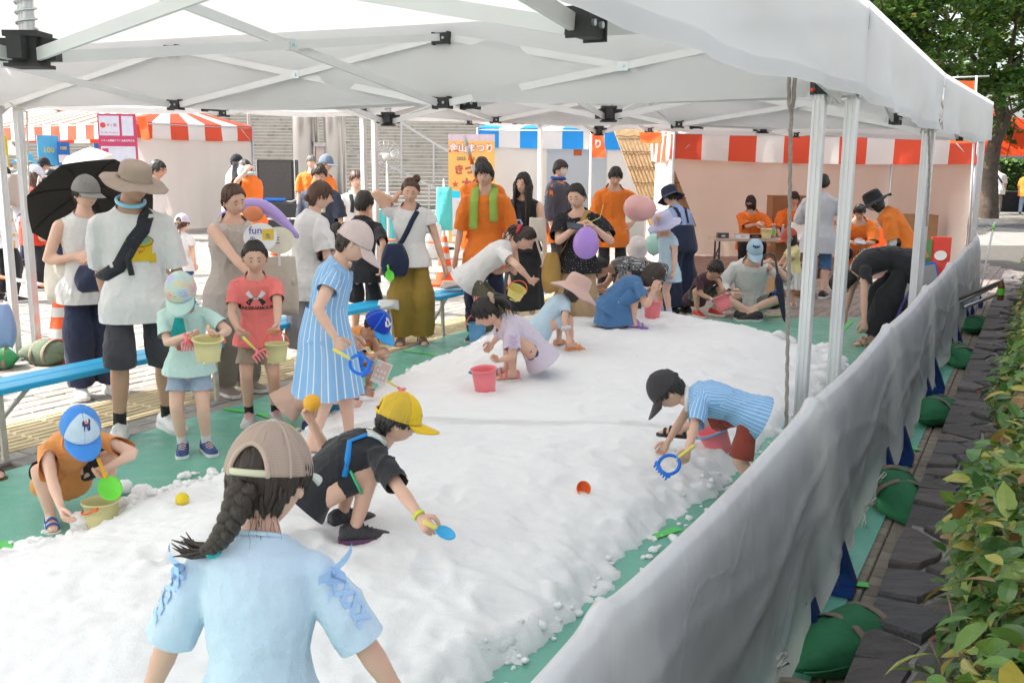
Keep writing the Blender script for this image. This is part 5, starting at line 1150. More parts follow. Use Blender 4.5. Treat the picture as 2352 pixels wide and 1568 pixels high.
def sleeve_pts(P, side, frac):
 j = P.j; S, E, w_ = j['S'+side], j['E'+side], j['w'+side.lower()]
 if frac <= 1: return [S+(j['p3']-S)*.30, S, lerp(S, E, frac*.5), lerp(S, E, frac)], (E-S).normalized()
 return [S+(j['p3']-S)*.25, S, lerp(S, E, .5), E, lerp(E, w_, (frac-1)*.5), lerp(E, w_, frac-1)], (w_-E).normalized()
def shirt(P, m, sleeve=.62, hem=.07, ease=.016, sl_ease=.022, name='shirt', drop=None, hemk=1.02, amp=.0125, seed=None, neckcut=True, vox=None, hemcut=True):
 ease *= .62; sl_ease *= .72
 h = P.h; j = P.j; seed = seed or int(h*1000+abs(P.loc.x)*77) % 997; mb = MB(); torso_rings(P, mb, ease*h/1.5+.003, hem=hem+.03, drop=drop, hemk=hemk)
 ends = []
 if sleeve > 0:
  for sd_ in 'LR':
   pts, d = sleeve_pts(P, sd_, sleeve); end = pts[-1]; pts = pts+[end+d*.03*h]; n = len(pts)
   base = P.rad['ua']+sl_ease*h/1.5; rad = [P.rad['ua']*.95, P.rad['ua']*1.05+sl_ease*h*.22]+[base*(1.0 if sleeve <= 1 else .98)]*(n-3)+[base*1.10 if sleeve <= 1 else P.rad['wr']+.012*h]
   if sleeve > 1: rad[-2] = P.rad['wr']+.012*h
   limb(mb, pts, rad, 14); ends.append((end, d, sd_))
 else:
  for sd_ in 'LR': mb.ell(lerp(j['S'+sd_], j['p3'], .22), (P.rad['ua']*1.05,)*3, 12, 8)
 vx = vox or P.vox*.9; me = remesh(mb, vx, 4)
 wrinkle(P, me, amp*h/1.5, seed)
 d0 = drop if drop is not None else -(j['p1']-j['p0']).normalized()
 tor = [(j['p0']+d0*.2*h, j['p2'], P.rad['chw']), (j['p2'], j['p3'], P.rad['chw'])]; arm = lambda k: [(j['S'+k], lerp(j['S'+k], j['E'+k], min(1, max(.3, sleeve))), P.rad['ua']*1.35)]+([(j['E'+k], j['w'+k.lower()], P.rad['fa']*1.35)] if sleeve > 1.1 else [])
 if hemcut: cut(me, j['p0']+d0*hem*h, d0, tor, arm('L')+arm('R'))
 if neckcut: cut(me, lerp(j['p3'], j['hb'], .12), ((j['hb']-j['p3']).normalized()*.95+P.chf*.30).normalized(), [(j['p3'], P.hc, P.rad['neck']*1.5)], [(j['SL'], j['SR'], P.rad['ua']*.8)])
 for c, d, k in ends: cut(me, c, d, arm(k), tor+arm('R' if k == 'L' else 'L'))
 seg_tc(P, me, [(j['p0'], j['p2'], P.lf, P.rad['chw'], 0), (j['p2'], j['p3'], P.sl, P.rad['chw'], 0), (j['SL'], j['EL'], P.up+P.fw*.3, P.rad['ua']*1.3, 1), (j['SR'], j['ER'], P.up+P.fw*.3, P.rad['ua']*1.3, 2)])
 o = finish(P, me, name, m); P.top = o
 if neckcut and sleeve > 0 and P.vox < .0082:
  nn = ((j['hb']-j['p3']).normalized()*.95+P.chf*.30).normalized(); c = lerp(j['p3'], j['hb'], .14); x = (P.sl-nn*P.sl.dot(nn)).normalized(); y = nn.cross(x); rr = P.rad['neck']*1.47+ease*h*.3; MB().tube([c+(x*math.cos(a)+y*math.sin(a)*.97)*rr for a in [2*PI*i/24 for i in range(25)]], .0055*h/1.3, 6, ref=nn, flat=.6).build('neckband', m, o)
 return o
def bottoms(P, m, length=.9, wide=1.0, flare=1.0, ease=.018, name='shorts', amp=.0135, waist=.055, seed=3, vox=None, cutend=True):
 h = P.h; j = P.j; mb = MB(); r = P.rad; e = ease*h/1.5; d0 = (j['p1']-j['p0']).normalized()
 st = []
 for c, a, b_ in ((j['p0']-d0*.05*h, r['hiw']*.9, r['hid']*.95), (j['p0']-d0*.02*h, r['hiw'], r['hid']), (j['p0'], r['hiw']*1.0, r['hid']*1.02), (j['p0']+d0*waist*h*.6, lerp(r['hiw'], r['waw'], .4), lerp(r['hid'], r['wad'], .4)), (j['p0']+d0*waist*h, lerp(r['hiw'], r['waw'], .7), lerp(r['hid'], r['wad'], .7))):
  f = P.lf.cross(d0).normalized(); st.append([c+P.lf*math.cos(q)*(a+e*.7)+f*math.sin(q)*(b_+e*.7) for q in [2*PI*k/22 for k in range(22)]])
 mb.rings(st); ends = []
 for sd_ in 'LR':
  H, K, A = j['H'+sd_], j['K'+sd_], j['a'+sd_.lower()]; n = 7; pts = []; rad = []
  tot = length
  for i in range(n+1):
   t = tot*i/n; p = lerp(H, K, t) if t <= 1 else lerp(K, A, t-1); base = (lerp(r['th'], r['kn'], min(1, t)) if t <= 1 else lerp(r['kn'], r['an']*1.25, min(1, (t-1)*1.0))); kw = min(1, max(0, (t-.42)/.4)); w_ = base*lerp(min(wide, 1.0), wide, kw)+e*lerp(.35, 1, kw)
   w_ *= lerp(1, flare, i/n); pts.append(p); rad.append(w_)
  d = (K-H).normalized() if tot <= 1 else (A-K).normalized(); end = pts[-1].copy(); pts.append(end+d*.03*h); rad.append(rad[-1])
  limb(mb, pts, rad, 16, 2); ends.append((end, d, sd_))
 me = remesh(mb, vox or P.vox*.95, 4); wrinkle(P, me, amp*h/1.5, seed, 24)
 if cutend:
  leg = lambda k: [(j['H'+k], j['K'+k], r['th']), (j['K'+k], j['a'+k.lower()], r['kn'])]
  for c, d, k in ends: cut(me, c, d, leg(k), leg('R' if k == 'L' else 'L')+[(j['p0'], j['p1'], r['hiw'])])
 seg_tc(P, me, [(j['p0'], j['p1'], P.lf, P.rad['hiw'], 0), (j['HL'], j['KL'], P.fw, r['th'], 1), (j['HR'], j['KR'], P.fw, r['th'], 2), (j['KL'], j['al'], P.fw, r['kn'], 1), (j['KR'], j['ar'], P.fw, r['kn'], 2)])
 return finish(P, me, name, m)
def skirt(P, m, length=.25, flare=1.7, start=.06, pleat=.05, npl=14, name='skirt', drop=None, seed=0, deep=1.0):
 h = P.h; j = P.j; r = P.rad; d0 = (j['p1']-j['p0']).normalized(); dn = Vector(drop).normalized() if drop is not None else Vector((0, 0, -1)); n = 16; seg = 72; rows = []; top = j['p0']+d0*start*h
 for i in range(n+1):
  t = i/n; c = top+lerp(-d0, dn, min(1, t*2)).normalized()*(length+start)*h*t; k = 1+(flare-1)*t**1.1; a, b_ = (lerp(r['waw'], r['hiw'], min(1, t*3))+.012*h)*k, (lerp(r['wad'], r['hid'], min(1, t*3))+.012*h)*k*deep; row = []
  f = P.fw
  for q in range(seg):
   an = 2*PI*q/seg; w_ = 1+pleat*t*(math.sin(an*npl+seed)+.5*math.sin(an*npl*.53+1+seed)+.3*math.sin(an*2.1*npl)); row.append(c+P.lf*math.cos(an)*a*w_+f*math.sin(an)*b_*w_+Vector((0, 0, .006*h*math.sin(an*3+seed)*t)))
  rows.append(row)
 mb = MB(); mb.rings(rows, cap0=False, cap1=False); me = mb.mesh(name, m, fix=False)
 at = me.attributes.new('tc', 'FLOAT_VECTOR', 'POINT'); v = []
 for i in range(n+1):
  for q in range(seg): an = 2*PI*q/seg; an = an-2*PI if an > PI else an; v += [an*r['hiw'], -i/n*length*h, 0]
 at.data.foreach_set('vector', v); return link(name, me, P.root)
# headgear
def dome_pts(P, k, base, ni=12, nj=40, az0=0, kz=1.06, flat=0):
 a, b_, c = P.hr; rows = []
 for i in range(ni+1):
  t = i/ni; el = lerp(90, base, t); row = []
  for q in range(nj):
   an = 2*PI*q/nj; x, y, z = math.cos(R(el))*math.cos(an), math.cos(R(el))*math.sin(an), math.sin(R(el)); row.append(P.hc+P.HM@Vector((x*a*k*1.03-.01*P.Hh, y*b_*k*1.04, z*c*kz)))
  rows.append(row)
 return rows
def cap(P, m, bill=None, k=1.12, base=8, bl=.42, back=None, mesh=None, name='cap', seam=None, button=None, strap=None, hole=False, bd=6):
 mb = MB(); ni, nj = 20, 96; rows = dome_pts(P, k, base, ni, nj, kz=1.13); faces = []; vs = [p for r_ in rows for p in r_]
 for i in range(ni):
  for q in range(nj):
   an = (q+.5)*360/nj; fr = abs((an+180) % 360-180) < 62
   if hole and ((an-180)/30)**2+((i+.5-ni)/8.0)**2 < 1: continue
   faces.append(((i*nj+q, (i+1)*nj+q, (i+1)*nj+(q+1) % nj, i*nj+(q+1) % nj), 0 if fr or mesh is None else 1))
 for f, mi in faces: mb.cur = mi; mb.add([], [])
 mb.v = [tuple(p) for p in vs]; mb.f = [f for f, _ in faces]; mb.mi = [mi for _, mi in faces]
 me = mb.mesh(name, [m, mesh or m])
 sd_ = me.attributes.new('tc', 'FLOAT_VECTOR', 'POINT'); co = co_get(me)-np.array(P.hc); l = co@np.array(P.HM); sd_.data.foreach_set('vector', l.astype(np.float32).ravel())
 o = link(name, me, P.root); so_ = o.modifiers.new('thickness', 'SOLIDIFY'); so_.thickness = .0025; so_.offset = 1
 sm = MB()
 for an in (0, 62, 118, 180, 242, 298):
  pts = [rows[i][int(an/360*nj) % nj] for i in range(0, ni+1)]; pts = [P.hc+(p-P.hc)*1.008 for p in pts]
  if hole and an == 180: pts = pts[:-8]
  sm.tube(pts, .0022 if an in (0,) else .0032, 5)
 if hole:
  arch = []
  for q in range(25):
   a_ = PI*q/24; an = 180+30*math.cos(a_); ii = ni-8.0*math.sin(a_); fa = an/360*nj; i0 = int(fa); g0 = lambda q: lerp(rows[min(ni, q)][i0 % nj], rows[min(ni, q)][(i0+1) % nj], fa-i0); arch.append(P.hc+(lerp(g0(int(ii)), g0(int(ii)+1), ii-int(ii))-P.hc)*1.006)
  sm.tube(arch, .0055, 6)
 sm.build('seam', seam or bill or m, o)
 if button is not None or True:
  b2 = MB(); b2.ell(P.hc+P.HM@Vector((-.01*P.Hh, 0, P.hr[2]*1.135)), (.055*P.Hh, .055*P.Hh, .022*P.Hh), 12, 6, P.HM); b2.build('button', button or bill or m, o)
 gb = MB(); a, bb_ = P.hr[0]*k*1.03, P.hr[1]*k*1.04; rows2 = []
 for i in range(7):
  t = i/6; row = []
  for q in range(21):
   s_ = lerp(-64, 64, q/20); L = bl*P.Hh*math.cos(R(s_*1.18))**.55 if abs(s_) < 76 else 0
   x0, y0 = math.cos(R(s_))*a*math.cos(R(base))-.01*P.Hh, math.sin(R(s_))*bb_*math.cos(R(base)); z0 = math.sin(R(base))*P.hr[2]*1.13
   row.append(P.hc+P.HM@Vector((x0+L*t*.97, y0*(1+.02*t), z0-L*t*math.tan(R(bd))*1.0-(.10*P.Hh)*(s_/64)**2*(.15+t)*.9)))
  rows2.append(row)
 gb.grid(rows2); bo = gb.build('bill', bill or m, o); s2 = bo.modifiers.new('thickness', 'SOLIDIFY'); s2.thickness = .004
 if strap is not None:
  st = MB(); pts = [rows[ni][int(an/360*nj) % nj] for an in range(150, 212, 6)]; st.tube([P.hc+(p-P.hc)*1.01+P.hu*.006 for p in pts], .0075, 6, ref=P.hu, flat=.35); st.build('strap', strap, o)
 P.cap = o; return o
def bucket(P, m, k=1.13, base=2, brim=.42, droop=32, wave=.03, name='bucket_hat', crown=1.10, band=None, seed=0):
 a, b_, c = P.hr[0]*k*1.03, P.hr[1]*k*1.05, P.hr[2]*crown; nj = 60; prof = [(.0, 1.0), (.35, .992), (.62, .965), (.80, .90), (.90, .80), (.95, .62), (.98, .40), (1.0, .18), (1.02, math.sin(R(base)))]; rows = []
 for r_, z in prof: rows.append([P.hc+P.HM@Vector((math.cos(q)*a*r_-.01*P.Hh, math.sin(q)*b_*r_, c*z)) for q in [2*PI*i/nj for i in range(nj)]])
 for i in range(1, 7):
  t = i/6; L = brim*P.Hh*t; row = []
  for q in [2*PI*s_/nj for s_ in range(nj)]:
   wv = wave*P.Hh*t*(math.sin(q*3+seed)+.7*math.sin(q*5+2*seed)+.4*math.sin(q*9)); row.append(P.hc+P.HM@Vector((math.cos(q)*(a*1.02+L*math.cos(R(droop)))-.01*P.Hh, math.sin(q)*(b_*1.02+L*math.cos(R(droop))), c*math.sin(R(base))-L*math.sin(R(droop))+wv)))
  rows.append(row)
 mb = MB(); mb.rings(rows, cap0=False, cap1=False); me = mb.mesh(name, m)
 sd_ = me.attributes.new('tc', 'FLOAT_VECTOR', 'POINT'); co = co_get(me)-np.array(P.hc); sd_.data.foreach_set('vector', (co@np.array(P.HM)).astype(np.float32).ravel())
 o = link(name, me, P.root); so_ = o.modifiers.new('thickness', 'SOLIDIFY'); so_.thickness = .003; so_.offset = 1
 if band is not None:
  g = MB(); rr = [[P.hc+(p-P.hc)*1.012 for p in rows[7]], [P.hc+(p-P.hc)*1.012 for p in rows[8]]]; g.rings(rr, cap0=False, cap1=False); g.build('hat_band', band, o)
 P.cap = o; return o
# footwear
M_solew = mat('white rubber sole', (.72, .71, .69), .6, .05, 20, .1, 80); M_soleb = mat('dark rubber sole', (.03, .03, .032), .7)
def shoes(P, m, sole=None, sock=None, tongue=None, name='shoe', lace=None):
 for A, toe in ((P.j['al'], P.toeL), (P.j['ar'], P.toeR)):
  h = P.h*(1.0 if P.h > 1.4 else 1.06); g = A.z-.043*P.h; side = toe.cross(Vector((0, 0, 1))); mb = MB(); rs = []
  for f, hw, z1 in ((-.050, .016, .040), (-.046, .024, .056), (-.026, .0285, .066), (0, .028, .066), (.028, .028, .056), (.062, .031, .040), (.094, .030, .030), (.114, .022, .024), (.122, .010, .016)):
   c = Vector((A.x, A.y, g))+toe*f*h; rs.append([c+side*math.cos(a)*hw*h+Vector((0, 0, .012*h+(z1*h-.012*h)*max(0, math.sin(a))**.7 if math.sin(a) > 0 else .008*h)) for a in [2*PI*q/16 for q in range(16)]])
  mb.rings(rs); o = mb.build(name, m, P.root)
  sb_ = MB(); rs = []
  pts = [(-.053, .014), (-.048, .026), (-.02, .0305), (.03, .030), (.065, .033), (.097, .032), (.117, .024), (.126, .010)]; prof = [(f, w_) for f, w_ in pts]+[(f, -w_) for f, w_ in reversed(pts)]
  for z in (.001, .016*h): rs.append([Vector((A.x, A.y, g+z))+toe*f*h+side*w_*h for f, w_ in prof])
  sb_.rings(rs); sb_.build('sole', sole or M_solew, o, smooth=False)
  if lace is not None:
   lb = MB()
   for q in range(4): f = .030+.014*q; z = lerp(.058, .036, q/3)*h; c = Vector((A.x, A.y, g+z))+toe*f*h; lb.tube([c-side*.017*h-Vector((0, 0, .006*h)), c+Vector((0, 0, .003*h)), c+side*.017*h-Vector((0, 0, .006*h))], .0035, 5)
   lb.build('lace', lace, o)
  if sock is not None:
   sk = MB(); K = P.j['KL'] if A is P.j['al'] else P.j['KR']; d = (K-A).normalized(); sk.tube([A-d*.01*P.h, A+d*.03*P.h, A+d*.055*P.h], [P.rad['an']*1.2, P.rad['an']*1.18, P.rad['an']*1.2], 12); sk.build('sock', sock, P.root)
def sandals(P, m, sole=None, name='sandal'):
 for A, toe in ((P.j['al'], P.toeL), (P.j['ar'], P.toeR)):
  h = P.h; g = A.z-.043*P.h; side = toe.cross(Vector((0, 0, 1))); o = None; pts = [(-.050, .012), (-.044, .023), (-.02, .0265), (.03, .0265), (.068, .031), (.095, .030), (.112, .020), (.118, .008)]; prof = [(f, w_) for f, w_ in pts]+[(f, -w_) for f, w_ in reversed(pts)]; mb = MB()
  mb.rings([[Vector((A.x, A.y, g+z))+toe*f*h+side*w_*h for f, w_ in prof] for z in (-.008, .004)]); o = mb.build(name, sole or m, P.root, smooth=False)
  for f, hw, z1 in ((.072, .0262, .031), (.042, .0235, .045), (-.030, .0215, .048)):
   sb_ = MB(); c = Vector((A.x, A.y, g))+toe*f*h; sb_.tube([c+side*math.cos(a)*hw*h*1.03+Vector((0, 0, z1*h*1.03*max(0, math.sin(a))**.75+.002)) for a in [PI*q/10 for q in range(11)]], .0085*h, 6, ref=toe, flat=.35); sb_.build('strap', m, o)
# prints laid on to cloth
def project_print(P, target, mbs, origin, right, upv, name='print', lift=.0025, far=.3):
 right, upv = Vector(right).normalized(), Vector(upv).normalized(); nrm = right.cross(upv).normalized(); tm = target.data; bvh = BVHTree.FromPolygons([v.co.copy() for v in tm.vertices], [tuple(p.vertices) for p in tm.polygons]); out = []
 for mb, m in mbs:
  bm = bmesh.new(); t_ = mb.mesh('t', m, smooth=False, fix=False); bm.from_mesh(t_); bpy.data.meshes.remove(t_); bmesh.ops.triangulate(bm, faces=bm.faces)
  for _ in range(3):
   le = [e for e in bm.edges if e.calc_length() > .03]
   if not le: break
   bmesh.ops.subdivide_edges(bm, edges=le, cuts=1); bmesh.ops.triangulate(bm, faces=bm.faces)
  for v in bm.verts:
   p = Vector(origin)+right*v.co.x+upv*v.co.y; hit = bvh.ray_cast(p+nrm*far, -nrm)
   v.co = (hit[0]+nrm*lift) if hit[0] is not None else bvh.find_nearest(p)[0]+nrm*lift
  me = bpy.data.meshes.new(name); bm.to_mesh(me); bm.free(); me.materials.clear(); me.materials.append(m); out.append(link(name, me, target))
 return out
def text_mb(s_, size=.05, bold=.0, ext=0.0, align='CENTER', space=1.0):
 cu = bpy.data.curves.new('t', 'FONT'); cu.body = s_; cu.size = size; cu.align_x = align; cu.align_y = 'CENTER'; cu.offset = bold; cu.extrude = ext; cu.resolution_u = 3; cu.space_character = space
 o = bpy.data.objects.new('t', cu); COL.objects.link(o); dg = bpy.context.evaluated_depsgraph_get(); me = bpy.data.meshes.new_from_object(o.evaluated_get(dg)); mb = MB(); mb.add([tuple(v.co) for v in me.vertices], [tuple(p.vertices) for p in me.polygons]); bpy.data.objects.remove(o); bpy.data.curves.remove(cu); bpy.data.meshes.remove(me); return mb
def poly_mb(pts): m_ = MB(); m_.add([(x, y, 0) for x, y in pts], [tuple(range(len(pts)))]); return m_
# colours
def D(hx, k=1.0): return tuple(min(.88, c*k) for c in hexc(hx))
C_orange = cloth('orange staff tee', (.86, .225, .035), .05); C_white = cloth('white cotton', (.78, .77, .76), .03); C_black = cloth('black cotton', (.030, .031, .035), .15); C_navy = cloth('navy cotton', (.028, .036, .075), .15)
C_khaki = cloth('khaki cotton', (.36, .275, .215), .08); C_beige = cloth('beige trousers', (.50, .36, .22), .07); C_must = cloth('mustard trousers', (.33, .215, .045), .07); C_grey = cloth('charcoal shorts', (.060, .060, .070), .12); C_taupe = cloth('taupe trousers', (.26, .22, .185), .08)
C_denim = cloth('light denim', (.34, .44, .56), .14, bmp=.4, weave=600); C_denim2 = cloth('mid blue denim', (.085, .20, .40), .16, bmp=.4, weave=600); C_denimd = cloth('dark blue denim', (.03, .085, .26), .12); C_olive = cloth('olive trousers', (.115, .11, .08), .1)
C_sock = cloth('black sock', (.03, .03, .032)); C_sockw = cloth('white sock', (.72, .72, .72)); M_whiteshoe = mat('white leather', (.78, .78, .78), .45, .03, 10, .1, 40); M_blackshoe = mat('black shoe', (.03, .03, .033), .5, .1, 20)
C_stripe = cloth_pat('blue pinstripe cotton', 'stripe', (.27, .50, .80), (.78, .82, .88), 34, .055); C_mint = cloth('mint tee', (.56, .77, .72), .04); C_coral = cloth('coral pink tee', (.90, .22, .205), .04); C_sky = cloth('pale sky-blue tee', (.58, .72, .85), .03)
C_boyor = cloth('apricot tee', (.80, .34, .11), .05); C_lav = cloth('pale lavender blouse', (.68, .60, .70), .04); C_dots = cloth_pat('black dotted cotton', 'dots', (.028, .028, .032), (.55, .55, .55), 42, .10); C_sqg = cloth_pat('black patterned cotton', 'squiggle', (.03, .03, .032), (.62, .62, .62), 42)
C_greylav = cloth('pale grey shirt', (.58, .60, .66), .04); C_maroon = cloth('maroon tee', (.085, .040, .050), .12); C_lblue = cloth('pale blue cotton', (.50, .66, .77), .04); C_blue = cloth('bright blue shorts', (.06, .20, .66), .06); C_sage = cloth('sage green shorts', (.15, .19, .15), .08)
C_red = cloth('red top', (.72, .06, .03), .06); C_cream = cloth('cream canvas', (.72, .68, .60), .05); C_lilac = cloth('lilac cotton', (.50, .40, .76), .06); C_peach = cloth('peach shirt', (.74, .50, .40), .05); C_yel = cloth('pale yellow tee', (.78, .72, .36), .05); C_purple = cloth('purple lining', (.22, .12, .52), .08)
C_slate = cloth('slate quilted nylon', (.085, .09, .125), .1, .5); C_beigetop = cloth('beige linen top', (.58, .51, .46), .05); C_skirt = cloth('grey skirt', (.24, .23, .25), .08); C_mesh_b = cloth('beige mesh', (.60, .47, .40), .06); C_capw = cloth('off-white cap', (.66, .68, .62), .04)
def mesh_mat(name, col, scale=190, hole=.30):
 m = bpy.data.materials.new(name); m.use_nodes = True; nt = m.node_tree; bs = nt.nodes['Principled BSDF']; out = nt.nodes['Material Output']; a = attr(nt, 'tc'); bs.inputs['Base Color'].default_value = (*col, 1); bs.inputs['Roughness'].default_value = .8
 sx = nt.nodes.new('ShaderNodeSeparateXYZ'); nt.links.new(a.outputs['Vector'], sx.inputs[0]); at = nt.nodes.new('ShaderNodeMath'); at.operation = 'ARCTAN2'; nt.links.new(sx.outputs[1], at.inputs[0]); nt.links.new(sx.outputs[0], at.inputs[1]); fs = []
 for src, k in ((at.outputs[0], scale*.11), (sx.outputs[2], scale)):
  m1 = nt.nodes.new('ShaderNodeMath'); m1.operation = 'MULTIPLY'; nt.links.new(src, m1.inputs[0]); m1.inputs[1].default_value = k; f = nt.nodes.new('ShaderNodeMath'); f.operation = 'PINGPONG'; nt.links.new(m1.outputs[0], f.inputs[0]); f.inputs[1].default_value = .5; g = nt.nodes.new('ShaderNodeMath'); g.operation = 'LESS_THAN'; nt.links.new(f.outputs[0], g.inputs[0]); g.inputs[1].default_value = hole; fs.append(g)
 mu = nt.nodes.new('ShaderNodeMath'); mu.operation = 'MULTIPLY'; nt.links.new(fs[0].outputs[0], mu.inputs[0]); nt.links.new(fs[1].outputs[0], mu.inputs[1]); tr = nt.nodes.new('ShaderNodeBsdfTransparent'); mx = nt.nodes.new('ShaderNodeMixShader'); nt.links.new(mu.outputs[0], mx.inputs[0]); nt.links.new(bs.outputs[0], mx.inputs[1]); nt.links.new(tr.outputs[0], mx.inputs[2]); nt.links.new(mx.outputs[0], out.inputs[0]); return m
def sz(p): return Vector((p.x, p.y, snow_z(p.x, p.y)))
UP = Vector((0, 0, 1))
# ---- girl seen from behind in the foreground
p = Vector((-.455, 1.80, snow_z(-.455, 1.80)-.0))
girl = person('girl in a pale blue tee with a braid and beige mesh cap', (p.x-.05, p.y, .075), 4, 1.11, skin=1, lean=3, curve=6, head=(14, -10, 0), hl=(.03, .245, .42), hr=(.05, -.275, .42), vox=.0075, pel=(0, None))
hair(girl, 'short', 'dark', th=.035, fringe=16, nape=-42, seed=3)
shirt(girl, C_sky, sleeve=.98, hem=.10, ease=.030, sl_ease=.036, hemk=1.12, amp=.007)
bottoms(girl, C_denim, .8, 1.05)
shoes(girl, M_whiteshoe)
M_netb = mesh_mat('beige net', (.54, .41, .335), 330, .26)
cap(girl, C_capw, bill=C_capw, seam=cloth('tan tape', (.58, .44, .36)), mesh=M_netb, k=1.13, base=4, hole=True, strap=mat('cream plastic strap', (.62, .60, .44), .5), button=C_capw)
Pq = girl; br = []; path = [HP(Pq, -.40, .02, -.08), HP(Pq, -.46, .04, -.30), HP(Pq, -.44, .14, -.52), HP(Pq, -.40, .24, -.64), HP(Pq, -.38, .34, -.72)]
def along(path, t):
 q = t*(len(path)-1); i = min(int(q), len(path)-2); return lerp(path[i], path[i+1], q-i)
for st_ in range(3):
 pts, rad = [], []
 for i in range(46):
  t = i/45; c = along(path, t); ph = t*PI*5+st_*2*PI/3; w_ = Pq.Hh*lerp(.085, .050, t); s1 = Pq.hl*math.sin(ph)*w_; s2 = -Pq.hf*math.sin(2*ph)*w_*.45; pts.append(c+s1+s2-Pq.hf*.02); rad.append(Pq.Hh*lerp(.088, .050, t)*(.9+.12*abs(math.cos(ph))))
 br.append((pts, rad))
locks(girl, br, 1, 'braid', seg=10)
tl = []; rg = random.Random(5)
for k in range(26):
 a0 = path[-1]+Vector((rg.gauss(0, .004), rg.gauss(0, .004), rg.gauss(0, .004))); dr = (Pq.hl*1.0+UP*rg.uniform(-.45, .30)-Pq.hf*rg.uniform(-.2, .3)).normalized(); L = rg.uniform(.05, .085); tl.append(([a0, a0+dr*L*.35+UP*-.004, a0+dr*L*.7+UP*-.006, a0+dr*L+UP*rg.uniform(-.01, .02)], [.0050, .0060, .0036, .0009]))
locks(girl, tl, 2, 'braid_tail', seg=6)
tb = MB(); c = path[-1]; d_ = (path[-1]-path[-2]).normalized(); x_ = d_.orthogonal().normalized(); y_ = d_.cross(x_)
for q in range(3): tb.tube([c+(x_*math.cos(a)+y_*math.sin(a))*.0125+d_*(q-1)*.006+d_*rg.gauss(0, .002) for a in [2*PI*i/16 for i in range(17)]], [.0040+.0016*(i % 2) for i in range(17)], 6)
tb.build('hair_tie', mat('teal hair tie', (.03, .50, .52), .6), girl.hairo)
wisps = []
for k in range(18):
 az = rg.choice([-1, 1])*rg.uniform(125, 178); s_ = on_head(girl, az, rg.uniform(-55, -20), .01); o_ = (s_-girl.hc).normalized(); pts = [s_];
 for i in range(5): pts.append(pts[-1]+o_*rg.uniform(.001, .006)+Vector((rg.gauss(0, .003), rg.gauss(0, .003), -rg.uniform(.006, .016))))
 wisps.append((pts, [.0006, .0005, .0005, .0004, .0003, .0002]))
locks(girl, wisps, 3, 'stray_hair', seg=4)
M_rib = mat('pale blue ribbon', (.40, .60, .88), .55, .05, 10)
for sd_, sg in (('L', 1), ('R', -1)):
 S, E = girl.j['S'+sd_], girl.j['E'+sd_]; d_ = (E-S).normalized(); o_ = (girl.lf*sg*.75-girl.fw*.55+UP*.25); o_ = (o_-d_*o_.dot(d_)).normalized(); s_ = d_.cross(o_).normalized(); rr = girl.rad['ua']+.040*girl.h/1.5; rb = MB()
 bvh = BVHTree.FromPolygons([v.co.copy() for v in girl.top.data.vertices], [tuple(p.vertices) for p in girl.top.data.polygons])
 def onto(t, sx):
  q = lerp(S, E, t)+s_*sx; hit = bvh.ray_cast(q+o_*.2, -o_); return (hit[0] if hit[0] is not None else q+o_*rr)+o_*.004
 for q in range(4):
  t = .12+.16*q
  for k2 in (-1, 1):
   a0, a1 = onto(t, -k2*.020), onto(t+.13, k2*.020); rb.grid([[lerp(a0, a1, f)+o_*.003*math.sin(PI*f)-d_*.006, lerp(a0, a1, f)+o_*.003*math.sin(PI*f)+d_*.006] for f in (0, .25, .5, .75, 1)])
 c = onto(.07, 0)+o_*.004
 for ex, ez in ((-.050, .018), (.048, .012), (-.030, -.045), (.022, -.055)):
  e0 = c+s_*ex+UP*ez*(1 if ez > 0 else .8)+o_*.012; rb.grid([[lerp(c, e0, f)+o_*.012*math.sin(PI*f)+UP*-.008, lerp(c, e0, f)+o_*.012*math.sin(PI*f)+UP*.010] for f in (0, .2, .4, .6, .8, 1)])
 rb.ell(c, (.009, .009, .009), 8, 6); rb.build('sleeve_ribbon', M_rib, girl.top, fix=False)
# ---- boy in black crouching, yellow cap
f0 = G(805, 1222, .19)
b2 = person('boy in a black tee and yellow mesh cap crouching, one arm stretched out', (f0.x-.045, f0.y+.05, snow_z(f0.x-.05, f0.y)), 62, 1.17, skin=1, sex='m', pel=(-.115, .175), lean=46, curve=28, head=(20, -18, 0), hr=PT(972, 1196, 3.50), hl=PT(715, 968, 4.05), er=(-.2, -.5, .1), el=(-.4, .6, -.2), fl=(.03, .085, .043, 10), fr=(.02, -.08, .043, 14), grip=(.55, .75), vox=.008)
hair(b2, 'short', 'black', th=.03, fringe=14, nape=-46, seed=2); shirt(b2, C_black, sleeve=.88, hem=.05, ease=.020, sl_ease=.034); bottoms(b2, C_black, .72, 1.05, name='shorts')
C_ycap = cloth('yellow cap foam', (.88, .58, .02), .04, .7, .15); M_nety = mesh_mat('yellow net', (.80, .53, .06), 330, .25)
cap(b2, C_ycap, mesh=M_nety, k=1.14, base=3, hole=True, strap=C_ycap, bl=.46); M_blkshoe2 = mat('black trainer', (.045, .043, .047), .6, .3, 90)
shoes(b2, M_blkshoe2, sole=mat('plum rubber', (.16, .06, .14), .6), lace=mat('dark strap', (.05, .05, .055), .6))
gt = MB()
for sd_ in 'LR':
 H_, K_ = b2.j['H'+sd_], b2.j['K'+sd_]; c = lerp(H_, K_, .70); d_ = (K_-H_).normalized(); x_ = d_.orthogonal().normalized(); y_ = d_.cross(x_); rr = lerp(b2.rad['th'], b2.rad['kn'], .7)*1.05+.016; gt.tube([c+(x_*math.cos(a)+y_*math.sin(a))*rr for a in [2*PI*i/20 for i in range(21)]], .006, 6)
gt.build('piping', mat('green piping', (.05, .45, .20), .6), b2.root)
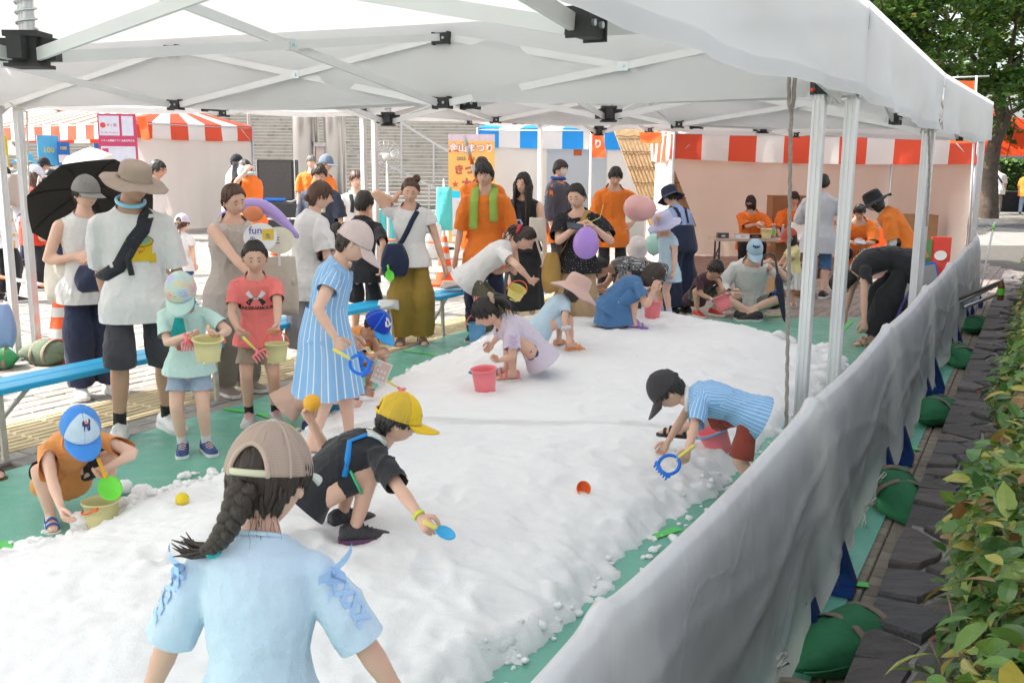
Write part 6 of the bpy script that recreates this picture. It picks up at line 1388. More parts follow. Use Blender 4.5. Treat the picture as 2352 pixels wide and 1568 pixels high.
def strap_on(P, pts, wd, m, name='strap', lift=.006, parent=None):
 tm = P.top.data; bvh = BVHTree.FromPolygons([v.co.copy() for v in tm.vertices], [tuple(q.vertices) for q in tm.polygons]); rows = []; W_ = []
 for q in pts:
  q = Vector(q); n_ = bvh.find_nearest(q); W_.append((n_[0], n_[1]))
 for i, (q, n_) in enumerate(W_):
  t = (W_[min(i+1, len(W_)-1)][0]-W_[max(i-1, 0)][0]).normalized(); n_ = (q-lerp(P.j['p1'], P.j['p3'], .5)).normalized() if n_ is None else n_; s_ = t.cross(n_).normalized(); rows.append([q-s_*wd/2+n_*lift*.6, q+n_*lift, q+s_*wd/2+n_*lift*.6])
 mb = MB(); mb.grid(rows); o = mb.build(name, m, parent or P.top); so_ = o.modifiers.new('thickness', 'SOLIDIFY'); so_.thickness = .003; return o
def torso_pt(P, side, along_, front):
 j = P.j; c = lerp(j['p0'], j['p2'], along_/.66) if along_ < .66 else lerp(j['p2'], j['p3'], (along_-.66)/.34); return c+P.sl*side*P.rad['chw']*1.1+P.chf*front*P.rad['chd']*1.3
M_bstrap = mat('bright blue strap', (.01, .22, .62), .6, .06, 20)
strap_on(b2, [torso_pt(b2, -.62, a, f) for a, f in ((1.0, .15), (.99, -.5), (.93, -1.0), (.80, -1.3), (.62, -1.2))]+[torso_pt(b2, -1.0, .50, -.7), torso_pt(b2, -1.05, .40, 0)], .026, M_bstrap, 'flask_strap')
pad = strap_on(b2, [torso_pt(b2, -.60, a, f) for a, f in ((1.0, -.1), (.99, -.5), (.95, -.9), (.88, -1.2))], .046, mat('cream printed pad', (.66, .68, .62), .8, .2, 40), 'strap_pad', lift=.018)
wb = MB(); d_ = (b2.j['wr']-b2.j['ER']).normalized(); x_ = d_.orthogonal().normalized(); y_ = d_.cross(x_); c = b2.j['wr']-d_*.012
wb.tube([c+(x_*math.cos(a)+y_*math.sin(a))*(b2.rad['wr']*1.15) for a in [2*PI*i/18 for i in range(19)]], .008, 6, ref=d_, flat=.5); wb.build('wristband', mat('lime band', (.62, .72, .05), .5), b2.root)
# ---- boy in orange at the rim
l3 = (G(120, 1232, .01)+G(215, 1160, .01))/2
b3 = person('small boy in an apricot tee and blue-white cap crouching at the rim of the snow', (l3.x-.02, l3.y+.05, .012), 138, 1.10, skin=0, sex='m', pel=(-.11, .165), lean=34, curve=26, head=(38, -8, 0), hr=PT(148, 1195, 4.02), hl=PT(244, 1075, 4.30), er=(-.1, -.6, .1), el=(-.2, .7, .3), fl=(.03, .13, .043, 22), fr=(.05, -.11, .043, 12), grip=(.75, .5), kl=(.8, .5, .2), kr=(.8, -.4, .2), vox=.0095)
hair(b3, 'short', 'dark', fringe=14, seed=4); shirt(b3, C_boyor, sleeve=.85, hem=.06, ease=.02, sl_ease=.03); bottoms(b3, C_black, .84, 1.06)
C_capbl = cloth('blue cap', (.07, .28, .76), .05); C_capsk = cloth('ice-blue cap front', (.56, .70, .82), .04)
cap(b3, C_capsk, bill=C_capbl, mesh=C_capbl, k=1.15, base=3, bl=.46); M_bluesh = mat('blue mesh shoe', (.03, .14, .50), .7, .2, 60); sandals(b3, M_bluesh, M_solew)
elk = MB(); S_ = .001
elk.add([(x*S_, y*S_, 0) for x, y in ((-22, 2), (-18, 12), (8, 13), (16, 18), (24, 16), (23, 11), (16, 8), (12, 2), (11, -16), (8, -16), (6, -2), (-10, -2), (-13, -16), (-16, -16), (-15, 0))], [tuple(range(15))])
elk.add([(x*S_, y*S_, 0) for x, y in ((14, 18), (10, 28), (13, 28), (17, 20), (22, 29), (25, 28), (19, 18))], [tuple(range(7))]); elk.add([(x*S_, y*S_, 0) for x, y in ((2, -2), (3, -17), (0, -17), (-3, -2))], [(0, 1, 2, 3)])
project_print(b3, b3.cap, [(elk, mat('emblem navy', (.02, .04, .16), .7))], on_head(b3, 8, 38, .05), b3.hl, b3.hu, 'emblem', .009, .15)
project_print(b3, b3.cap, [(poly_mb([(-.024, .010), (.026, .012), (.020, .004), (.030, -.002), (-.020, .000)]), mat('emblem coral', (.72, .25, .13), .7))], on_head(b3, 8, 40, .05), b3.hl, b3.hu, 'emblem', .007, .15)
# ---- man with the tan hat
l4 = (G(325, 1012, .01)+G(385, 975, .01))/2
m4 = person('man in a white tee and tan sun hat with a black chest strap', (l4.x-.07, l4.y, .01), 150, 1.70, skin=2, sex='m', bulk=1.02, lean=0, curve=6, head=(18, 24, 0), hr=PT(246, 722, 5.98), hl=(.02, .17, .44), fl=(-.02, .09, .043, 14), fr=(.03, -.085, .043, 18), grip=(.4, .6), vox=.012)
hair(m4, 'short', 'black', seed=6); shirt(m4, C_white, sleeve=.98, hem=.10, ease=.022, sl_ease=.034, hemk=1.0); bottoms(m4, C_grey, 1.02, 1.18, ease=.026, flare=1.04)
C_tan = cloth('tan hat', (.42, .325, .265), .06); bucket(m4, C_tan, brim=.46, droop=16, wave=.035, crown=1.16, base=12, seed=2); shoes(m4, M_whiteshoe, sock=C_sock, lace=C_white)
C_bag = cloth('black webbing', (.035, .037, .045), .1)
strap_on(m4, [torso_pt(m4, s_, a, f) for s_, a, f in ((.50, 1.0, -.4), (.55, 1.0, .4), (.42, .92, 1.0), (.22, .80, 1.3), (-.05, .66, 1.3), (-.35, .50, 1.2), (-.68, .36, 1.0), (-1.0, .26, .3), (-1.1, .2, -.4))], .085, C_bag, 'bag_strap', lift=.012)
strap_on(m4, [torso_pt(m4, s_, a, 1.35) for s_, a in ((-.22, .58), (-.30, .48), (-.33, .38), (-.22, .28))], .035, C_bag, 'strap_tail', lift=.02)
nr = MB(); c = lerp(m4.j['p3'], m4.j['hb'], .6); nr.tube([c+m4.sl*math.cos(a)*m4.rad['neck']*1.45+m4.chf*math.sin(a)*m4.rad['neck']*1.5+UP*(-.022*math.sin(a)) for a in [2*PI*i/24 for i in range(22)]], .014, 8, ref=UP, flat=.7); nr.build('neck_ring', mat('sky blue cooling ring', (.30, .66, .86), .4), m4.root)
Yb = mat('print yellow', (.72, .48, .02), .75); Kb = mat('print black', (.03, .03, .03), .75); Gb = mat('print green', (.20, .42, .33), .75); Rb = mat('print red', (.55, .06, .04), .75); Wp = mat('print white', (.75, .75, .75), .75)
o0 = torso_pt(m4, .12, .56, 1.2); rt = -m4.sl
tubp = [(-.075, .05), (-.068, -.055), (-.045, -.07), (.045, -.07), (.07, -.055), (.078, .05)]
project_print(m4, m4.top, [(poly_mb([(.082*math.cos(a), .05+.034*math.sin(a)) for a in [2*PI*i/24 for i in range(24)]]), Yb), (poly_mb(tubp), Yb), (text_mb('ゆ', .075), Rb), (poly_mb([(.055, -.03), (.095, -.025), (.098, -.08), (.058, -.085)]), Yb)], o0, m4.sl, UP, 'print', .006)
project_print(m4, m4.top, [(poly_mb([(.066*math.cos(a), .055+.022*math.sin(a)) for a in [2*PI*i/24 for i in range(24)]]), Gb)], o0, m4.sl, UP, 'print', .0085)
ring_ = MB()
for i in range(24):
 a0, a1 = 2*PI*i/24, 2*PI*(i+1)/24; ring_.add([(.084*math.cos(a0), .05+.036*math.sin(a0), 0), (.084*math.cos(a1), .05+.036*math.sin(a1), 0), (.080*math.cos(a1), .05+.032*math.sin(a1), 0), (.080*math.cos(a0), .05+.032*math.sin(a0), 0)], [(0, 1, 2, 3)])
project_print(m4, m4.top, [(ring_, Kb)], o0, m4.sl, UP, 'print', .0095)
# ---- girl with the tie-dye cap
l5 = G(442, 1040, .01)
g5 = person('girl in a mint tee, teal scarf and pastel tie-dye cap', (l5.x, l5.y+.02, .012), 172, 1.13, skin=0, lean=4, curve=8, head=(40, 2, 0), hr=PT(428, 770, 5.24), hl=PT(505, 770, 5.2), er=(-.4, -.6, -.3), el=(-.4, .6, -.3), hdr=(.55, .8, -.1, 0, .2, 1), hdl=(.3, -.8, .2, 0, .2, 1), grip=(.6, .55), vox=.0095, fl=(0, .068, .043, 25), fr=(.01, -.05, .043, -8))
hair(g5, 'short', 'dark', fringe=14, nape=-50, seed=7); shirt(g5, C_mint, sleeve=.72, hem=.055, ease=.02, sl_ease=.028); bottoms(g5, C_denim, .62, 1.2, flare=1.12)
C_tie = cloth_pat('pastel tie-dye', 'tie', (.74, .42, .56), (.52, .56, .80), 10, c3=(.52, .72, .66)); cap(g5, C_tie, k=1.14, base=2, bl=.44, bd=12)
M_teal = cloth_pat('teal scarf', 'dots', (.02, .36, .36), (.62, .74, .72), 55, .16); scf = MB(); c = lerp(g5.j['p3'], g5.j['hb'], .3); scf.tube([c+g5.sl*math.cos(a)*g5.rad['neck']*1.5+g5.chf*math.sin(a)*g5.rad['neck']*1.6+UP*(-.022*math.sin(a)) for a in [2*PI*i/20 for i in range(21)]], .016, 7)
for s_, L in ((.10, .17), (-.28, .13)):
 a0 = torso_pt(g5, s_*.3, .93, 1.15); scf.grid([[a0+g5.sl*(s_*.10*f-.018-.006*f)+UP*(-L*f)+g5.chf*(.024+.010*math.sin(5*f)), a0+g5.sl*(s_*.10*f+.018+.006*f)+UP*(-L*f*.95)+g5.chf*(.028+.010*math.sin(5*f+1))] for f in [i/8 for i in range(9)]])
scf.build('scarf', M_teal, g5.root); bluef = cloth_pat('blue floral trainer', 'dots', (.035, .07, .22), (.30, .42, .66), 60, .25); shoes(g5, mat('blue knit trainer', (.04, .075, .22), .7, .5, 45), sock=C_sockw, lace=mat('pink lace', (.75, .55, .48), .7))
project_print(g5, g5.top, [(poly_mb([(-.045+.034*math.cos(a), -.0+.062*math.sin(a)) for a in [2*PI*i/18 for i in range(18)]]), mat('print salmon', (.78, .40, .32), .8)), (poly_mb([(.03, .03), (.066, .035), (.066, -.05), (.03, -.055)]), mat('print brick', (.45, .13, .11), .8)), (poly_mb([(-.05, -.045), (-.02, -.04), (-.022, -.075), (-.045, -.072)]), mat('print brick', (.45, .13, .11), .8))], torso_pt(g5, 0, .52, 1), g5.sl, UP, 'print', .004)
# ---- girl in coral tee
l6 = G(598, 970, .01)
g6 = person('girl in a coral tee with a black-white logo and khaki shorts carrying a bucket', (l6.x, l6.y+.03, .012), 168, 1.23, skin=1, lean=2, curve=6, head=(20, 4, 0), hr=PT(548, 760, 5.88), hl=PT(637, 752, 5.85), grip=(.85, .8), vox=.0095, fl=(.0, .075, .043, 8), fr=(.02, -.06, .043, 5))
hair(g6, 'swept', 'black', th=.02, seed=8); bun(g6, (-.42, 0, .25), .13, seed=2); shirt(g6, C_coral, sleeve=.66, hem=.065, ease=.018, sl_ease=.022); bottoms(g6, C_khaki, .70, 1.18, flare=1.06); shoes(g6, mat('pale grey trainer', (.62, .60, .60), .6, .1, 40), sock=C_sock, lace=mat('coral lace', (.8, .35, .3), .7))
def arc_band(cx, cyy, r0, r1, a0, a1, n=14): return poly_mb([(cx+r0*math.cos(R(lerp(a0, a1, i/n))), cyy+r0*math.sin(R(lerp(a0, a1, i/n)))) for i in range(n+1)]+[(cx+r1*math.cos(R(lerp(a1, a0, i/n))), cyy+r1*math.sin(R(lerp(a1, a0, i/n)))) for i in range(n+1)])
def ua(u_, sgn):
 pts = []
 for i in range(17):
  t = lerp(-1, 1, i/16); pts.append((t*.060*u_, sgn*(-.008+.036*t*t)*u_))
 for i in range(17):
  t = lerp(1, -1, i/16); pts.append((t*.036*u_, sgn*(.004+.044*abs(t)**2.0)*u_))
 return poly_mb(pts)
oo = torso_pt(g6, 0, .66, 1); rt = -g6.sl if False else -g6.sl
half_w, half_b = ua(1.05, 1), ua(1.05, -1)
project_print(g6, g6.top, [(half_w, Wp), (half_b, Kb)], oo, rt*-1 if rt.x < 0 else rt, UP, 'logo', .003)
project_print(g6, g6.top, [(text_mb('UNDERARMOUR', .030, .0006, space=.9), Kb)], oo-UP*.066, rt*-1 if rt.x < 0 else rt, UP, 'logo_lettering', .003)
# ---- girl in the striped dress, pink cap
l7 = Vector((G(765, 1000, .19).x-.02, 5.12, snow_z(-.95, 5.12)))
g7 = person('girl in a blue pinstriped dress and pale pink cap with a hair bun', l7, 84, 1.30, skin=0, lean=6, curve=14, head=(30, -4, 0), hr=PT(772, 778, 4.88), hl=(.10, .12, .46), er=(-.5, -.5, 0), grip=(.4, .8), vox=.0095, fl=(.09, .05, .043, 5), fr=(-.06, -.055, .043, 5))
hair(g7, 'swept', 'dark', th=.022, seed=9, nape=-48); bun(g7, (-.53, .0, .10), .17, mat('mauve hair tie', (.42, .28, .30), .7), 3)
shirt(g7, C_stripe, sleeve=.42, hem=.02, ease=.020, sl_ease=.034, name='dress_top', hemk=1.0); skirt(g7, C_stripe, .245, 1.62, start=.12, pleat=.035, npl=11, name='dress_skirt', deep=1.15, seed=1); sandals(g7, mat('white sandal', (.7, .7, .7), .5))
C_pinkcap = cloth('pale pink cap', (.72, .58, .565), .03); cap(g7, C_pinkcap, k=1.15, base=4, bl=.48, bd=30, hole=True, strap=C_pinkcap)
# ---- crouching child behind the dress
l8 = G(705, 985, .02)
g8 = person('crouching child in a peach shirt and black-green shorts behind the pinstriped dress', (l8.x+.02, l8.y+.05, .012), 80, 1.10, skin=1, pel=(-.12, .165), lean=48, curve=24, head=(25, 0, 0), hr=PT(800, 925, 5.75), hl=PT(835, 900, 6.2), fl=(.04, .08, .043), fr=(.0, -.07, .043), vox=.011)
hair(g8, 'short', 'black', seed=3); shirt(g8, C_peach, sleeve=.9, hem=.05, ease=.03); bottoms(g8, C_black, .75, 1.1); cap(g8, cloth('royal blue cap', (.02, .17, .74), .05), k=1.14, base=3); shoes(g8, mat('navy shoe', (.03, .05, .14), .6))
pp = MB();
for sd_ in 'LR':
 H_, K_ = g8.j['H'+sd_], g8.j['K'+sd_]; d_ = (K_-H_).normalized(); x_ = d_.orthogonal().normalized(); y_ = d_.cross(x_); c = lerp(H_, K_, .74); rr = lerp(g8.rad['th'], g8.rad['kn'], .74)*1.1+.018; pp.tube([c+(x_*math.cos(a)+y_*math.sin(a))*rr for a in [2*PI*i/18 for i in range(19)]], .010, 6)
pp.build('piping', mat('green piping', (.05, .45, .20), .6), g8.root)
# ---- boy with the royal blue cap
l9 = Vector((-1.12, 6.75, .012))
b9 = person('boy in an orange tee and royal blue baseball cap bending over', l9, 118, 1.15, skin=2, sex='m', pel=(-.16, .25), lean=44, curve=20, head=(40, -4, 0), hr=PT(868, 812, 6.55), hl=PT(896, 862, 6.45), fl=(.03, .09, .043), fr=(-.02, -.07, .043), grip=(.8, .4), vox=.0105)
hair(b9, 'short', 'black', seed=5, th=.015); shirt(b9, C_boyor, sleeve=.8, hem=.05); bottoms(b9, C_navy, .8); C_roy = cloth('royal blue cap crown', (.015, .055, .50), .05); cap(b9, C_roy, bill=cloth('azure bill', (.05, .40, .85), .04), k=1.15, base=3, bl=.50, bd=10, button=C_roy); shoes(b9, M_blackshoe)
project_print(b9, b9.cap, [(text_mb('C', .065, .003), Wp)], on_head(b9, 4, 38, .05)-b9.hl*-.008, b9.hl, b9.hu, 'cap_letter', .008, .15)
project_print(b9, b9.cap, [(text_mb('D', .055, .003), Wp)], on_head(b9, -2, 34, .05)-b9.hl*.010, b9.hl, b9.hu, 'cap_letter', .0085, .15)
# ---- woman under the black parasol
l10 = G(228, 903, .01)
w10 = person('woman in a white sleeveless top, sun visor and wide navy trousers under a black parasol', (l10.x-.03, l10.y, .005), 142, 1.61, skin=0, lean=2, curve=8, head=(10, 14, 0), hl=PT(222, 588, 6.72), hr=PT(175, 590, 6.75), er=(-.5, -.5, -.6), el=(-.3, .6, -.7), grip=(.8, .7), vox=.012, fl=(.02, .07, .043, 10), fr=(0, -.06, .043, 10))
hair(w10, 'short', 'black', seed=2, fringe=22, nape=-45); bun(w10, (-.44, .0, -.28), .14); shirt(w10, C_white, sleeve=0, hem=.09, ease=.028, name='top', hemk=1.05); bottoms(w10, C_navy, 1.93, 1.2, flare=1.18, ease=.03, name='trousers'); cap(w10, cloth('grey visor cap', (.27, .26, .25), .06), k=1.15, base=6, bl=.5, bd=4); shoes(w10, M_whiteshoe)
# ---- woman in beige
l11 = G(548, 900, .01)
w11 = person('woman in a beige sleeveless top with a low brown bun holding paper fans', (l11.x-.03, l11.y+.03, .005), 128, 1.58, skin=0, lean=3, curve=8, head=(22, -6, -14), hl=PT(585, 640, 6.72), hr=PT(600, 660, 6.6), er=(-.5, -.5, -.6), el=(-.3, .6, -.7), grip=(.7, .7), vox=.012)
hair(w11, 'swept', 'brown', th=.03, seed=4, nape=-50); bun(w11, (-.40, .12, -.20), .20, seed=5); shirt(w11, C_beigetop, sleeve=0, hem=.20, ease=.032, name='top', hemk=1.15); bottoms(w11, C_taupe, 1.95, 1.15, flare=1.2, ease=.03, name='trousers'); shoes(w11, C_taupe)
# ---- woman from behind, scrunchie
w12 = person('woman in a loose white tee and grey skirt with a teal scrunchie seen from behind', (-1.66, 7.75, .0), 52, 1.58, skin=0, lean=4, curve=10, head=(12, -18, 0), hr=(.16, -.10, .56), hl=(.18, .10, .58), vox=.013, face=False)
hair(w12, 'short', 'brown', th=.04, nape=-58, seed=6); bun(w12, (-.42, .0, -.18), .15, mat('teal scrunchie', (.18, .42, .38), .8), 2); shirt(w12, C_white, sleeve=.8, hem=.13, ease=.045, sl_ease=.05, hemk=1.1); skirt(w12, C_skirt, .38, 1.5, start=.05, pleat=.05, npl=10); shoes(w12, M_whiteshoe)
# ---- boy in black tee seen from behind
b13 = person('boy in a black tee with white lettering on the back and black shorts', (-1.42, 9.05, .0), 16, 1.46, skin=2, sex='m', bulk=.95, lean=2, curve=6, head=(4, -14, 0), hr=PT(878, 612, 8.85), hl=(.10, .14, .45), er=(-.6, -.5, 0), grip=(.5, .8), vox=.012, face=False)
hair(b13, 'short', 'black', th=.035, nape=-40, seed=3); shirt(b13, C_black, sleeve=.85, hem=.10, ease=.026, sl_ease=.032, hemk=1.05); bottoms(b13, C_black, .95, 1.15, flare=1.1); shoes(b13, M_blackshoe)
for s_, up_, szz in (('BOSTON', .075, .052), ('NB SPORT', -.005, .048), ('CLUB', -.048, .048)):
 project_print(b13, b13.top, [(text_mb(s_, szz, .0022), Wp)], torso_pt(b13, 0, .60, -1)+UP*up_, -b13.sl, UP, 'lettering', .004)
project_print(b13, b13.top, [(poly_mb([(.038*math.cos(a), .034+.016*math.sin(a)) for a in [2*PI*i/20 for i in range(20)]]), Wp)], torso_pt(b13, 0, .60, -1), -b13.sl, UP, 'lettering', .0035)
project_print(b13, b13.top, [(text_mb('NB', .022, .001), Kb)], torso_pt(b13, 0, .60, -1)+UP*.034, -b13.sl, UP, 'lettering', .0055)
# ---- woman in mustard trousers
l14 = G(945, 787, .01)
w14 = person('woman in a white tee and wide mustard trousers, one hand at her neck', (l14.x, l14.y, .0), 172, 1.60, skin=1, lean=1, curve=6, head=(22, -4, 4), hr=PT(908, 462, 9.0), er=(.1, -.8, .4), hdr=(0, .3, .9, .3, .9, 0), hl=(.03, .20, .45), grip=(.4, .5), vox=.013)
hair(w14, 'swept', 'brown', th=.03, seed=7); bun(w14, (-.10, .22, .50), .19, seed=9); shirt(w14, C_white, sleeve=.35, hem=.05, ease=.030, hemk=1.0, sl_ease=.035); bottoms(w14, C_must, 1.90, 1.3, flare=1.30, ease=.035, name='trousers', waist=.03); sandals(w14, mat('bronze sandal', (.20, .13, .16), .35, metal=.4))
# ---- orange staff with the green towel
m15 = person('staff man in an orange tee with a green towel round his neck and navy trousers', (-.26, 9.25, .0), 186, 1.74, skin=1, sex='m', bulk=.92, lean=0, curve=5, head=(10, -4, 0), hr=(.04, -.165, .435), hl=(.03, .18, .43), vox=.013)
hair(m15, 'short', 'black', th=.04, fringe=17, seed=8); shirt(m15, C_orange, sleeve=.95, hem=.13, ease=.034, sl_ease=.038, hemk=1.05); bottoms(m15, C_navy, 1.93, 1.15, name='trousers', flare=1.1); shoes(m15, M_blackshoe)
tw = MB()
for s_, L in ((1, .30), (-1, .37)):
 rows = []
 for i in range(18):
  t = i/17
  if t < .35: a = t/.35; q = lerp(m15.j['p3']-m15.chf*.075+UP*.035, m15.j['p3']+m15.sl*s_*.085+m15.chf*.02+UP*.030, a)
  else: a = (t-.35)/.65; q = m15.j['p3']+m15.sl*s_*(.085+.012*a)+m15.chf*(.02+.115*min(1, a*3.5))+UP*(.030-L*a)
  wd_ = m15.sl*.038 if t > .3 else (m15.sl*.02*s_+UP*.03); rows.append([q-wd_, q, q+wd_])
 tw.grid(rows)
o = tw.build('towel', cloth('lime towel', (.34, .52, .10), .06), m15.root); q_ = o.modifiers.new('thickness', 'SOLIDIFY'); q_.thickness = .006
m16 = person('staff man in an orange tee standing behind the man with the towel, holding a baton', (-.37, 11.3, .0), 170, 1.80, skin=1, sex='m', lean=0, head=(5, 0, 0), hr=PT(1095, 450, 11.1), vox=.016, grip=(.4, .9))
hair(m16, 'short', 'dark', seed=2, th=.02, fringe=26); shirt(m16, C_orange, sleeve=.9, hem=.12, ease=.034, sl_ease=.038); bottoms(m16, C_black, 1.93, 1.1, name='trousers'); shoes(m16, M_blackshoe)
# ---- long-haired woman in black
w17 = person('woman with long black hair in a black sleeveless dress carrying a canvas bag', (.12, 10.3, .0), 196, 1.64, skin=0, lean=1, head=(12, -8, 6), hl=(.06, .16, .46), hr=(.05, -.15, .46), vox=.014)
hair(w17, 'long', 'black', th=.03, fringe=34, seed=5); long_hair(w17, .62, 3); shirt(w17, C_black, sleeve=0, hem=.04, ease=.02, name='dress_top'); skirt(w17, C_black, .42, 1.35, start=.10, pleat=.03, name='dress_skirt'); sandals(w17, M_blackshoe)
rngs = MB()
for k in range(2):
 c = torso_pt(w17, -.05, .50-.19*k, 1.25)+w17.chf*.02; rngs.tube([c+w17.sl*math.cos(a)*.038*(1+.10*math.cos(6*a))+UP*math.sin(a)*.038*(1+.10*math.cos(6*a)) for a in [2*PI*i/36 for i in range(37)]], .008, 6)
rngs.build('ring_trim', mat('pale blue trim', (.42, .55, .75), .6), w17.root)
# ---- woman in the dotted shirt
w18 = person('woman in a black dotted shirt and wide beige trousers holding a phone', (.60, 8.78, .0), 192, 1.57, skin=0, bulk=1.05, lean=3, curve=8, head=(22, -10, 0), hr=PT(1318, 524, 8.45), hl=PT(1362, 520, 8.5), er=(-.4, -.6, -.5), el=(-.4, .6, -.5), grip=(.6, .8), vox=.013)
hair(w18, 'swept', 'black', th=.03, fringe=30, seed=4); bun(w18, (-.42, -.12, -.02), .17); shirt(w18, C_dots, sleeve=.75, hem=.045, ease=.036, sl_ease=.042, hemk=1.05); bottoms(w18, C_beige, 1.92, 1.25, flare=1.2, ease=.035, name='trousers'); sandals(w18, M_blackshoe)
strap_on(w18, [torso_pt(w18, s_, a, f) for s_, a, f in ((.55, 1.0, 0), (.45, .93, .9), (.15, .75, 1.3), (-.15, .6, 1.3), (-.6, .4, 1.1), (-1.0, .2, .3))], .055, cloth('mustard strap', (.52, .32, .09), .06), 'bag_strap', lift=.012)
# ---- girl bending with the yellow bucket
l19 = G(1135, 803, .01)
g19 = person('girl in a white tee and olive trousers bending down with a ponytail', (l19.x-.02, l19.y+.03, .0), 96, 1.46, skin=0, pel=(-.13, .475), lean=44, curve=20, head=(44, 6, 0), hr=PT(1215, 640, 8.55), hl=PT(1172, 618, 8.8), er=(-.3, -.4, .4), fl=(.0, .06, .043), fr=(-.02, -.06, .043), grip=(.8, .5), vox=.012)
hair(g19, 'swept', 'dark', th=.025, seed=5, nape=-50); ponytail(g19, (-.42, .0, .10), (.35, .0, .12), (.60, .0, -.40), .11, 9, mat('red hair tie', (.62, .05, .08), .6), 4); shirt(g19, C_white, sleeve=.55, hem=.08, ease=.03, sl_ease=.035, hemk=1.05); bottoms(g19, C_olive, 1.85, 1.2, flare=1.35, name='trousers'); shoes(g19, M_blackshoe)
# ---- girl in lavender crouching
l20 = G(1212, 857, .25); l20 = Vector((l20.x+.03, l20.y+.04, snow_z(l20.x, l20.y)))
l20.x -= .10
g20 = person('girl in a pale lavender blouse and denim shorts crouching with a long ponytail', l20, -100, 1.20, skin=1, pel=(-.125, .135), lean=34, curve=32, head=(38, 12, 0), hl=PT(1150, 826, 6.55), hr=PT(1124, 800, 7.1), el=(-.1, .5, -.3), er=(-.2, -.5, -.4), fl=(.04, .055, .043, 5), fr=(.05, -.055, .043, 5), grip=(.55, .5), kl=(.5, .15, .8), kr=(.5, -.15, .8), vox=.0095)
hair(g20, 'short', 'black', th=.03, fringe=10, nape=-45, seed=5); ponytail(g20, (-.40, .02, .22), (.55, .05, .12), (.80, .15, -.72), .12, 14, mat('beige scrunchie', (.48, .36, .26), .8), 6, .55); shirt(g20, C_lav, sleeve=.72, hem=.06, ease=.028, sl_ease=.045, hemk=1.06); bottoms(g20, C_denimd, .42, 1.12); sandals(g20, mat('pink sandal', (.76, .25, .24), .5), M_solew)
bw = MB()
for k in range(3):
 c = lerp(g20.j['SL'], g20.j['EL'], .32+.20*k)+(g20.lf*.8+UP*.3).normalized()*(g20.rad['ua']+.032); d_ = (g20.j['EL']-g20.j['SL']).normalized(); s_ = d_.cross(g20.lf).normalized()
 for q in (-1, 1): bw.grid([[c+s_*q*.030*f+d_*(-.004-.010*f)+g20.lf*.010*math.sin(PI*f), c+s_*q*.030*f+d_*(.004+.010*f)+g20.lf*.010*math.sin(PI*f)] for f in (0, .3, .6, 1)])
bw.build('sleeve_bow', mat('lavender ribbon', (.60, .48, .70), .6), g20.root, fix=False)
# ---- small child in the pink sun hat
l21 = G(1300, 800, .28); l21 = Vector((l21.x-.08, l21.y+.05, snow_z(l21.x-.08, l21.y)))
g21 = person('toddler in a pale blue dress and floppy pink sun hat crouching beside the lavender blouse', l21, 70, .98, skin=1, pel=(-.12, .19), lean=34, curve=24, head=(28, -4, 0), hr=PT(1305, 775, 7.2), hl=PT(1285, 690, 7.6), fl=(.06, .08, .043), fr=(.10, -.08, .043), vox=.0105, face=False)
hair(g21, 'bob', 'dark', seed=4, fringe=14); shirt(g21, C_lblue, sleeve=.5, hem=.1, ease=.03, name='dress'); bottoms(g21, C_lblue, .75, 1.2, name='dress_skirt'); bucket(g21, cloth('pale pink linen hat', (.68, .46, .40), .04), k=1.18, brim=.62, droop=34, wave=.035, base=4, seed=3); sandals(g21, mat('orange sandal', (.8, .35, .15), .5))
fb = MB(); d_ = (g21.j['wr']-g21.j['ER']).normalized(); x_ = d_.orthogonal().normalized(); y_ = d_.cross(x_); c = lerp(g21.j['ER'], g21.j['wr'], .45); fb.tube([c+(x_*math.cos(a)+y_*math.sin(a))*g21.rad['fa']*1.15 for a in [2*PI*i/16 for i in range(17)]], [.014+.004*(i % 2) for i in range(17)], 7); fb.build('arm_frill', cloth_pat('floral frill', 'dots', (.68, .68, .68), (.12, .22, .45), 120, .28), g21.root)
# ---- girl in the denim dress
l22 = G(1448, 758, .30); l22 = Vector((l22.x-.03, l22.y+.06, snow_z(l22.x, l22.y)))
g22 = person('girl in a washed denim dress crouching beside a pink bucket, wearing purple sandals', l22, 82, 1.17, skin=1, pel=(-.14, .15), lean=34, curve=40, head=(40, -4, 0), hr=PT(1500, 668, 7.95), hl=PT(1500, 660, 8.3), er=(.2, -.3, -.5), fl=(.03, .07, .043), fr=(.03, -.065, .043), kl=(.6, .1, .8), kr=(.6, -.1, .8), vox=.0105)
hair(g22, 'bob', 'dark', th=.03, fringe=12, seed=6); shirt(g22, C_denim2, sleeve=.55, hem=.05, ease=.034, sl_ease=.040, name='dress'); bottoms(g22, C_denim2, .92, 1.3, ease=.03, name='dress_skirt'); skirt(g22, C_denim2, .115, 1.28, start=.10, pleat=.03, npl=7, name='dress_hem', deep=1.5); sandals(g22, mat('purple sandal', (.32, .20, .62), .5))
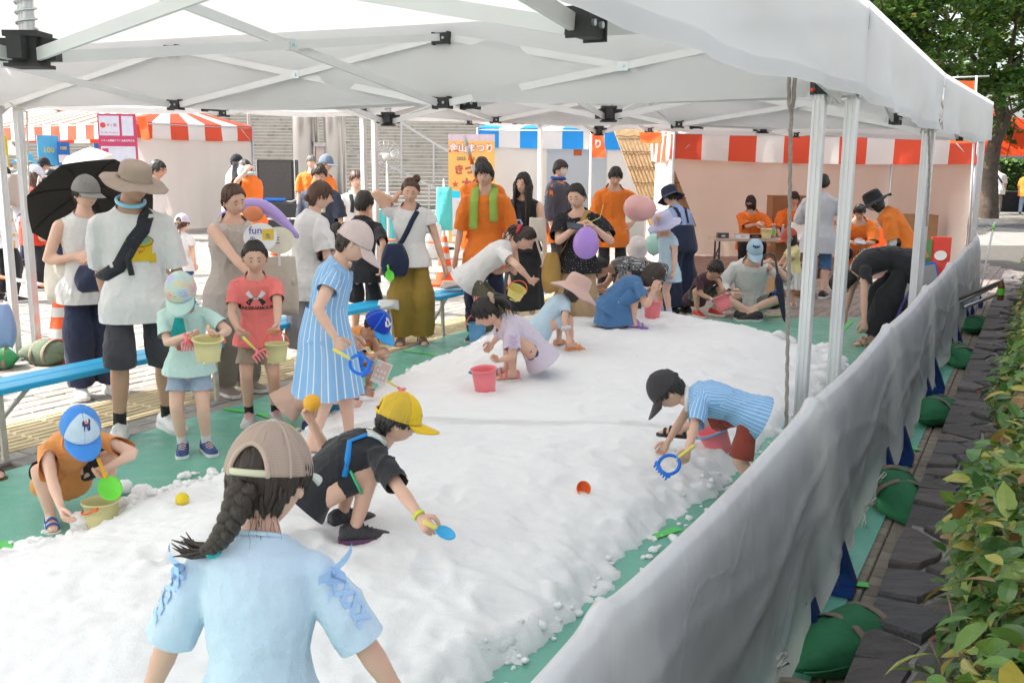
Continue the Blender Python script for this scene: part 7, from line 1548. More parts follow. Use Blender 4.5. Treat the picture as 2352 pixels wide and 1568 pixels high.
# ---- boy in patterned tee bent over
b23 = person('boy in a black and white patterned tee bent low with his dark hair hanging', (1.14, 9.15, snow_z(1.14, 9.15)), -96, 1.32, skin=2, sex='m', pel=(-.16, .25), lean=68, curve=26, head=(76, 0, 0), hl=(.28, .10, .14), hr=(.28, -.10, .14), fl=(.0, .08, .043), fr=(.0, -.08, .043), vox=.012)
hair(b23, 'short', 'black', th=.04, fringe=14, nape=-38, seed=4); shirt(b23, C_sqg, sleeve=.75, hem=.06, ease=.03); bottoms(b23, C_black, .9); shoes(b23, M_blackshoe)
g24 = person('toddler girl with a white and pink dotted headscarf looking down behind the patterned tee', (1.27, 9.95, snow_z(1.27, 9.95)-.02), 185, .86, skin=0, lean=8, head=(40, 6, 0), hl=(.20, .1, .45), hr=(.20, -.1, .45), vox=.012)
hair(g24, 'bob', 'dark', seed=2, fringe=12); shirt(g24, cloth('pale pink tee', (.76, .56, .54), .04), sleeve=.6, hem=.1); bottoms(g24, C_peach, .8); sandals(g24, M_whiteshoe)
hs = bucket(g24, cloth_pat('dotted headscarf', 'dots', (.74, .70, .68), (.72, .16, .18), 150, .2), k=1.2, brim=.2, droop=60, base=0, name='headscarf'); hs.rotation_euler = (0, 0, 0)
# ---- toddler in lavender hat standing on the heap
l25 = Vector((1.52, 9.45, snow_z(1.52, 9.45)))
g25 = person('toddler in a pale blue blouse, bright blue shorts and lavender sun hat', l25, -118, 1.06, skin=0, lean=0, curve=4, head=(22, 4, 0), hr=PT(1512, 500, 9.3), er=(-.2, -.5, -.6), hl=(.03, .14, .40), grip=(.5, .7), vox=.0105)
hair(g25, 'short', 'dark', seed=3); shirt(g25, C_lblue, sleeve=.30, hem=.13, ease=.03, hemk=1.2, name='blouse'); bottoms(g25, C_blue, .62, 1.25, flare=1.2); bucket(g25, cloth('lavender hat', (.58, .58, .80), .04), k=1.17, brim=.40, droop=24, base=4, band=cloth('pink hat band', (.76, .40, .40), .06)); shoes(g25, mat('navy trainer', (.03, .035, .06), .6), sock=cloth('lilac sock', (.62, .58, .70)), sole=M_solew, lace=mat('yellow strap', (.7, .55, .08), .6))
w26 = person('woman in a blue long-sleeved shirt, navy overalls and navy bucket hat', (1.93, 11.0, .0), -28, 1.54, skin=0, lean=14, curve=14, head=(26, 4, 0), hl=(.20, .12, .62), hr=(.22, -.08, .62), vox=.014, face=False)
hair(w26, 'short', 'black', seed=3); shirt(w26, cloth('periwinkle shirt', (.36, .45, .74), .04), sleeve=1.85, hem=.02, ease=.014, sl_ease=.03); bottoms(w26, C_navy, 1.93, 1.25, flare=1.15, name='overalls', waist=.15, ease=.07); bucket(w26, C_navy, brim=.36, droop=34, base=2); shoes(w26, M_blackshoe)
for s_ in (-1, 1): strap_on(w26, [torso_pt(w26, s_*.5, a, f) for a, f in ((.45, -1.2), (.7, -1.2), (.9, -.9), (1.0, -.1))], .04, C_navy, 'overall_strap', lift=.012)
m27 = person('slim staff man in an orange tee and black trousers, hand on hip', (1.24, 12.1, .0), 176, 1.73, skin=1, sex='m', bulk=.93, lean=1, curve=8, head=(30, 0, 0), hl=(.02, .135, .56), el=(-.3, .9, .1), hdl=(-.1, -.9, -.3), hr=(.03, -.15, .44), vox=.016)
hair(m27, 'short', 'black', th=.03, fringe=16, seed=6); shirt(m27, C_orange, sleeve=.95, hem=.12, ease=.034, sl_ease=.036); bottoms(m27, C_black, 1.93, 1.05, name='trousers'); shoes(m27, M_blackshoe)
m28 = person('man in a slate padded vest over an orange tee wearing a white face mask', (.58, 13.0, .0), 118, 1.78, skin=0, sex='m', lean=0, head=(4, -10, 0), vox=.017)
hair(m28, 'short', 'black', th=.045, seed=7, fringe=16); shirt(m28, C_orange, sleeve=.5, hem=.14, ease=.02); bottoms(m28, cloth('dark grey trousers', (.05, .045, .045)), 1.93, 1.1, name='trousers'); sv_ = shirt(m28, C_slate, sleeve=1.5, hem=.07, ease=.06, sl_ease=.04, name='padded_vest', amp=.03); shoes(m28, M_blackshoe)
def face_mask(P, m):
 mb = MB(); rows = []
 for el in (2, -8, -18, -30, -42, -52):
  rows.append([on_head(P, az, el, (.022 if abs(az) < 30 else .012)*P.Hh+.004) for az in range(-58, 59, 8)])
 mb.grid(rows); mb.build('face_mask', m, P.root)
face_mask(m28, C_white)
sc_ = MB(); a0 = torso_pt(m28, -.25, .95, 1.5); sc_.grid([[a0+m28.chf*.05+m28.sl*(-.03)+UP*(-.32*f), a0+m28.chf*.05+m28.sl*.03+UP*(-.32*f)] for f in (0, .3, .6, 1)]); sc_.tube([m28.j['p3']+UP*.04+(m28.sl*math.cos(a)+m28.chf*math.sin(a))*.085 for a in [2*PI*i/16 for i in range(17)]], .022, 8); sc_.build('blue_towel', cloth('blue towel', (.03, .10, .40)), m28.root)
# ---- boy in maroon behind the crest, seated man, bent helper, staff in the stall
b29 = person('small boy in a maroon tee and dark patterned shorts crouching with a toy shovel', (2.06, 10.35, .10), 152, 1.12, skin=2, sex='m', pel=(-.10, .17), lean=30, curve=24, head=(38, -12, 0), hr=PT(1640, 688, 10.05), hl=PT(1668, 680, 9.9), fl=(.05, .1, .043), fr=(.05, -.1, .043), grip=(.8, .8), kl=(.7, .4, .5), kr=(.7, -.4, .5), vox=.0125)
hair(b29, 'short', 'black', th=.04, fringe=14, seed=3); shirt(b29, C_maroon, sleeve=.75, hem=.06); bottoms(b29, cloth_pat('dark speckled cotton', 'squiggle', (.035, .035, .037), (.25, .25, .25), 90), .9, 1.15); shoes(b29, mat('red shoe', (.55, .05, .03), .6))
m30 = person('man in a white long-sleeved shirt and pale blue cap sitting cross-legged with an umbrella', (2.72, 10.95, .012), 190, 1.72, skin=0, sex='m', pel=(-.02, .085), lean=10, curve=16, head=(34, 6, 0), hl=PT(1778, 608, 10.6), el=(.1, .7, -.6), hr=(.16, -.13, .16), fl=(.22, -.06, .04, 60), fr=(.24, .02, .04, 70), kl=(.3, 1, .45), kr=(.3, -1, .45), grip=(.85, .4), vox=.0145)
hair(m30, 'short', 'black', seed=2, th=.02); shirt(m30, C_white, sleeve=1.75, hem=.05, ease=.045, sl_ease=.045); bottoms(m30, C_sage, .92, 1.25, ease=.03); cap(m30, cloth('pale blue cap', (.45, .62, .76), .04), k=1.13, base=4, bl=.42, bd=20); shoes(m30, M_blackshoe)
project_print(m30, m30.cap, [(text_mb('■■■■', .022, .001), mat('emblem navy', (.02, .04, .16), .7))], on_head(m30, 0, 36, .05), m30.hl, m30.hu, 'emblem', .008, .15)
l31 = G(2000, 792, .01)
w31 = person('woman bending right down in a black tee and purple-striped black trousers', (l31.x+.03, l31.y+.02, .012), -78, 1.58, skin=1, pel=(-.14, .50), lean=72, curve=62, head=(112, 6, 0), hl=PT(1985, 752, 8.85), hr=(.18, -.1, .10), fl=(.02, .07, .043), fr=(-.02, -.06, .043), el=(.4, .3, .4), er=(.4, -.3, .4), grip=(.6, .6), vox=.0125)
hair(w31, 'bob', 'black', th=.03, seed=5); shirt(w31, C_black, sleeve=.95, hem=.08, ease=.035, sl_ease=.045, hemk=1.05); bottoms(w31, C_black, 1.9, 1.45, flare=1.25, ease=.04, name='trousers'); sandals(w31, mat('tan sandal', (.45, .36, .25), .6))
project_print(w31, w31.top, [(text_mb('KONVEKTORS', .060, .0012), Wp)], torso_pt(w31, 0, .72, -1.2), w31.cdir, -w31.sl if (w31.cdir.cross(-w31.sl)).z > 0 else w31.sl, 'lettering', .005)
ss = MB(); rows = []
for sd_ in ('L',):
 H_, K_, A_ = w31.j['HL'], w31.j['KL'], w31.j['al']
 for i in range(19):
  t = i/18*1.9; q = lerp(H_, K_, t) if t <= 1 else lerp(K_, A_, t-1); rr = (lerp(w31.rad['th'], w31.rad['kn'], min(1, t)) if t <= 1 else lerp(w31.rad['kn'], w31.rad['an']*1.25, t-1))*1.45+.043; rr = rr*lerp(1, 1.25, t/1.9)+.016; o1 = (w31.lf*.75-w31.fw*.75).normalized(); o2 = (-w31.fw*.98+w31.lf*.1).normalized(); rows.append([q+o1*rr*1.02, q+(o1+o2).normalized()*rr*1.04, q+o2*rr*1.02])
ss.grid(rows); ss.build('side_stripe', C_purple, w31.root)
m32 = person('staff woman in an orange tee, black hat and white arm covers carrying a grey board', (4.45, 10.9, .0), -66, 1.58, skin=0, lean=26, curve=20, head=(30, 6, 0), hl=(.10, .10, .42), hr=(.16, -.08, .42), vox=.0135)
hair(m32, 'bob', 'black', seed=6); shirt(m32, C_orange, sleeve=.95, hem=.12, ease=.04, sl_ease=.045); bottoms(m32, C_black, 1.93, 1.2, name='trousers'); bucket(m32, C_black, brim=.42, droop=16, wave=.05, base=4, crown=1.15); face_mask(m32, cloth('pink mask', (.66, .46, .46))); shoes(m32, M_blackshoe)
ac = MB(); j = m32.j
ac.tube([lerp(j['SL'], j['EL'], .9), j['EL'], j['wl']], [m32.rad['el']*1.25, m32.rad['el']*1.25, m32.rad['wr']*1.3], 12); ac.build('arm_cover', C_white, m32.root)
bd_ = MB(); bd_.box((0, 0, 0), (.62, .012, .36));
SEAT = dict(pel=(-.05, .28), fl=(.20, .08, .043), fr=(.20, -.08, .043))
m33 = person('seated staff man in an orange tee and black face mask behind the table', (3.92, 16.0, .0), 186, 1.70, skin=1, sex='m', lean=10, curve=10, head=(22, -28, 0), hr=(.26, .02, .46), hl=(.24, .12, .40), vox=.018, **SEAT)
hair(m33, 'bob', 'black', fringe=18, seed=3); shirt(m33, C_orange, sleeve=.95, hem=.08, ease=.034, sl_ease=.04); bottoms(m33, C_black, 1.9, 1.15, name='trousers'); face_mask(m33, C_black); shoes(m33, M_blackshoe)
m34 = person('seated staff man in an orange tee with a bowl haircut behind the bottles', (4.62, 16.05, .0), 196, 1.74, skin=1, sex='m', lean=4, curve=10, head=(6, 8, 0), hr=(.2, -.1, .32), hl=(.22, .12, .34), vox=.018, **SEAT)
hair(m34, 'short', 'black', th=.06, fringe=8, seed=4); shirt(m34, C_orange, sleeve=.95, hem=.08, ease=.034, sl_ease=.04); bottoms(m34, C_black, 1.9, 1.15, name='trousers'); shoes(m34, M_blackshoe)
m35 = person('seated staff man in an orange tee and dark shorts looking at a phone', (5.02, 14.1, .0), 200, 1.68, skin=2, sex='m', bulk=1.15, lean=12, curve=14, head=(36, 4, 0), hr=(.24, -.02, .38), hl=(.24, .06, .38), vox=.017, grip=(.6, .6), **SEAT)
hair(m35, 'short', 'black', th=.02, fringe=20, seed=2); shirt(m35, C_orange, sleeve=.95, hem=.08, ease=.034, sl_ease=.04); bottoms(m35, C_grey, .9, 1.2); shoes(m35, M_blackshoe)
w36 = person('visitor in a pale grey shirt and jeans at the stall table behind the twin posts', (3.98, 12.6, .0), 24, 1.63, skin=0, sex='m', lean=4, head=(10, 0, 0), hl=(.2, .1, .62), hr=(.2, -.14, .60), vox=.016, face=False)
hair(w36, 'short', 'black', seed=2, th=.035); shirt(w36, C_greylav, sleeve=1.7, hem=.16, ease=.05, sl_ease=.045, hemk=1.1); bottoms(w36, C_denim2, 1.2, 1.15, name='jeans'); shoes(w36, M_blackshoe, sole=M_solew)
g37 = person('small child in a red cap, yellow tee and white tulle skirt beside the seated man', (3.42, 11.7, .01), -96, .98, skin=1, lean=3, head=(20, 0, 0), hl=(.24, .08, .40), hr=(.24, -.06, .42), vox=.014)
hair(g37, 'bob', 'black', seed=2); shirt(g37, C_yel, sleeve=.6, hem=.05); skirt(g37, C_white, .24, 1.7, pleat=.09, npl=16, name='tulle_skirt'); cap(g37, cloth('brick red cap', (.50, .10, .06)), k=1.14, base=4, bd=16); sandals(g37, M_whiteshoe)
# ---- boy in the blue striped shirt beside the barrier
l38 = Vector((1.08, 4.80, snow_z(1.08, 4.80)-.03))
b38 = person('boy in a blue striped shirt, brick-red shorts and dark cap bending down', l38, -80, 1.05, skin=1, sex='m', pel=(-.13, .43), lean=66, curve=26, head=(52, 4, 0), hl=PT(1578, 1040, 4.45), hr=(.30, -.08, .16), el=(-.2, .5, .3), er=(.1, -.5, .3), fl=(-.20, .06, .02), fr=PT(1545, 985, 5.15), grip=(.85, .5), vox=.0085)
hair(b38, 'short', 'black', th=.03, fringe=12, nape=-42, seed=3); C_str2 = cloth_pat('blue striped shirting', 'stripe', (.235, .49, .80), (.80, .84, .90), 62, .06); shirt(b38, C_str2, sleeve=.85, hem=.07, ease=.036, sl_ease=.040, hemk=1.06); bottoms(b38, cloth('brick-red shorts', (.32, .065, .045), .08), .92, 1.22, ease=.026); cap(b38, cloth('charcoal cap', (.055, .050, .055), .1), k=1.13, base=4, bl=.46, bd=22, hole=True, strap=C_black); sandals(b38, mat('black sport sandal', (.035, .035, .037), .6));
cl = MB(); c = lerp(b38.j['p3'], b38.j['hb'], .25); cl.tube([c+b38.sl*math.cos(a)*b38.rad['neck']*1.55+b38.chf*math.sin(a)*b38.rad['neck']*1.55 for a in [2*PI*i/20 for i in range(21)]], .013, 8); cl.build('collar', C_white, b38.root)
# ---- passers-by in the sun behind
def back_person(lab, u, vtop, Y, h, yaw, top, bot, hairc='black', hst='short', sx='m', sl=.85, hemv=.12, botlen=1.9, hatf=None, **k):
 X = (u-1176)/F_PX*Y; q = person(lab, (X, Y, 0), yaw, h, sex=sx, vox=k.pop('vox', .019), face=k.pop('face', True), **k); hair(q, hst, hairc, seed=int(u) % 7); shirt(q, top, sleeve=sl, hem=hemv, ease=.036, sl_ease=.038)
 bottoms(q, bot, botlen, 1.15, name='trousers' if botlen > 1 else 'shorts', flare=1.1); shoes(q, M_blackshoe)
 if hatf: hatf(q)
 return q
q = back_person('little girl in a white top and pale lilac cap with a ponytail, seen from behind', 415, 482, 11.5, 1.10, 8, C_white, C_denimd, 'brown', sx='f', sl=.5, hemv=.1, botlen=.6, skin=0, face=False, hatf=lambda q: cap(q, cloth('lilac white cap', (.68, .62, .74)), k=1.15, base=4, hole=True)); ponytail(q, (-.48, 0, .0), (.18, 0, -.3), (.05, 0, -1.3), .07, 10, C_beige, 2)
q = back_person('man with glasses, a beard and a white tee walking past the striped tent', 357, 355, 12.2, 1.74, 92, C_white, C_khaki, hst='short', skin=2)
gl = MB()
for s_ in (-1, 1): c = on_head(q, s_*20, 2, .012); gl.tube([c+q.hl*math.cos(a)*.024+q.hu*math.sin(a)*.017 for a in [2*PI*i/14 for i in range(15)]], .003, 5); gl.tube([c+q.hl*s_*.024, on_head(q, s_*85, 2, .012)], .003, 5)
gl.build('glasses', M_blk, q.root)
q = back_person('staff man in an orange tee wiping his face with a pale towel', 582, 350, 14.0, 1.78, -58, C_orange, C_black, skin=1, head=(26, 0, 0), hl=PT(566, 392, 13.7), hr=PT(560, 400, 13.9), el=(.2, .6, -.7), er=(.2, -.6, -.7)); tw = MB(); a0 = PT(556, 395, 13.75)-q.loc; tw.ell(a0, (.07, .05, .09), 10, 8); tw.tube([q.j['p3']+UP*.05+(q.sl*math.cos(a)+q.chf*math.sin(a))*.09 for a in [2*PI*i/16 for i in range(17)]], .025, 8); tw.build('towel', cloth('pale blue towel', (.42, .60, .70)), q.root)
q = back_person('man in a dark cap and grey shirt with a backpack beyond the towel wiper', 540, 335, 17.0, 1.86, 60, C_greylav, C_black, skin=1, face=False, hatf=lambda q: cap(q, C_black, k=1.14, base=4))
q = back_person('woman with long brown hair and a white cap in a red top and black trousers', 78, 372, 12.8, 1.66, 66, C_red, C_black, 'brown', hst='long', sx='f', hemv=.16, skin=0, hatf=lambda q: cap(q, cloth('white mesh cap', (.66, .68, .74)), k=1.15, base=4, bl=.5)); long_hair(q, .75, 4, front=False)
q = back_person('person in a rainbow-banded bucket hat queueing at the striped tent', 66, 335, 15.5, 1.84, 20, cloth('pale lilac shirt', (.56, .54, .68)), C_navy, skin=1, face=False, hatf=lambda q: bucket(q, cloth('azure brim', (.08, .50, .80)), brim=.45, droop=22, band=cloth('pink band', (.80, .34, .36))))
q = back_person('person in a black cap and dark shirt queueing at the striped tent', 104, 345, 17.0, 1.78, 40, C_black, C_black, skin=2, face=False, hatf=lambda q: cap(q, C_black, k=1.14, base=4))
q = back_person('person in a lilac shirt standing behind the woman in the red top', 118, 400, 14.6, 1.60, 30, C_lilac, C_navy, skin=1, face=False)
q = back_person('person in a flowery tee with a beige backpack beyond the twin posts', 4, 395, 11.6, 1.66, 30, cloth_pat('flowery tee', 'dots', (.68, .70, .76), (.72, .42, .08), 16, .3), C_black, 'black', skin=1, hr=(.20, -.16, .58), face=False)
q = person('person in brown trousers and sandals standing beside the long blue bench', (-3.03, 5.05, .01), 165, 1.60, skin=1, lean=1, vox=.012, fl=(.05, .10, .043, 40), hl=(.06, .13, .46)); hair(q, 'short', 'black'); shirt(q, C_lilac, sleeve=.8, hem=.12, ease=.03); bottoms(q, cloth('brown trousers', (.34, .235, .145), .08), 1.88, 1.2, flare=1.2, name='trousers'); sandals(q, mat('brown sandal', (.10, .055, .035), .6))
q = back_person('man in a navy tee with a pale backpack strap looking towards the stairs', 740, 378, 11.0, 1.72, 196, cloth('navy heather tee', (.05, .06, .09), .2), C_khaki, 'dark', skin=1, head=(20, 30, 0))
strap_on(q, [torso_pt(q, .62, a, f) for a, f in ((.5, 1.1), (.75, 1.2), (.95, .7), (1.0, -.2))], .05, C_cream, 'backpack_strap', lift=.012)
q = back_person('staff man in an orange tee, glasses and slate-blue cap beside the columns', 742, 348, 14.2, 1.84, 112, C_orange, C_black, 'grey', skin=2, hatf=lambda q: cap(q, cloth('slate cap', (.16, .21, .28)), k=1.14, base=4, bl=.5))
q = back_person('grey-haired man half hidden behind the slate-blue cap', 722, 345, 18.0, 1.86, 180, C_orange, C_black, 'grey', skin=1)
q = back_person('woman with short brown hair and black backpack straps over a white top', 815, 385, 12.4, 1.63, 150, C_white, C_grey, 'brown', sx='f', sl=.3, skin=0)
for s_ in (-1, 1): strap_on(q, [torso_pt(q, s_*.6, a, f) for a, f in ((.5, 1.1), (.75, 1.2), (.95, .7), (1.0, -.2))], .05, C_bag, 'backpack_strap', lift=.012)
q = person('person in a white tee with a bag strap on the back at the far table', (17.05, 34.4, .1), 20, 1.75, skin=2, sex='m', bulk=1.15, vox=.03, face=False, lean=6); hair(q); shirt(q, C_white, sleeve=.9, hem=.12, ease=.05); bottoms(q, C_taupe, 1.95, 1.25, name='trousers'); shoes(q, cloth('blue shoe', (.25, .4, .6)))
strap_on(q, [torso_pt(q, s_, a, -1.2) for s_, a in ((.6, .98), (.2, .8), (-.3, .5), (-.8, .3))], .06, C_bag, 'bag_strap', lift=.015)
q = person('person in an orange tee and light jeans at the far table beyond the road', (18.0, 34.3, .1), 40, 1.62, skin=2, sex='m', vox=.03, face=False, hr=(.3, -.2, .75)); hair(q); shirt(q, C_orange, sleeve=.9, hem=.12, ease=.05); bottoms(q, C_denim, 1.95, 1.15, name='jeans'); shoes(q, M_blackshoe)
# toys
def plastic(name, col, tr=0.0, rough=.35): return mat(name, col, rough, .03, 6, .03, 40, trans=tr)
M_cream = plastic('cream plastic', (.72, .66, .34)); M_pink = plastic('pink plastic', (.90, .23, .26)); M_orpl = plastic('orange plastic', (.88, .17, .03)); M_bluetoy = plastic('blue toy plastic', (.01, .17, .72)); M_yelpl = plastic('yellow plastic', (.80, .70, .16)); M_lime = plastic('lime plastic', (.17, .72, .06)); M_cyan = plastic('azure plastic', (.06, .45, .80)); M_amber = plastic('amber plastic', (.85, .42, .03)); M_clearb = plastic('clear blue plastic', (.18, .50, .85), .45, .15)
def toy_bucket(label, p, rt, hgt, m, hm, tilt=(0, 0), handle='down', yaw=0, foot=True, group='toy buckets'):
 r = thing('toy_bucket', label, 'bucket', p); r.rotation_euler = (R(tilt[0]), R(tilt[1]), R(yaw)); r['group'] = group; rb = rt*.78; mb = MB()
 prof = [(0, .004), (rb*.92, .002), (rb, .006), (lerp(rb, rt, .5), hgt*.5), (rt*.985, hgt*.94), (rt*1.07, hgt*.945), (rt*1.085, hgt*.97), (rt*1.07, hgt), (rt*.97, hgt), (rt*.93, hgt*.9), (lerp(rb, rt, .5)*.94, hgt*.5), (rb*.93, .014), (0, .012)]
 mb.lathe(prof, 36); mb.build('pail', m, r)
 if foot:
  fm = MB()
  for q in range(8): a = 2*PI*q/8; fm.ell((rb*.93*math.cos(a), rb*.93*math.sin(a), .006), (.010, .010, .008), 8, 6)
  o = fm.build('feet', m, r); o['kind'] = 'stuff'
 hb = MB(); n = 22
 for_ = {'down': -25, 'up': 88, 'side': 5}[handle]; R_ = rt*1.12; c, s_ = math.cos(R(for_)), math.sin(R(for_))
 pts = [Vector((R_*math.cos(a), R_*1.05*math.sin(a)*c, hgt*.90+R_*1.05*math.sin(a)*s_)) for a in [PI*i/n for i in range(n+1)]]
 hb.tube(pts, rt*.065, 8, ref=(0, 0, 1), flat=.55); hb.ell((R_*1.0, 0, hgt*.9), rt*.12, 8, 6); hb.ell((-R_*1.0, 0, hgt*.9), rt*.12, 8, 6); hb.build('handle', hm, r); return r
toy_bucket('cream toy bucket with an orange handle held by the girl in the tie-dye cap', PT(478, 828, 5.13), .079, .125, M_cream, M_orpl, (6, 4), 'side')
toy_bucket('cream toy bucket with a raised orange handle carried by the girl in coral', PT(636, 832, 5.78), .070, .12, M_cream, M_orpl, (0, 0), 'up', 35)
toy_bucket('cream toy bucket standing on the green sheet beside the crouching boy', G(236, 1212, .012), .080, .135, M_cream, M_orpl, (0, 0), 'down', 100)
p = G(1115, 880, .25); toy_bucket('pink toy bucket with a blue handle in front of the lavender blouse', (p.x, p.y, snow_z(p.x, p.y)-.01), .085, .165, M_pink, M_cyan, (4, -5), 'down', 10)
p = G(1497, 742, .28); toy_bucket('pink toy bucket standing on the snow beside the denim dress', (p.x, p.y, snow_z(p.x, p.y)-.01), .082, .16, M_pink, M_cyan, (0, 6), 'side', 60)
p = PT(1668, 712, 9.75); toy_bucket('pink toy bucket full of snow under the hands of the maroon boy', (p.x, p.y, max(p.z, snow_z(p.x, p.y)-.02)), .085, .15, M_pink, M_bluetoy, (-18, -22), 'side')
p = G(1096, 778, .16); p.z = snow_z(p.x, p.y)-.01; toy_bucket('clear blue toy bucket with a red rake in it behind the lavender blouse', p, .085, .17, M_clearb, M_orpl, (0, 0), 'up')
toy_bucket('yellow toy bucket with an orange handle held by the bending ponytail girl', PT(1180, 684, 8.5), .080, .10, plastic('lemon plastic', (.80, .70, .22)), M_orpl, (28, 10), 'up', 20)
p = G(1662, 1020, .15); toy_bucket('pink toy bucket lying in the snow behind the brick-red shorts', (p.x, p.y+.05, snow_z(p.x, p.y)-.02), .085, .15, M_pink, M_cyan, (0, 24), 'side', 180)
toy_bucket('pink toy bucket standing beyond the barrier beside the grey board', G(2052, 770, .0), .085, .15, M_pink, M_cyan, (0, 0), 'up')
def rake(label, p, d, hm, rm, L=.13, teeth=5, up=(0, 0, 1), name='toy_rake', wide=.085):
 p, d = Vector(p), Vector(d).normalized(); u_ = Vector(up); u_ = (u_-d*u_.dot(d)).normalized(); s_ = d.cross(u_); r = thing(name, label, 'toy', p, group='toy rakes and scoops'); mb = MB(); mb.tube([-d*L, -d*L*.6, -d*.01], [.010, .0085, .007], 8, ref=u_); mb.build('handle', hm, r); hb = MB(); hb.tube([-s_*wide/2+d*.02, d*.012, s_*wide/2+d*.02], [.007, .010, .007], 8)
 hb.tube([-d*.012, d*.015], .011, 8)
 for k in range(teeth): x = lerp(-wide/2, wide/2, k/(teeth-1)); hb.tube([s_*x+d*.018, s_*x+d*.045-u_*.006, s_*x+d*.060-u_*.024], [.0062, .0056, .004], 6)
 hb.build('rake_head', rm, r); return r
def ring_rake(label, p, d, m, hm, up):
 p, d = Vector(p), Vector(d).normalized(); u_ = Vector(up); u_ = (u_-d*u_.dot(d)).normalized(); s_ = d.cross(u_); r = thing('toy_rake', label, 'toy', p, group='toy rakes and scoops'); mb = MB()
 mb.tube([d*(.052-.052*math.cos(a))+s_*.046*math.sin(a) for a in [2*PI*i/26 for i in range(27)]], .0085, 8, ref=u_)
 for k in range(6): x = lerp(-.04, .04, k/5); mb.tube([d*.096+s_*x, d*.108+s_*x-u_*.022], [.007, .0045], 6)
 mb.tube([d*.090-s_*.045, d*.102, d*.090+s_*.045], .010, 8); mb.build('rake_head', m, r); hb = MB(); hb.tube([-d*.10, -d*.05, d*.005], [.011, .009, .008], 8); hb.build('handle', hm, r); return r
def scoop(label, p, d, m, hm, up=(0, 0, 1), r=.05, L=.10):
 p, d = Vector(p), Vector(d).normalized(); u_ = Vector(up); u_ = (u_-d*u_.dot(d)).normalized(); s_ = d.cross(u_); t = thing('toy_scoop', label, 'toy', p, group='toy rakes and scoops'); mb = MB(); rows = []
 for i in range(7):
  k = i/6; rows.append([d*(r*1.1+math.cos(a)*r*1.25*k)+s_*math.sin(a)*r*k-u_*(1-k*k)*r*.45 for a in [2*PI*q/28 for q in range(28)]])
 mb.rings(rows, cap1=False); o = mb.build('bowl', m, t); q_ = o.modifiers.new('thickness', 'SOLIDIFY'); q_.thickness = .004; hb = MB(); hb.tube([-d*L, -d*L*.5, -d*.0], [.0095, .0085, .010], 8); hb.build('handle', hm, t); return t
W = lambda P, q: P.loc+q
p = G(1096, 778, .16); p.z = snow_z(p.x, p.y)-.01; rake('red toy rake standing in the clear blue bucket', p+Vector((.01, 0, .34)), (0, -.1, 1), M_orpl, M_pink, .22, up=(0, -1, 0), wide=.07)
rake('pink toy rake on a lemon stick held by the girl in coral', PT(590, 806, 5.66), (.5, -.35, -.35), M_yelpl, M_pink, .14, up=(.3, -.8, .5))
rake('pink toy rake held with the cream bucket by the tie-dye cap girl', PT(428, 778, 5.12), (.35, -.3, -.75), M_pink, M_pink, .03, up=(.7, -.6, .3), wide=.07)
ring_rake('blue oval toy rake in the hand of the pinstriped dress girl', PT(806, 825, 4.80), (.75, -.1, -.42), M_bluetoy, M_yelpl, (-.2, -.9, .2))
rake('pink toy rake on a lemon stick poked into the snow rim', PT(918, 892, 6.32), (.7, -.25, -.35), M_yelpl, M_pink, .12)
ring_rake('blue oval toy rake scraping the snow for the striped shirt boy', PT(1556, 1052, 4.36), (-.72, -.3, -.45), M_bluetoy, M_yelpl, (.2, -.6, .8))
rake('pink toy rake with a lemon stick behind the pink sun hat', PT(1285, 694, 7.55), (.85, -.1, -.12), M_yelpl, M_pink, .11)
scoop('lime toy scoop with an amber grip held by the apricot tee boy', PT(243, 1096, 4.22), (.25, -.25, -.35), M_lime, M_amber, (.1, -.5, .85), .052, .10)
scoop('lime toy scoop in the hand of the boy with white lettering', PT(893, 622, 8.75), (.1, -.1, -.5), M_lime, M_lime, (0, -1, .2), .042, .05)
scoop('azure toy scoop with a lemon lid in the outstretched hand', PT(1002, 1212, 3.42), (.8, -.2, -.35), M_cyan, M_yelpl, (0, -.3, 1), .034, .05)
scoop('pale lemon toy shovel held by the maroon boy', PT(1652, 705, 9.9), (.5, -.3, -.5), M_cream, M_cream, (0, -.4, .9), .035, .13)
rake('blue toy rake resting against the closed umbrella', PT(1788, 668, 10.45), (-.2, -.4, -.5), M_bluetoy, M_bluetoy, .05, up=(0, -1, .2), wide=.10)
def ball(label, p, r, m, half=False):
 t = thing('toy_ball', label, 'toy', p); mb = MB(); mb.ell((0, 0, 0), r, 20, 14); mb.build('shell', m, t); sm = MB(); sm.tube([(r*1.005*math.cos(a), 0, r*1.005*math.sin(a)) for a in [2*PI*i/24 for i in range(25)]], r*.035, 5); sm.build('seam', m, t); t.rotation_euler = (R(20), R(15), R(40)); return t
def on_snow(u, v, r):
 p = G(u, v, .2); z = snow_z(p.x, p.y); p = G(u, v, z+r); return Vector((p.x, p.y, snow_z(p.x, p.y)+r*.75))
t = thing('toy_ball', 'orange half-shell toy lying alone in the middle of the snow', 'toy', on_snow(1340, 1122, .03)); mb = MB(); mb.lathe([(0, -.036), (.02, -.030), (.032, -.012), (.036, .006), (.033, .007), (.029, -.010), (.018, -.026), (0, -.031)], 24, Matrix.Rotation(R(55), 3, 'Y')@Matrix.Rotation(R(30), 3, 'X')); mb.build('shell', M_orpl, t); t.rotation_euler = (0, 0, R(-40))
ball('amber toy ball held up by the boy in black', W(b2, b2.handL)+Vector((.02, -.01, .03)), .038, M_amber); ball('amber toy ball leaning on the pink bucket', on_snow(1108, 874, .038), .038, M_amber); ball('yellow toy ball half buried at the rim of the snow', on_snow(418, 1138, .03), .03, plastic('bright yellow plastic', (.82, .62, .02)))
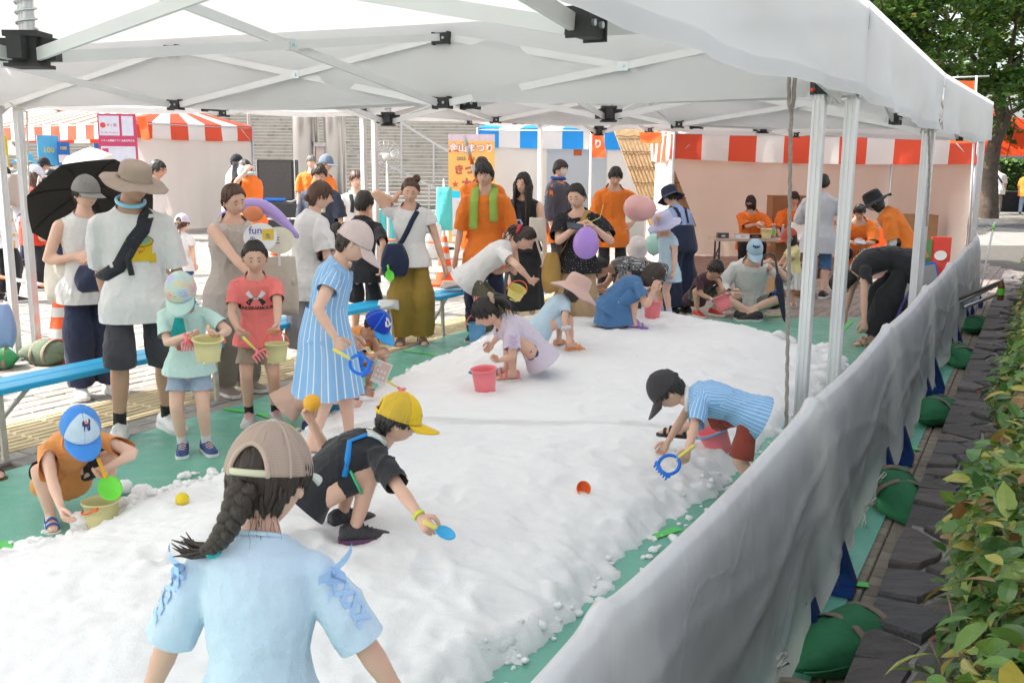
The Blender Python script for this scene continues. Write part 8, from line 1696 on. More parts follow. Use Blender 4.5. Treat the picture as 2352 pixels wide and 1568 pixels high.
cd_ = thing('picture_card', 'pale printed card with white shapes held above the snow', 'card', PT(876, 856, 6.18)); Mx = frame((.8, .1, -.35), (-.15, -.85, .25)); mb = MB(); mb.box((0, 0, 0), (.105, .150, .002), Mx); mb.build('card', mat('card white', (.74, .73, .72), .6), cd_, smooth=False); mb = MB(); mb.box(Mx@Vector((0, .008, .0022)), (.092, .115, .002), Mx); mb.build('printed_area', mat('card peach', (.70, .50, .42), .6), cd_, smooth=False); mb = MB()
for k in range(7): mb.ell(Mx@Vector((-.028+.026*(k % 3), -.03+.036*(k//3), .004)), (.010, .014, .001), 8, 4, Mx)
o = mb.build('white_shape', mat('card white', (.74, .73, .72)), cd_); o['kind'] = 'stuff'
bgp = G(768, 962, .02); cb = thing('cool_bag', 'small blue cool bag standing behind the pinstriped dress', 'bag', (bgp.x+.05, bgp.y, .012)); mb = MB(); mb.rings([[(x*.10, y*.06, z) for x, y in ((-1, -1), (1, -1), (1, 1), (-1, 1))] for z in (0, .12)]); mb.build('bag_body', cloth('turquoise bag', (.06, .40, .60)), cb, smooth=False); mb = MB(); mb.box((0, 0, .135), (.215, .135, .03)); mb.build('lid', cloth('blue lid', (.02, .22, .62)), cb, smooth=False); mb = MB(); mb.tube([(-.07, 0, .15), (-.05, 0, .20), (.05, 0, .20), (.07, 0, .15)], .008, 6); mb.build('handle', M_bluetoy, cb)
# balloons
def balloon(label, c, r, m, tail=(0, 0, -1), grp='balloons', stretch=1.12):
 c = Vector(c); t = thing('balloon', label, 'balloon', c, group=grp); d = Vector(tail).normalized(); M = frame(d.orthogonal(), -d); mb = MB(); prof = []
 for i in range(19):
  th = PI*i/18; z = math.cos(th); rr = math.sin(th)*(1-.10*(1-z)*.5)
  prof.append((max(.0005, r*rr), r*stretch*z if z > 0 else r*stretch*1.12*z))
 mb.lathe(prof, 28, M); mb.build('skin', m, t); k = MB(); k.cyl(d*r*stretch*1.10, d*r*stretch*1.20, .006, 8, .013); k.build('knot', m, t); return t
def bal_mat(n, c):
 m = mat(n, c, .25, .02, 4); return m
Mb_pur, Mb_pk = bal_mat('lilac balloon', (.44, .26, .72)), bal_mat('pink balloon', (.82, .45, .44))
balloon('large lilac balloon on a yellow stick in front of the dotted shirt', PT(1346, 560, 8.2), .117, Mb_pur, (.05, 0, .95)); rope('balloon_stick', 'thin yellow stick holding the large lilac balloon', [PT(1352, 512, 8.22), PT(1378, 500, 8.35), PT(1386, 470, 8.42)], .003, M_yelpl)
balloon('pink balloon held by the toddler in the lavender hat', PT(1468, 478, 9.2), .132, Mb_pk, (.9, 0, -.1)); balloon('mint balloon half hidden behind the toddler', PT(1502, 560, 10.4), .10, bal_mat('mint balloon', (.42, .68, .60)))
Yf = 33.6
for u, v, c, n in ((2240, 412, (.80, .62, .08), 'yellow'), (2252, 430, (.40, .26, .62), 'violet'), (2226, 428, (.72, .38, .38), 'rose'), (2232, 448, (.82, .20, .03), 'orange'), (2250, 452, (.82, .20, .03), 'deep orange')):
 balloon('small %s balloon in the bunch beside the far table' % n, PT(u, v, Yf+.1*(u % 3)), .18, bal_mat(n+' far balloon', c), grp='balloon bunch at the far table')
# bags, fans, phone, parasols
def tote(label, c, wd, hg, th, m, strap_to=None, sag=.15, yaw=0, strap_m=None, name='tote_bag', fringe=None, hobo=0):
 t = thing(name, label, 'bag', c, R(yaw)); mb = MB(); rows = []; n = 28
 for i in range(10):
  k = i/9; z = -hg*k; w_ = wd/2*(1-.10*math.cos(k*PI)*.5-.05+.12*sag*math.sin(PI*k))*lerp(1, .30+.80*math.sin(PI*min(1, k*.78+.08))**.8, hobo); d_ = th/2*(.35+.85*math.sin(PI*min(1, k*.62+.12)))
  if k > .9: d_ *= .5
  rows.append([Vector((math.copysign(abs(math.cos(a))**.6, math.cos(a))*w_*(1+.02*math.sin(3*a+k*5)), math.copysign(abs(math.sin(a))**.8, math.sin(a))*d_*(1+.10*math.sin(5*a+6*k)), z+.008*math.sin(4*a)*k)) for a in [2*PI*q/n for q in range(n)]])
 mb.rings(rows); mb.build('bag_body', m, t)
 if strap_to is not None:
  sm = MB(); e = Matrix.Rotation(-R(yaw), 3, 'Z')@(Vector(strap_to)-Vector(c))
  for y in (-1, 1): sm.tube([(y*wd*.30, 0, 0), lerp(Vector((y*wd*.30, 0, 0)), e, .55)+Vector((y*.01, 0, 0)), e], .011, 6, flat=.4)
  sm.build('strap', strap_m or m, t)
 if fringe is not None:
  fr = MB(); rr = random.Random(3)
  for k in range(40): x = lerp(-wd/2, wd/2, rr.random()); fr.tube([(x, -th*.45, -hg*.35), (x+.004, -th*.55, -hg*.35-rr.uniform(.02, .06))], [.002, .001], 4, caps=False)
  o = fr.build('fringe', fringe, t); o['kind'] = 'stuff'
 return t
tote('cream canvas tote hanging from the shoulder of the parasol woman', PT(138, 595, 6.85), .26, .30, .11, C_cream, W(w10, w10.j['SR'])+Vector((0, 0, .03)), yaw=-15)
tote('navy belt bag worn at the hip of the parasol woman', PT(208, 610, 6.62), .22, .18, .12, C_navy, None, yaw=-10, name='belt_bag', hobo=.5)
tote('natural canvas tote with a fringed edge held between the two women', PT(632, 590, 6.55), .30, .40, .08, cloth('natural canvas', (.56, .50, .42), .06), W(w11, w11.handR), yaw=20, fringe=C_cream)
tote('navy crossbody bag of the woman in mustard trousers', PT(906, 560, 8.85), .25, .30, .10, C_navy, None, yaw=20, name='shoulder_bag', hobo=.8)
strap_on(w14, [torso_pt(w14, s_, a, f) for s_, a, f in ((.52, 1.0, 0), (.42, .92, .9), (.15, .75, 1.3), (-.2, .55, 1.3), (-.6, .35, 1.1), (-.95, .2, .4))], .048, C_navy, 'bag_strap', lift=.01)
tote('soft mustard cloth bag hanging beside the beige trousers', PT(1268, 580, 8.70), .18, .36, .11, cloth('mustard bag', (.50, .31, .09), .07), None, yaw=30, name='shoulder_bag', hobo=1)
tote('pale canvas bag on the arm of the long-haired woman', PT(1232, 500, 10.1), .16, .24, .07, C_cream, W(w17, w17.handL), yaw=0)
tote('flowery canvas tote on the shoulder of the woman in red', PT(98, 470, 12.55), .26, .30, .10, cloth_pat('flowery tote', 'dots', (.68, .64, .58), (.60, .15, .12), 22, .3), PT(90, 405, 12.6), yaw=20)
tote('beige backpack beyond the twin posts', PT(12, 400, 11.35), .30, .36, .18, cloth('beige backpack', (.50, .42, .37)), None, name='backpack')
tote('black backpack of the man in the dark cap', PT(552, 372, 16.75), .30, .40, .18, C_bag, None, name='backpack')
tote('blue translucent sack beside the brown trousers', PT(4, 700, 4.95), .11, .22, .08, mat('violet plastic sack', (.26, .36, .60), .35), None, name='sack', hobo=.8)
def fan_toy(label, c, nrm, r, m, txt, yawz=0):
 t = thing('paper_fan', label, 'fan', c); M = frame((1, .25, 0), nrm); mb = MB(); prof = [Vector((math.cos(a)*r*1.05, math.sin(a)*r*.92, 0)) for a in [2*PI*i/36 for i in range(36)]]; mb.rings([[M@q for q in prof], [M@(q+Vector((0, 0, .003))) for q in prof]]); mb.build('leaf', m, t, smooth=False); hb = MB(); hb.bar(M@Vector((0, -r*.85, .001)), M@Vector((0, -r*1.75, .001)), .018, .004, M@Vector((0, 0, 1))); hb.build('handle', M_solew, t, smooth=False)
 for s_, x, y, szz, mm in txt:
  g = text_mb(s_, szz, .001); q = MB(); q.add([M@(Vector(v)+Vector((x, y, .0045))) for v in g.v], g.f); q.build('print', mm, t, smooth=False)
 return t
M_pvio = mat('print violet', (.16, .12, .42), .6)
fan_toy('white paper fan lettered in violet held by the woman in beige', PT(598, 545, 6.45), (.15, -.95, .28), .105, mat('fan white', (.76, .76, .78), .5), [('fun', -.03, .045, .070, M_pvio), ('生', -.05, -.020, .045, M_pvio), ('■', .05, .01, .10, mat('print amber', (.74, .52, .05), .7)), ('生', .05, .005, .035, M_pvio)])
fan_toy('white and yellow paper fan half hidden behind the violet one', PT(640, 552, 6.55), (.25, -.93, .2), .10, mat('fan cream', (.76, .72, .58), .5), [('生', -.02, .0, .06, M_pvio)])
mb = MB(); Mx = frame((.9, -.2, .3), (.2, -.6, .7)); mb.box((0, 0, 0), (.145, .072, .009), Mx); o = thing('phone', 'black phone in the hands of the woman in the dotted shirt', 'phone', PT(1322, 520, 8.30)); mb.build('case', mat('phone case', (.05, .055, .07), .3), o, smooth=False); mb = MB(); mb.box(Mx@Vector((0, 0, .005)), (.135, .064, .002), Mx); mb.build('screen', mat('phone glass', (.06, .08, .11), .1), o, smooth=False)
mb = MB(); Mx = frame((.9, -.2, .2), (.1, -.6, .7)); mb.box((0, 0, 0), (.15, .075, .01), Mx); o = thing('phone', 'pale phone in the hands of the seated man with dark shorts', 'phone', W(m35, (m35.handL+m35.handR)/2)+Vector((0, -.03, .02))); mb.build('case', mat('pale phone', (.6, .6, .62), .3), o, smooth=False)
def parasol(label, apex, axis, r, m_in, m_out, hand, n=8, depth=.38, rim=None, edge_k=1.0):
 apex, axis = Vector(apex), Vector(axis).normalized(); t = thing('parasol', label, 'umbrella', apex); M = frame(axis.orthogonal(), axis)
 for k in range(n):
  mb = MB(); rows = []
  for i in range(7):
   q = i/6; row = []
   for j_ in range(7):
    a = 2*PI*(k+j_/6)/n; c0, c1 = 2*PI*k/n, 2*PI*(k+1)/n; f = j_/6; x = lerp(math.cos(c0), math.cos(c1), f); y = lerp(math.sin(c0), math.sin(c1), f); rr = r*q*(1+.02*math.sin(PI*f)*q); row.append(M@Vector((x*rr, y*rr, -r*depth*q*q-.015*math.sin(PI*f)*q*0)))
   rows.append(row)
  mb.cur = 0; mb.grid(rows); mb.cur = 1; mb.grid([[p_+axis*.004 for p_ in row] for row in rows]); mb.build('panel', [m_in, m_out], t, fix=False)
  rb = MB(); a = 2*PI*k/n; rb.tube([M@Vector((math.cos(a)*r*q, math.sin(a)*r*q, -r*depth*q*q-.008)) for q in [i/6 for i in range(7)]], .0028, 5); rb.build('rib', m_in, t)
 sh_ = MB(); e = Vector(hand)-apex; sh_.tube([axis*.05, axis*0, lerp(Vector((0, 0, 0)), e, 1.0)], .006, 8); sh_.build('shaft', M_steel, t); return t
M_uin = mat('black umbrella lining', (.022, .021, .020), .7); M_uout = mat('striped umbrella cloth', (.55, .57, .62), .7, .3, 60); M_ucr = thin_cloth('cream umbrella cloth', (.72, .68, .62), .35)
parasol('open black-lined parasol with a pale striped outside over the visor woman', PT(200, 440, 7.30), (-.45, .62, .62), .46, M_uin, M_uout, W(w10, w10.handL))
parasol('open cream parasol tilted towards the plaza in front of the striped tent', PT(187, 395, 14.5), (-.05, -.88, .42), .50, M_ucr, M_ucr, PT(187, 470, 15.1))
um = thing('closed_umbrella', 'closed navy umbrella with a hooked handle held by the seated man', 'umbrella', (0, 0, 0)); a0, a1 = PT(1782, 600, 10.5), PT(1802, 738, 10.3); mb = MB(); mb.tube([lerp(a0, a1, .22), lerp(a0, a1, .35), lerp(a0, a1, .6), lerp(a0, a1, .9), lerp(a0, a1, 1.0)], [.020, .045, .038, .022, .008], 12); mb.build('folded_cloth', cloth('navy umbrella', (.03, .037, .06)), um); mb = MB(); hk = [lerp(a0, a1, .25), a0, a0+Vector((-.02, 0, .06)), a0+Vector((-.075, 0, .085)), a0+Vector((-.13, 0, .06)), a0+Vector((-.15, 0, 0)), a0+Vector((-.15, 0, -.05))]; mb.tube(hk, .012, 10); mb.build('handle', mat('dark umbrella handle', (.05, .06, .08), .4), um)
gb = thing('grey_board', 'grey board with blue edging carried by the staff woman in the black hat', 'board', PT(2108, 645, 10.35)); Mx = frame((.95, .15, .2), (.05, -1, .1)); mb = MB(); mb.box((0, 0, 0), (.44, .30, .014), Mx); mb.build('panel', mat('grey board', (.42, .42, .42), .6), gb, smooth=False)
mb = MB()
for x0, y0, x1, y1 in ((-.225, -.155, .225, -.155), (.225, -.155, .225, .155), (.225, .155, -.225, .155), (-.225, .155, -.225, -.155)): mb.bar(Mx@Vector((x0, y0, 0)), Mx@Vector((x1, y1, 0)), .02, .018)
mb.build('edging', M_bluetoy, gb, smooth=False)
bt = thing('traffic_baton', 'white and red striped baton held upright by the staff man at the back', 'baton', (0, 0, 0)); q0, q1 = PT(1066, 312, 10.8), PT(1103, 440, 11.0)
for k in range(6): mb = MB(); mb.cyl(lerp(q0, q1, k/6), lerp(q0, q1, (k+1)/6), .022, 12); mb.build('section', M_solew if k in (0, 1, 3) else M_orpl, bt)
inf = thing('swim_ring', 'lilac inflatable with orange patches behind the woman in beige', 'inflatable', PT(590, 500, 7.35)); mb = MB(); mb.tube([Vector((-.30+.60*t, .05*math.sin(3*t), -.02+.17*math.sin(PI*t)-.12*t)) for t in [i/14 for i in range(15)]], [.02+.035*math.sin(PI*i/14) for i in range(15)], 14); mb.build('tube', bal_mat('lilac vinyl', (.46, .34, .74)), inf); mb = MB(); mb.ell((-.02, -.03, .03), (.08, .03, .06), 14, 10); mb.build('patch', bal_mat('orange vinyl', (.74, .26, .12)), inf)
# benches, cones, sandbags
M_bench = mat('blue bench plank', (.03, .44, .78), .42, .05, 3, .06, 40); M_bleg = mat('cream steel leg', (.55, .52, .45), .5, .15, 20)
def bench(label, a, b_, z=.42):
 a, b_ = Vector(a), Vector(b_); t = thing('bench', label, 'bench', (a+b_)/2); d = (b_-a).normalized(); L = (b_-a).length; s_ = Vector((-d.y, d.x, 0)); M = Matrix((d, s_, Vector((0, 0, 1)))).transposed()
 for q in (-1, 1):
  mb = MB(); w_ = .142; rs = []
  for x in (-L/2, L/2): rs.append([M@Vector((x, q*.0745+y, z+zz)) for y, zz in ((-w_/2, -.035), (-w_/2, -.006), (-w_/2+.006, 0), (w_/2-.006, 0), (w_/2, -.006), (w_/2, -.035))])
  mb.rings(rs); mb.build('plank', M_bench, t, smooth=False)
 for x in (-L/2+.12, L/2-.12):
  for q in (-1, 1):
   mb = MB(); mb.bar(M@Vector((x, q*.115, 0.005)), M@Vector((x, q*.105, z-.03)), .035, .022); mb.build('leg', M_bleg, t, smooth=False)
  mb = MB(); mb.bar(M@Vector((x, -.11, .12)), M@Vector((x, .11, .12)), .02, .02); mb.bar(M@Vector((x, -.105, z-.045)), M@Vector((x, .105, z-.045)), .025, .02); mb.build('cross_bar', M_bleg, t, smooth=False); mb = MB(); k = -1 if x > 0 else 1; mb.bar(M@Vector((x, 0, .15)), M@Vector((x+k*.28, 0, z-.04)), .02, .02); mb.build('brace', M_bleg, t, smooth=False)
 return t
bench('long blue bench behind the man in the tan hat', (-3.05, 5.25, 0), (-2.16, 6.90, 0)); bench('blue bench behind the orange-tee boy in the royal blue cap', (-2.06, 7.45, 0), (-1.16, 9.05, 0)); bench('blue bench with a cloth bag on it beside the staff man with the towel', (-.84, 9.35, 0), (.02, 10.95, 0))
tote('beige cloth bag with black cords lying on the blue bench', PT(1042, 646, 9.75), .26, .07, .20, cloth('beige pouch', (.52, .45, .40)), None, name='pouch'); bk = MB(); c0 = PT(1055, 648, 9.7); bk.tube([c0+Vector((-.05, 0, .03)), c0+Vector((0, 0, .05)), c0+Vector((.05, -.03, -.01)), c0+Vector((.03, -.12, -.08))], .008, 6); tag(bk.build('cord', M_blk), 'black cord hanging from the beige bag on the bench', 'cord')
sbp = tote('black and white cloth bundle on the end of the blue bench', PT(892, 690, 8.75), .20, .08, .16, C_sqg, None, name='pouch')
M_cone = mat('orange cone', (.80, .10, .02), .5, .05, 6); M_refl = mat('grey reflective band', (.55, .55, .54), .45)
cone_proto = None
def cone(label, p):
 global cone_proto
 if cone_proto is None:
  t = thing('traffic_cone', label, 'cone', p, group='traffic cones'); mb = MB(); mb.rings([[(x*.19, y*.19, z) for x, y in ((-1, -1), (1, -1), (1, 1), (-1, 1))] for z in (0.0, .03)]); mb.build('base', M_cone, t, smooth=False); mb = MB(); mb.lathe([(.145, .03), (.135, .06), (.035, .68), (.028, .70), (.0, .70)], 28); mb.build('cone_body', M_cone, t)
  for z0, z1 in ((.20, .28), (.38, .46), (.55, .61)):
   f = lambda z: lerp(.135, .035, (z-.06)/.62)+.0025; mb = MB(); mb.lathe([(f(z0), z0), (f(z1), z1)], 28); mb.build('band', M_refl, t)
  cone_proto = t; return t
 c = copy_tree(cone_proto); c.location = p; tag(c, label); return c
cone('striped traffic cone behind the long blue bench by the twin posts', (-3.87, 8.18, 0)); cone('striped traffic cone beside the festival signboard', (-.96, 13.6, 0)); cone('striped traffic cone between the women behind the fringed tote', (-2.82, 11.4, 0)); cone('striped traffic cone beyond the twin posts by the flowery tee', (-5.9, 9.9, 0))
def cone_bar(label, a, b_):
 a, b_ = Vector(a), Vector(b_); t = thing('cone_bar', label, 'bar', (a+b_)/2)
 for k in range(9):
  mb = MB(); o_ = (a+b_)/2; mb.cyl(lerp(a, b_, k/9)-o_, lerp(a, b_, (k+1)/9)-o_, .017, 10); mb.build('section', M_solew if k % 3 else M_cone, t)
cone_bar('white and orange bar from the cone to the twin posts', (-3.9, 8.2, .62), (-5.9, 9.9, .62)); cone_bar('white and orange bar in front of the loudspeaker', PT(500, 505, 18), PT(690, 502, 18)); cone_bar('white and orange bar resting on the cone beside the signboard', (-.96, 13.6, .60), (-3.0, 14.6, .60))
M_bag = mat('green canvas', (.035, .20, .085), .8, .15, 9, .4, 50); M_web = mat('khaki webbing', (.26, .21, .165), .9, .1, 20, .3, 200)
def sandbag(label, c, yaw, L=.42, r=.13, tilt=0, seed=0, m=None, group='green sandbags'):
 t = thing('sandbag', label, 'sandbag', c, group=group); t.rotation_euler = (0, R(tilt), R(yaw)); mb = MB(); rows = []; n = 26
 for i in range(25):
  k = .5-.5*math.cos(PI*i/24); x = lerp(-L/2, L/2, k); kk = abs((k-.64)/.64) if k < .64 else abs((k-.64)/.36); e = max(.04, (1-kk**(1.9 if k < .64 else 2.2))**(.75 if k < .64 else .55)); row = []
  for q in range(n):
   a = 2*PI*q/n; rr = r*e*(1+.05*math.sin(3*a+5*k+seed)+.03*math.sin(7*a-9*k)+.02*math.sin(13*a+17*k)); y, z = math.cos(a)*rr*lerp(1.08, 1.5, abs(2*k-1)**3), math.sin(a)*rr*lerp(.86, .6, abs(2*k-1)**3)
   if z < -r*.62: z = -r*.62
   row.append((x+.01*math.sin(a*2+seed), y, z+r*.62))
  rows.append(row)
 mb.rings(rows); mb.build('bag_body', m or M_bag, t)
 for k in (.0, .27):
  sm = MB(); sm.tube([(k*L*1.0, math.cos(a)*r*1.05, max(.002, math.sin(a)*r*.835+r*.62)) for a in [2*PI*i/30 for i in range(31)]], .018, 6, ref=(1, 0, 0), flat=.22); sm.build('strap', M_web, t)
 sm = MB(); sm.tube([(x*L*.48, -r*.9*math.sin(PI*(x+1)/2)**.4, r*.55) for x in [lerp(-.9, .9, i/12) for i in range(13)]], .004, 5); sm.build('seam', M_bag, t); return t
for i, (u, v, yw, L, tl) in enumerate(((1893, 1440, 108, .46, 0), (2062, 1120, 75, .40, -14), (2150, 935, 95, .38, 0), (2196, 812, 70, .36, -10), (2232, 742, 85, .36, 0), (1760, 1640, 95, .4, 0))):
 p = G(u, v, .10); f = Vector((fence_x(p.y), p.y, 0))+FP*(.175 if i else .20); sandbag(('plump green sandbag with khaki straps nearest the tied cords', 'green sandbag leaning on the dark stones below the second cord', 'green sandbag beyond the leaning one, tied under the sheet', 'green sandbag lying half under the far end of the sheet', 'smallest green sandbag beside the metal poles', 'green sandbag at the near end of the sheet')[i], (f.x, f.y, .012), 62+(-28, 30, -24, 28, -10, 10)[i], L*1.2, .12, tl, i)
sandbag('bright green sandbag at the foot of the twin posts', (-4.30, 7.78, 0), 20, .42, .13, 0, 3, mat('bright green canvas', (.05, .30, .11), .8, .12, 9, .3, 50)); sandbag('faded olive sandbag behind the bright green one at the twin posts', (-3.98, 8.02, 0), -15, .44, .14, 0, 5, mat('faded olive canvas', (.13, .17, .11), .85, .12, 9, .3, 50))
# signs and posters
def board(name, label, c, wd, hg, nrm, base, border=None, bm_=None):
 c = Vector(c); t = thing(name, label, 'sign', c); M = frame(Vector(nrm).orthogonal(), nrm); z = Vector((0, 0, 1)); n_ = Vector(nrm).normalized(); x = z.cross(n_).normalized(); M = Matrix((x, n_.cross(x), n_)).transposed(); t['_'] = 0; del t['_']
 mb = MB(); mb.box(M@Vector((0, 0, -.02)), (wd, hg, .04), M); mb.build('panel', base, t, smooth=False); return t, M
def put(t, M, mb2, x, y, z, m, name='lettering'):
 q = MB(); q.add([M@(Vector(v)+Vector((x, y, z))) for v in mb2.v], mb2.f); return q.build(name, m, t, smooth=False, fix=False)
def rect(wd, hg): return poly_mb([(-wd/2, -hg/2), (wd/2, -hg/2), (wd/2, hg/2), (-wd/2, hg/2)])
cs = PT(1083, 434, 20.5); M_sgn = mat('orange sign board', (.82, .47, .13), .5, .06, 2); Mr = mat('sign red', (.66, .08, .07), .6); Mw = mat('sign white', (.78, .78, .78), .6); Mk = mat('sign dark', (.12, .12, .13), .6); Mc = mat('sign cyan', (.02, .62, .82), .6); Mbl = mat('sign blue', (.05, .20, .62), .6); Mgr = mat('sign pale', (.66, .66, .68), .6); Msky = mat('sign top tint', (.62, .50, .56), .6)
sg, Mx = board('signboard', 'tall orange festival signboard with white lettering and a time list', cs, .97, 2.25, (0, -1, 0), M_sgn)
put(sg, Mx, rect(.97, .14), 0, 1.055, .002, Msky, 'top_band'); put(sg, Mx, text_mb('金山まつり', .188, .016), .0, .83, .004, Mr); put(sg, Mx, text_mb('金山まつり', .188, .005), .0, .83, .006, Mw); put(sg, Mx, text_mb('2025. 8. 2', .095, .002), -.12, .62, .004, Mk); put(sg, Mx, poly_mb([(.055*math.cos(a), .055*math.sin(a)) for a in [2*PI*i/20 for i in range(20)]]), .18, .62, .004, Mbl, 'date_disc'); put(sg, Mx, text_mb('土', .07, .002), .18, .62, .006, Mw)
for s_, x, y, z_ in (('き', -.26, .38, .20), ('つ', -.04, .38, .20), ('大', -.10, .10, .20)): put(sg, Mx, text_mb(s_, z_, .012), x, y, .004, Mk); put(sg, Mx, text_mb(s_, z_, .005), x, y, .006, Mr)
put(sg, Mx, poly_mb([((.075 if i % 2 == 0 else .032)*math.sin(PI*i/5), (.075 if i % 2 == 0 else .032)*math.cos(PI*i/5)) for i in range(10)]), -.34, .09, .004, Mr, 'star')
put(sg, Mx, rect(.84, .92), 0, -.50, .003, Mgr, 'time_panel'); put(sg, Mx, rect(.84, .14), 0, -.115, .005, Mc, 'time_header')
for i, s_ in enumerate(('1   9時', '2  12時', '3  13時', '4  15時')): put(sg, Mx, text_mb(s_, .085, .001), -.16, -.32-.165*i, .006, Mk)
put(sg, Mx, rect(.84, .11), 0, -1.05, .003, Mw, 'foot_note')
for x in (-.35, .35): lg_ = MB(); lg_.bar((x, .05, -1.16), (x, .45, -.4), .03, .03); lg_.build('stand', M_steel, sg, smooth=False)
cp = PT(272, 345, 21.5); M_pst = mat('poster crimson', (.55, .06, .15), .6); M_lil = mat('poster lilac white', (.66, .66, .74), .6)
ps, Mx = board('poster_board', 'crimson and white poster board standing in front of the striped tent', cp, .80, 1.55, (.15, -1, 0), M_pst); put(ps, Mx, rect(.42, .42), -.16, .52, .003, M_lil, 'panel_field'); put(ps, Mx, rect(.24, .42), .22, .52, .003, M_lil, 'panel_field'); put(ps, Mx, text_mb('イオンお買物アプリ 会員登録方法', .046, .0012), 0, .20, .005, Mw); put(ps, Mx, text_mb('クーポンプレゼント', .040, .001), -.16, .37, .005, M_pst); put(ps, Mx, poly_mb([(.06*math.cos(a), .06*math.sin(a)) for a in [2*PI*i/20 for i in range(20)]]), -.29, .53, .005, Mr, 'disc'); put(ps, Mx, text_mb('¥ 1 枚', .08, .001), -.10, .53, .005, M_pst); put(ps, Mx, rect(.72, .80), 0, -.32, .003, M_lil, 'panel_field'); put(ps, Mx, rect(.13, .11), -.27, -.02, .005, M_pst, 'tab')
for x in (-.3, .3): lg_ = MB(); lg_.bar((x, .03, -.7), (x, .35, -1.95), .03, .03); lg_.bar((x, 0.0, -.7), (x, -.02, -1.95), .03, .03); lg_.build('leg', M_steel, ps, smooth=False)
for i, (u, v, wd, hg, c1, lab) in enumerate(((114, 372, .50, 1.3, (.10, .45, .75), 'sky-blue hanging poster in the striped tent'), (146, 352, .30, .55, (.03, .16, .50), 'dark blue hanging poster beside the cream parasol'), (228, 355, .22, .55, (.03, .16, .50), 'narrow dark blue hanging poster beside the crimson board'), (0, 350, .35, .8, (.70, .52, .02), 'yellow hanging poster at the end of the striped tent'))):
 hp, Mx = board('hanging_poster', lab, PT(u, v, 24.5 if u > 20 else 23), wd, hg, (.6, -.8, 0), mat('poster %d' % i, c1, .6)); put(hp, Mx, text_mb('100', wd*.36, .003), 0, hg*.22, .004, mat('poster yellow', (.80, .62, .06), .6)); put(hp, Mx, rect(wd*.8, hg*.35), 0, -hg*.25, .004, Mw, 'field')
def flag(label, u0, v0, u1, v1, Y, m, txt, pole=None, slant=0, tm=None):
 a, b_ = PT(u0, v0, Y), PT(u1, v1, Y); t = thing('banner', label, 'banner', a); wd, hg = b_.x-a.x, a.z-b_.z; mb = MB(); mb.grid([[Vector((wd*q+slant*r_, .05*math.sin(3*r_+2*q), -hg*r_)) for q in (0, .25, .5, .75, 1)] for r_ in [i/8 for i in range(9)]]); o = mb.build('cloth', m, t)
 for i, ch in enumerate(txt): g = text_mb(ch, wd*.62, .006); q = MB(); q.add([Vector((v[0]+wd*.5+slant*(i+.6)/max(1, len(txt)), -.06, v[1]-hg*(i+.6)/max(1, len(txt))*.85)) for v in g.v], g.f); q.build('lettering', tm or Mw, t, smooth=False, fix=False)
 if pole:
  pu0, pv0, pu1, pv1 = pole; pm = MB(); pm.cyl(PT(pu0, pv0, Y)-a, PT(pu1, pv1, Y)-a, .018*Y/15, 8); pm.build('pole', M_solew, t)
 return t
M_flag = thin_cloth('orange banner cloth', (.84, .17, .05), .3)
flag('orange banner with white characters hanging by the blue striped tent', 1352, 300, 1384, 362, 17.6, M_flag, 'り', (1358, 300, 1352, 600), .06); flag('orange banner on a white pole above the far tent corner', 2196, 185, 2233, 330, 13.6, M_flag, '', (2243, 174, 2226, 560), 0, Mw)
mb = MB(); mb.cyl(PT(2158, 180, 13.6), PT(2272, 175, 13.6), .010, 8); tag(mb.build('crossbar', M_solew), 'thin white crossbar holding the orange banner above the tent corner', 'bar')
flag('crumpled orange banner hung between the blue and red striped tents', 1468, 304, 1536, 330, 16.5, M_flag, '', None, .05); flag('small orange paper notice inside the blue striped stall', 1318, 338, 1336, 358, 23.5, M_flag, '', None); flag('knotted orange cloth hanging at the corner of the left striped tent', 312, 268, 338, 322, 23.2, M_flag, '', None, .1)
bl = thing('reed_screen', 'straw-coloured reed screen leaning beside the striped stall', 'screen', PT(1480, 400, 18.0)); o_ = PT(1480, 400, 18.0); cT = [PT(1408, 296, 18.2)-o_, PT(1512, 296, 18.2)-o_, PT(1600, 520, 17.4)-o_, PT(1492, 520, 17.4)-o_]; mb = MB(); n = 46
for k in range(n): a, b_ = lerp(cT[0], cT[1], (k+.5)/n), lerp(cT[3], cT[2], (k+.5)/n); mb.tube([a, lerp(a, b_, .5)+Vector((0, .01*math.sin(k*1.7), 0)), b_], (cT[1]-cT[0]).length/n*.56, 5)
o = mb.build('reeds', mat('straw reed', (.34, .24, .13), .8, .18, 14, .4, 60), bl); o['kind'] = 'stuff'
for q in (.08, .24, .40, .56, .72, .88): sm = MB(); a, b_ = lerp(cT[0], cT[3], q), lerp(cT[1], cT[2], q); sm.tube([lerp(a, b_, f)+Vector((0, -.03+.0*f, .008*math.sin(f*20))) for f in [i/12 for i in range(13)]], .008, 5); sm.build('binding', mat('dark twine', (.12, .08, .05), .9), bl)
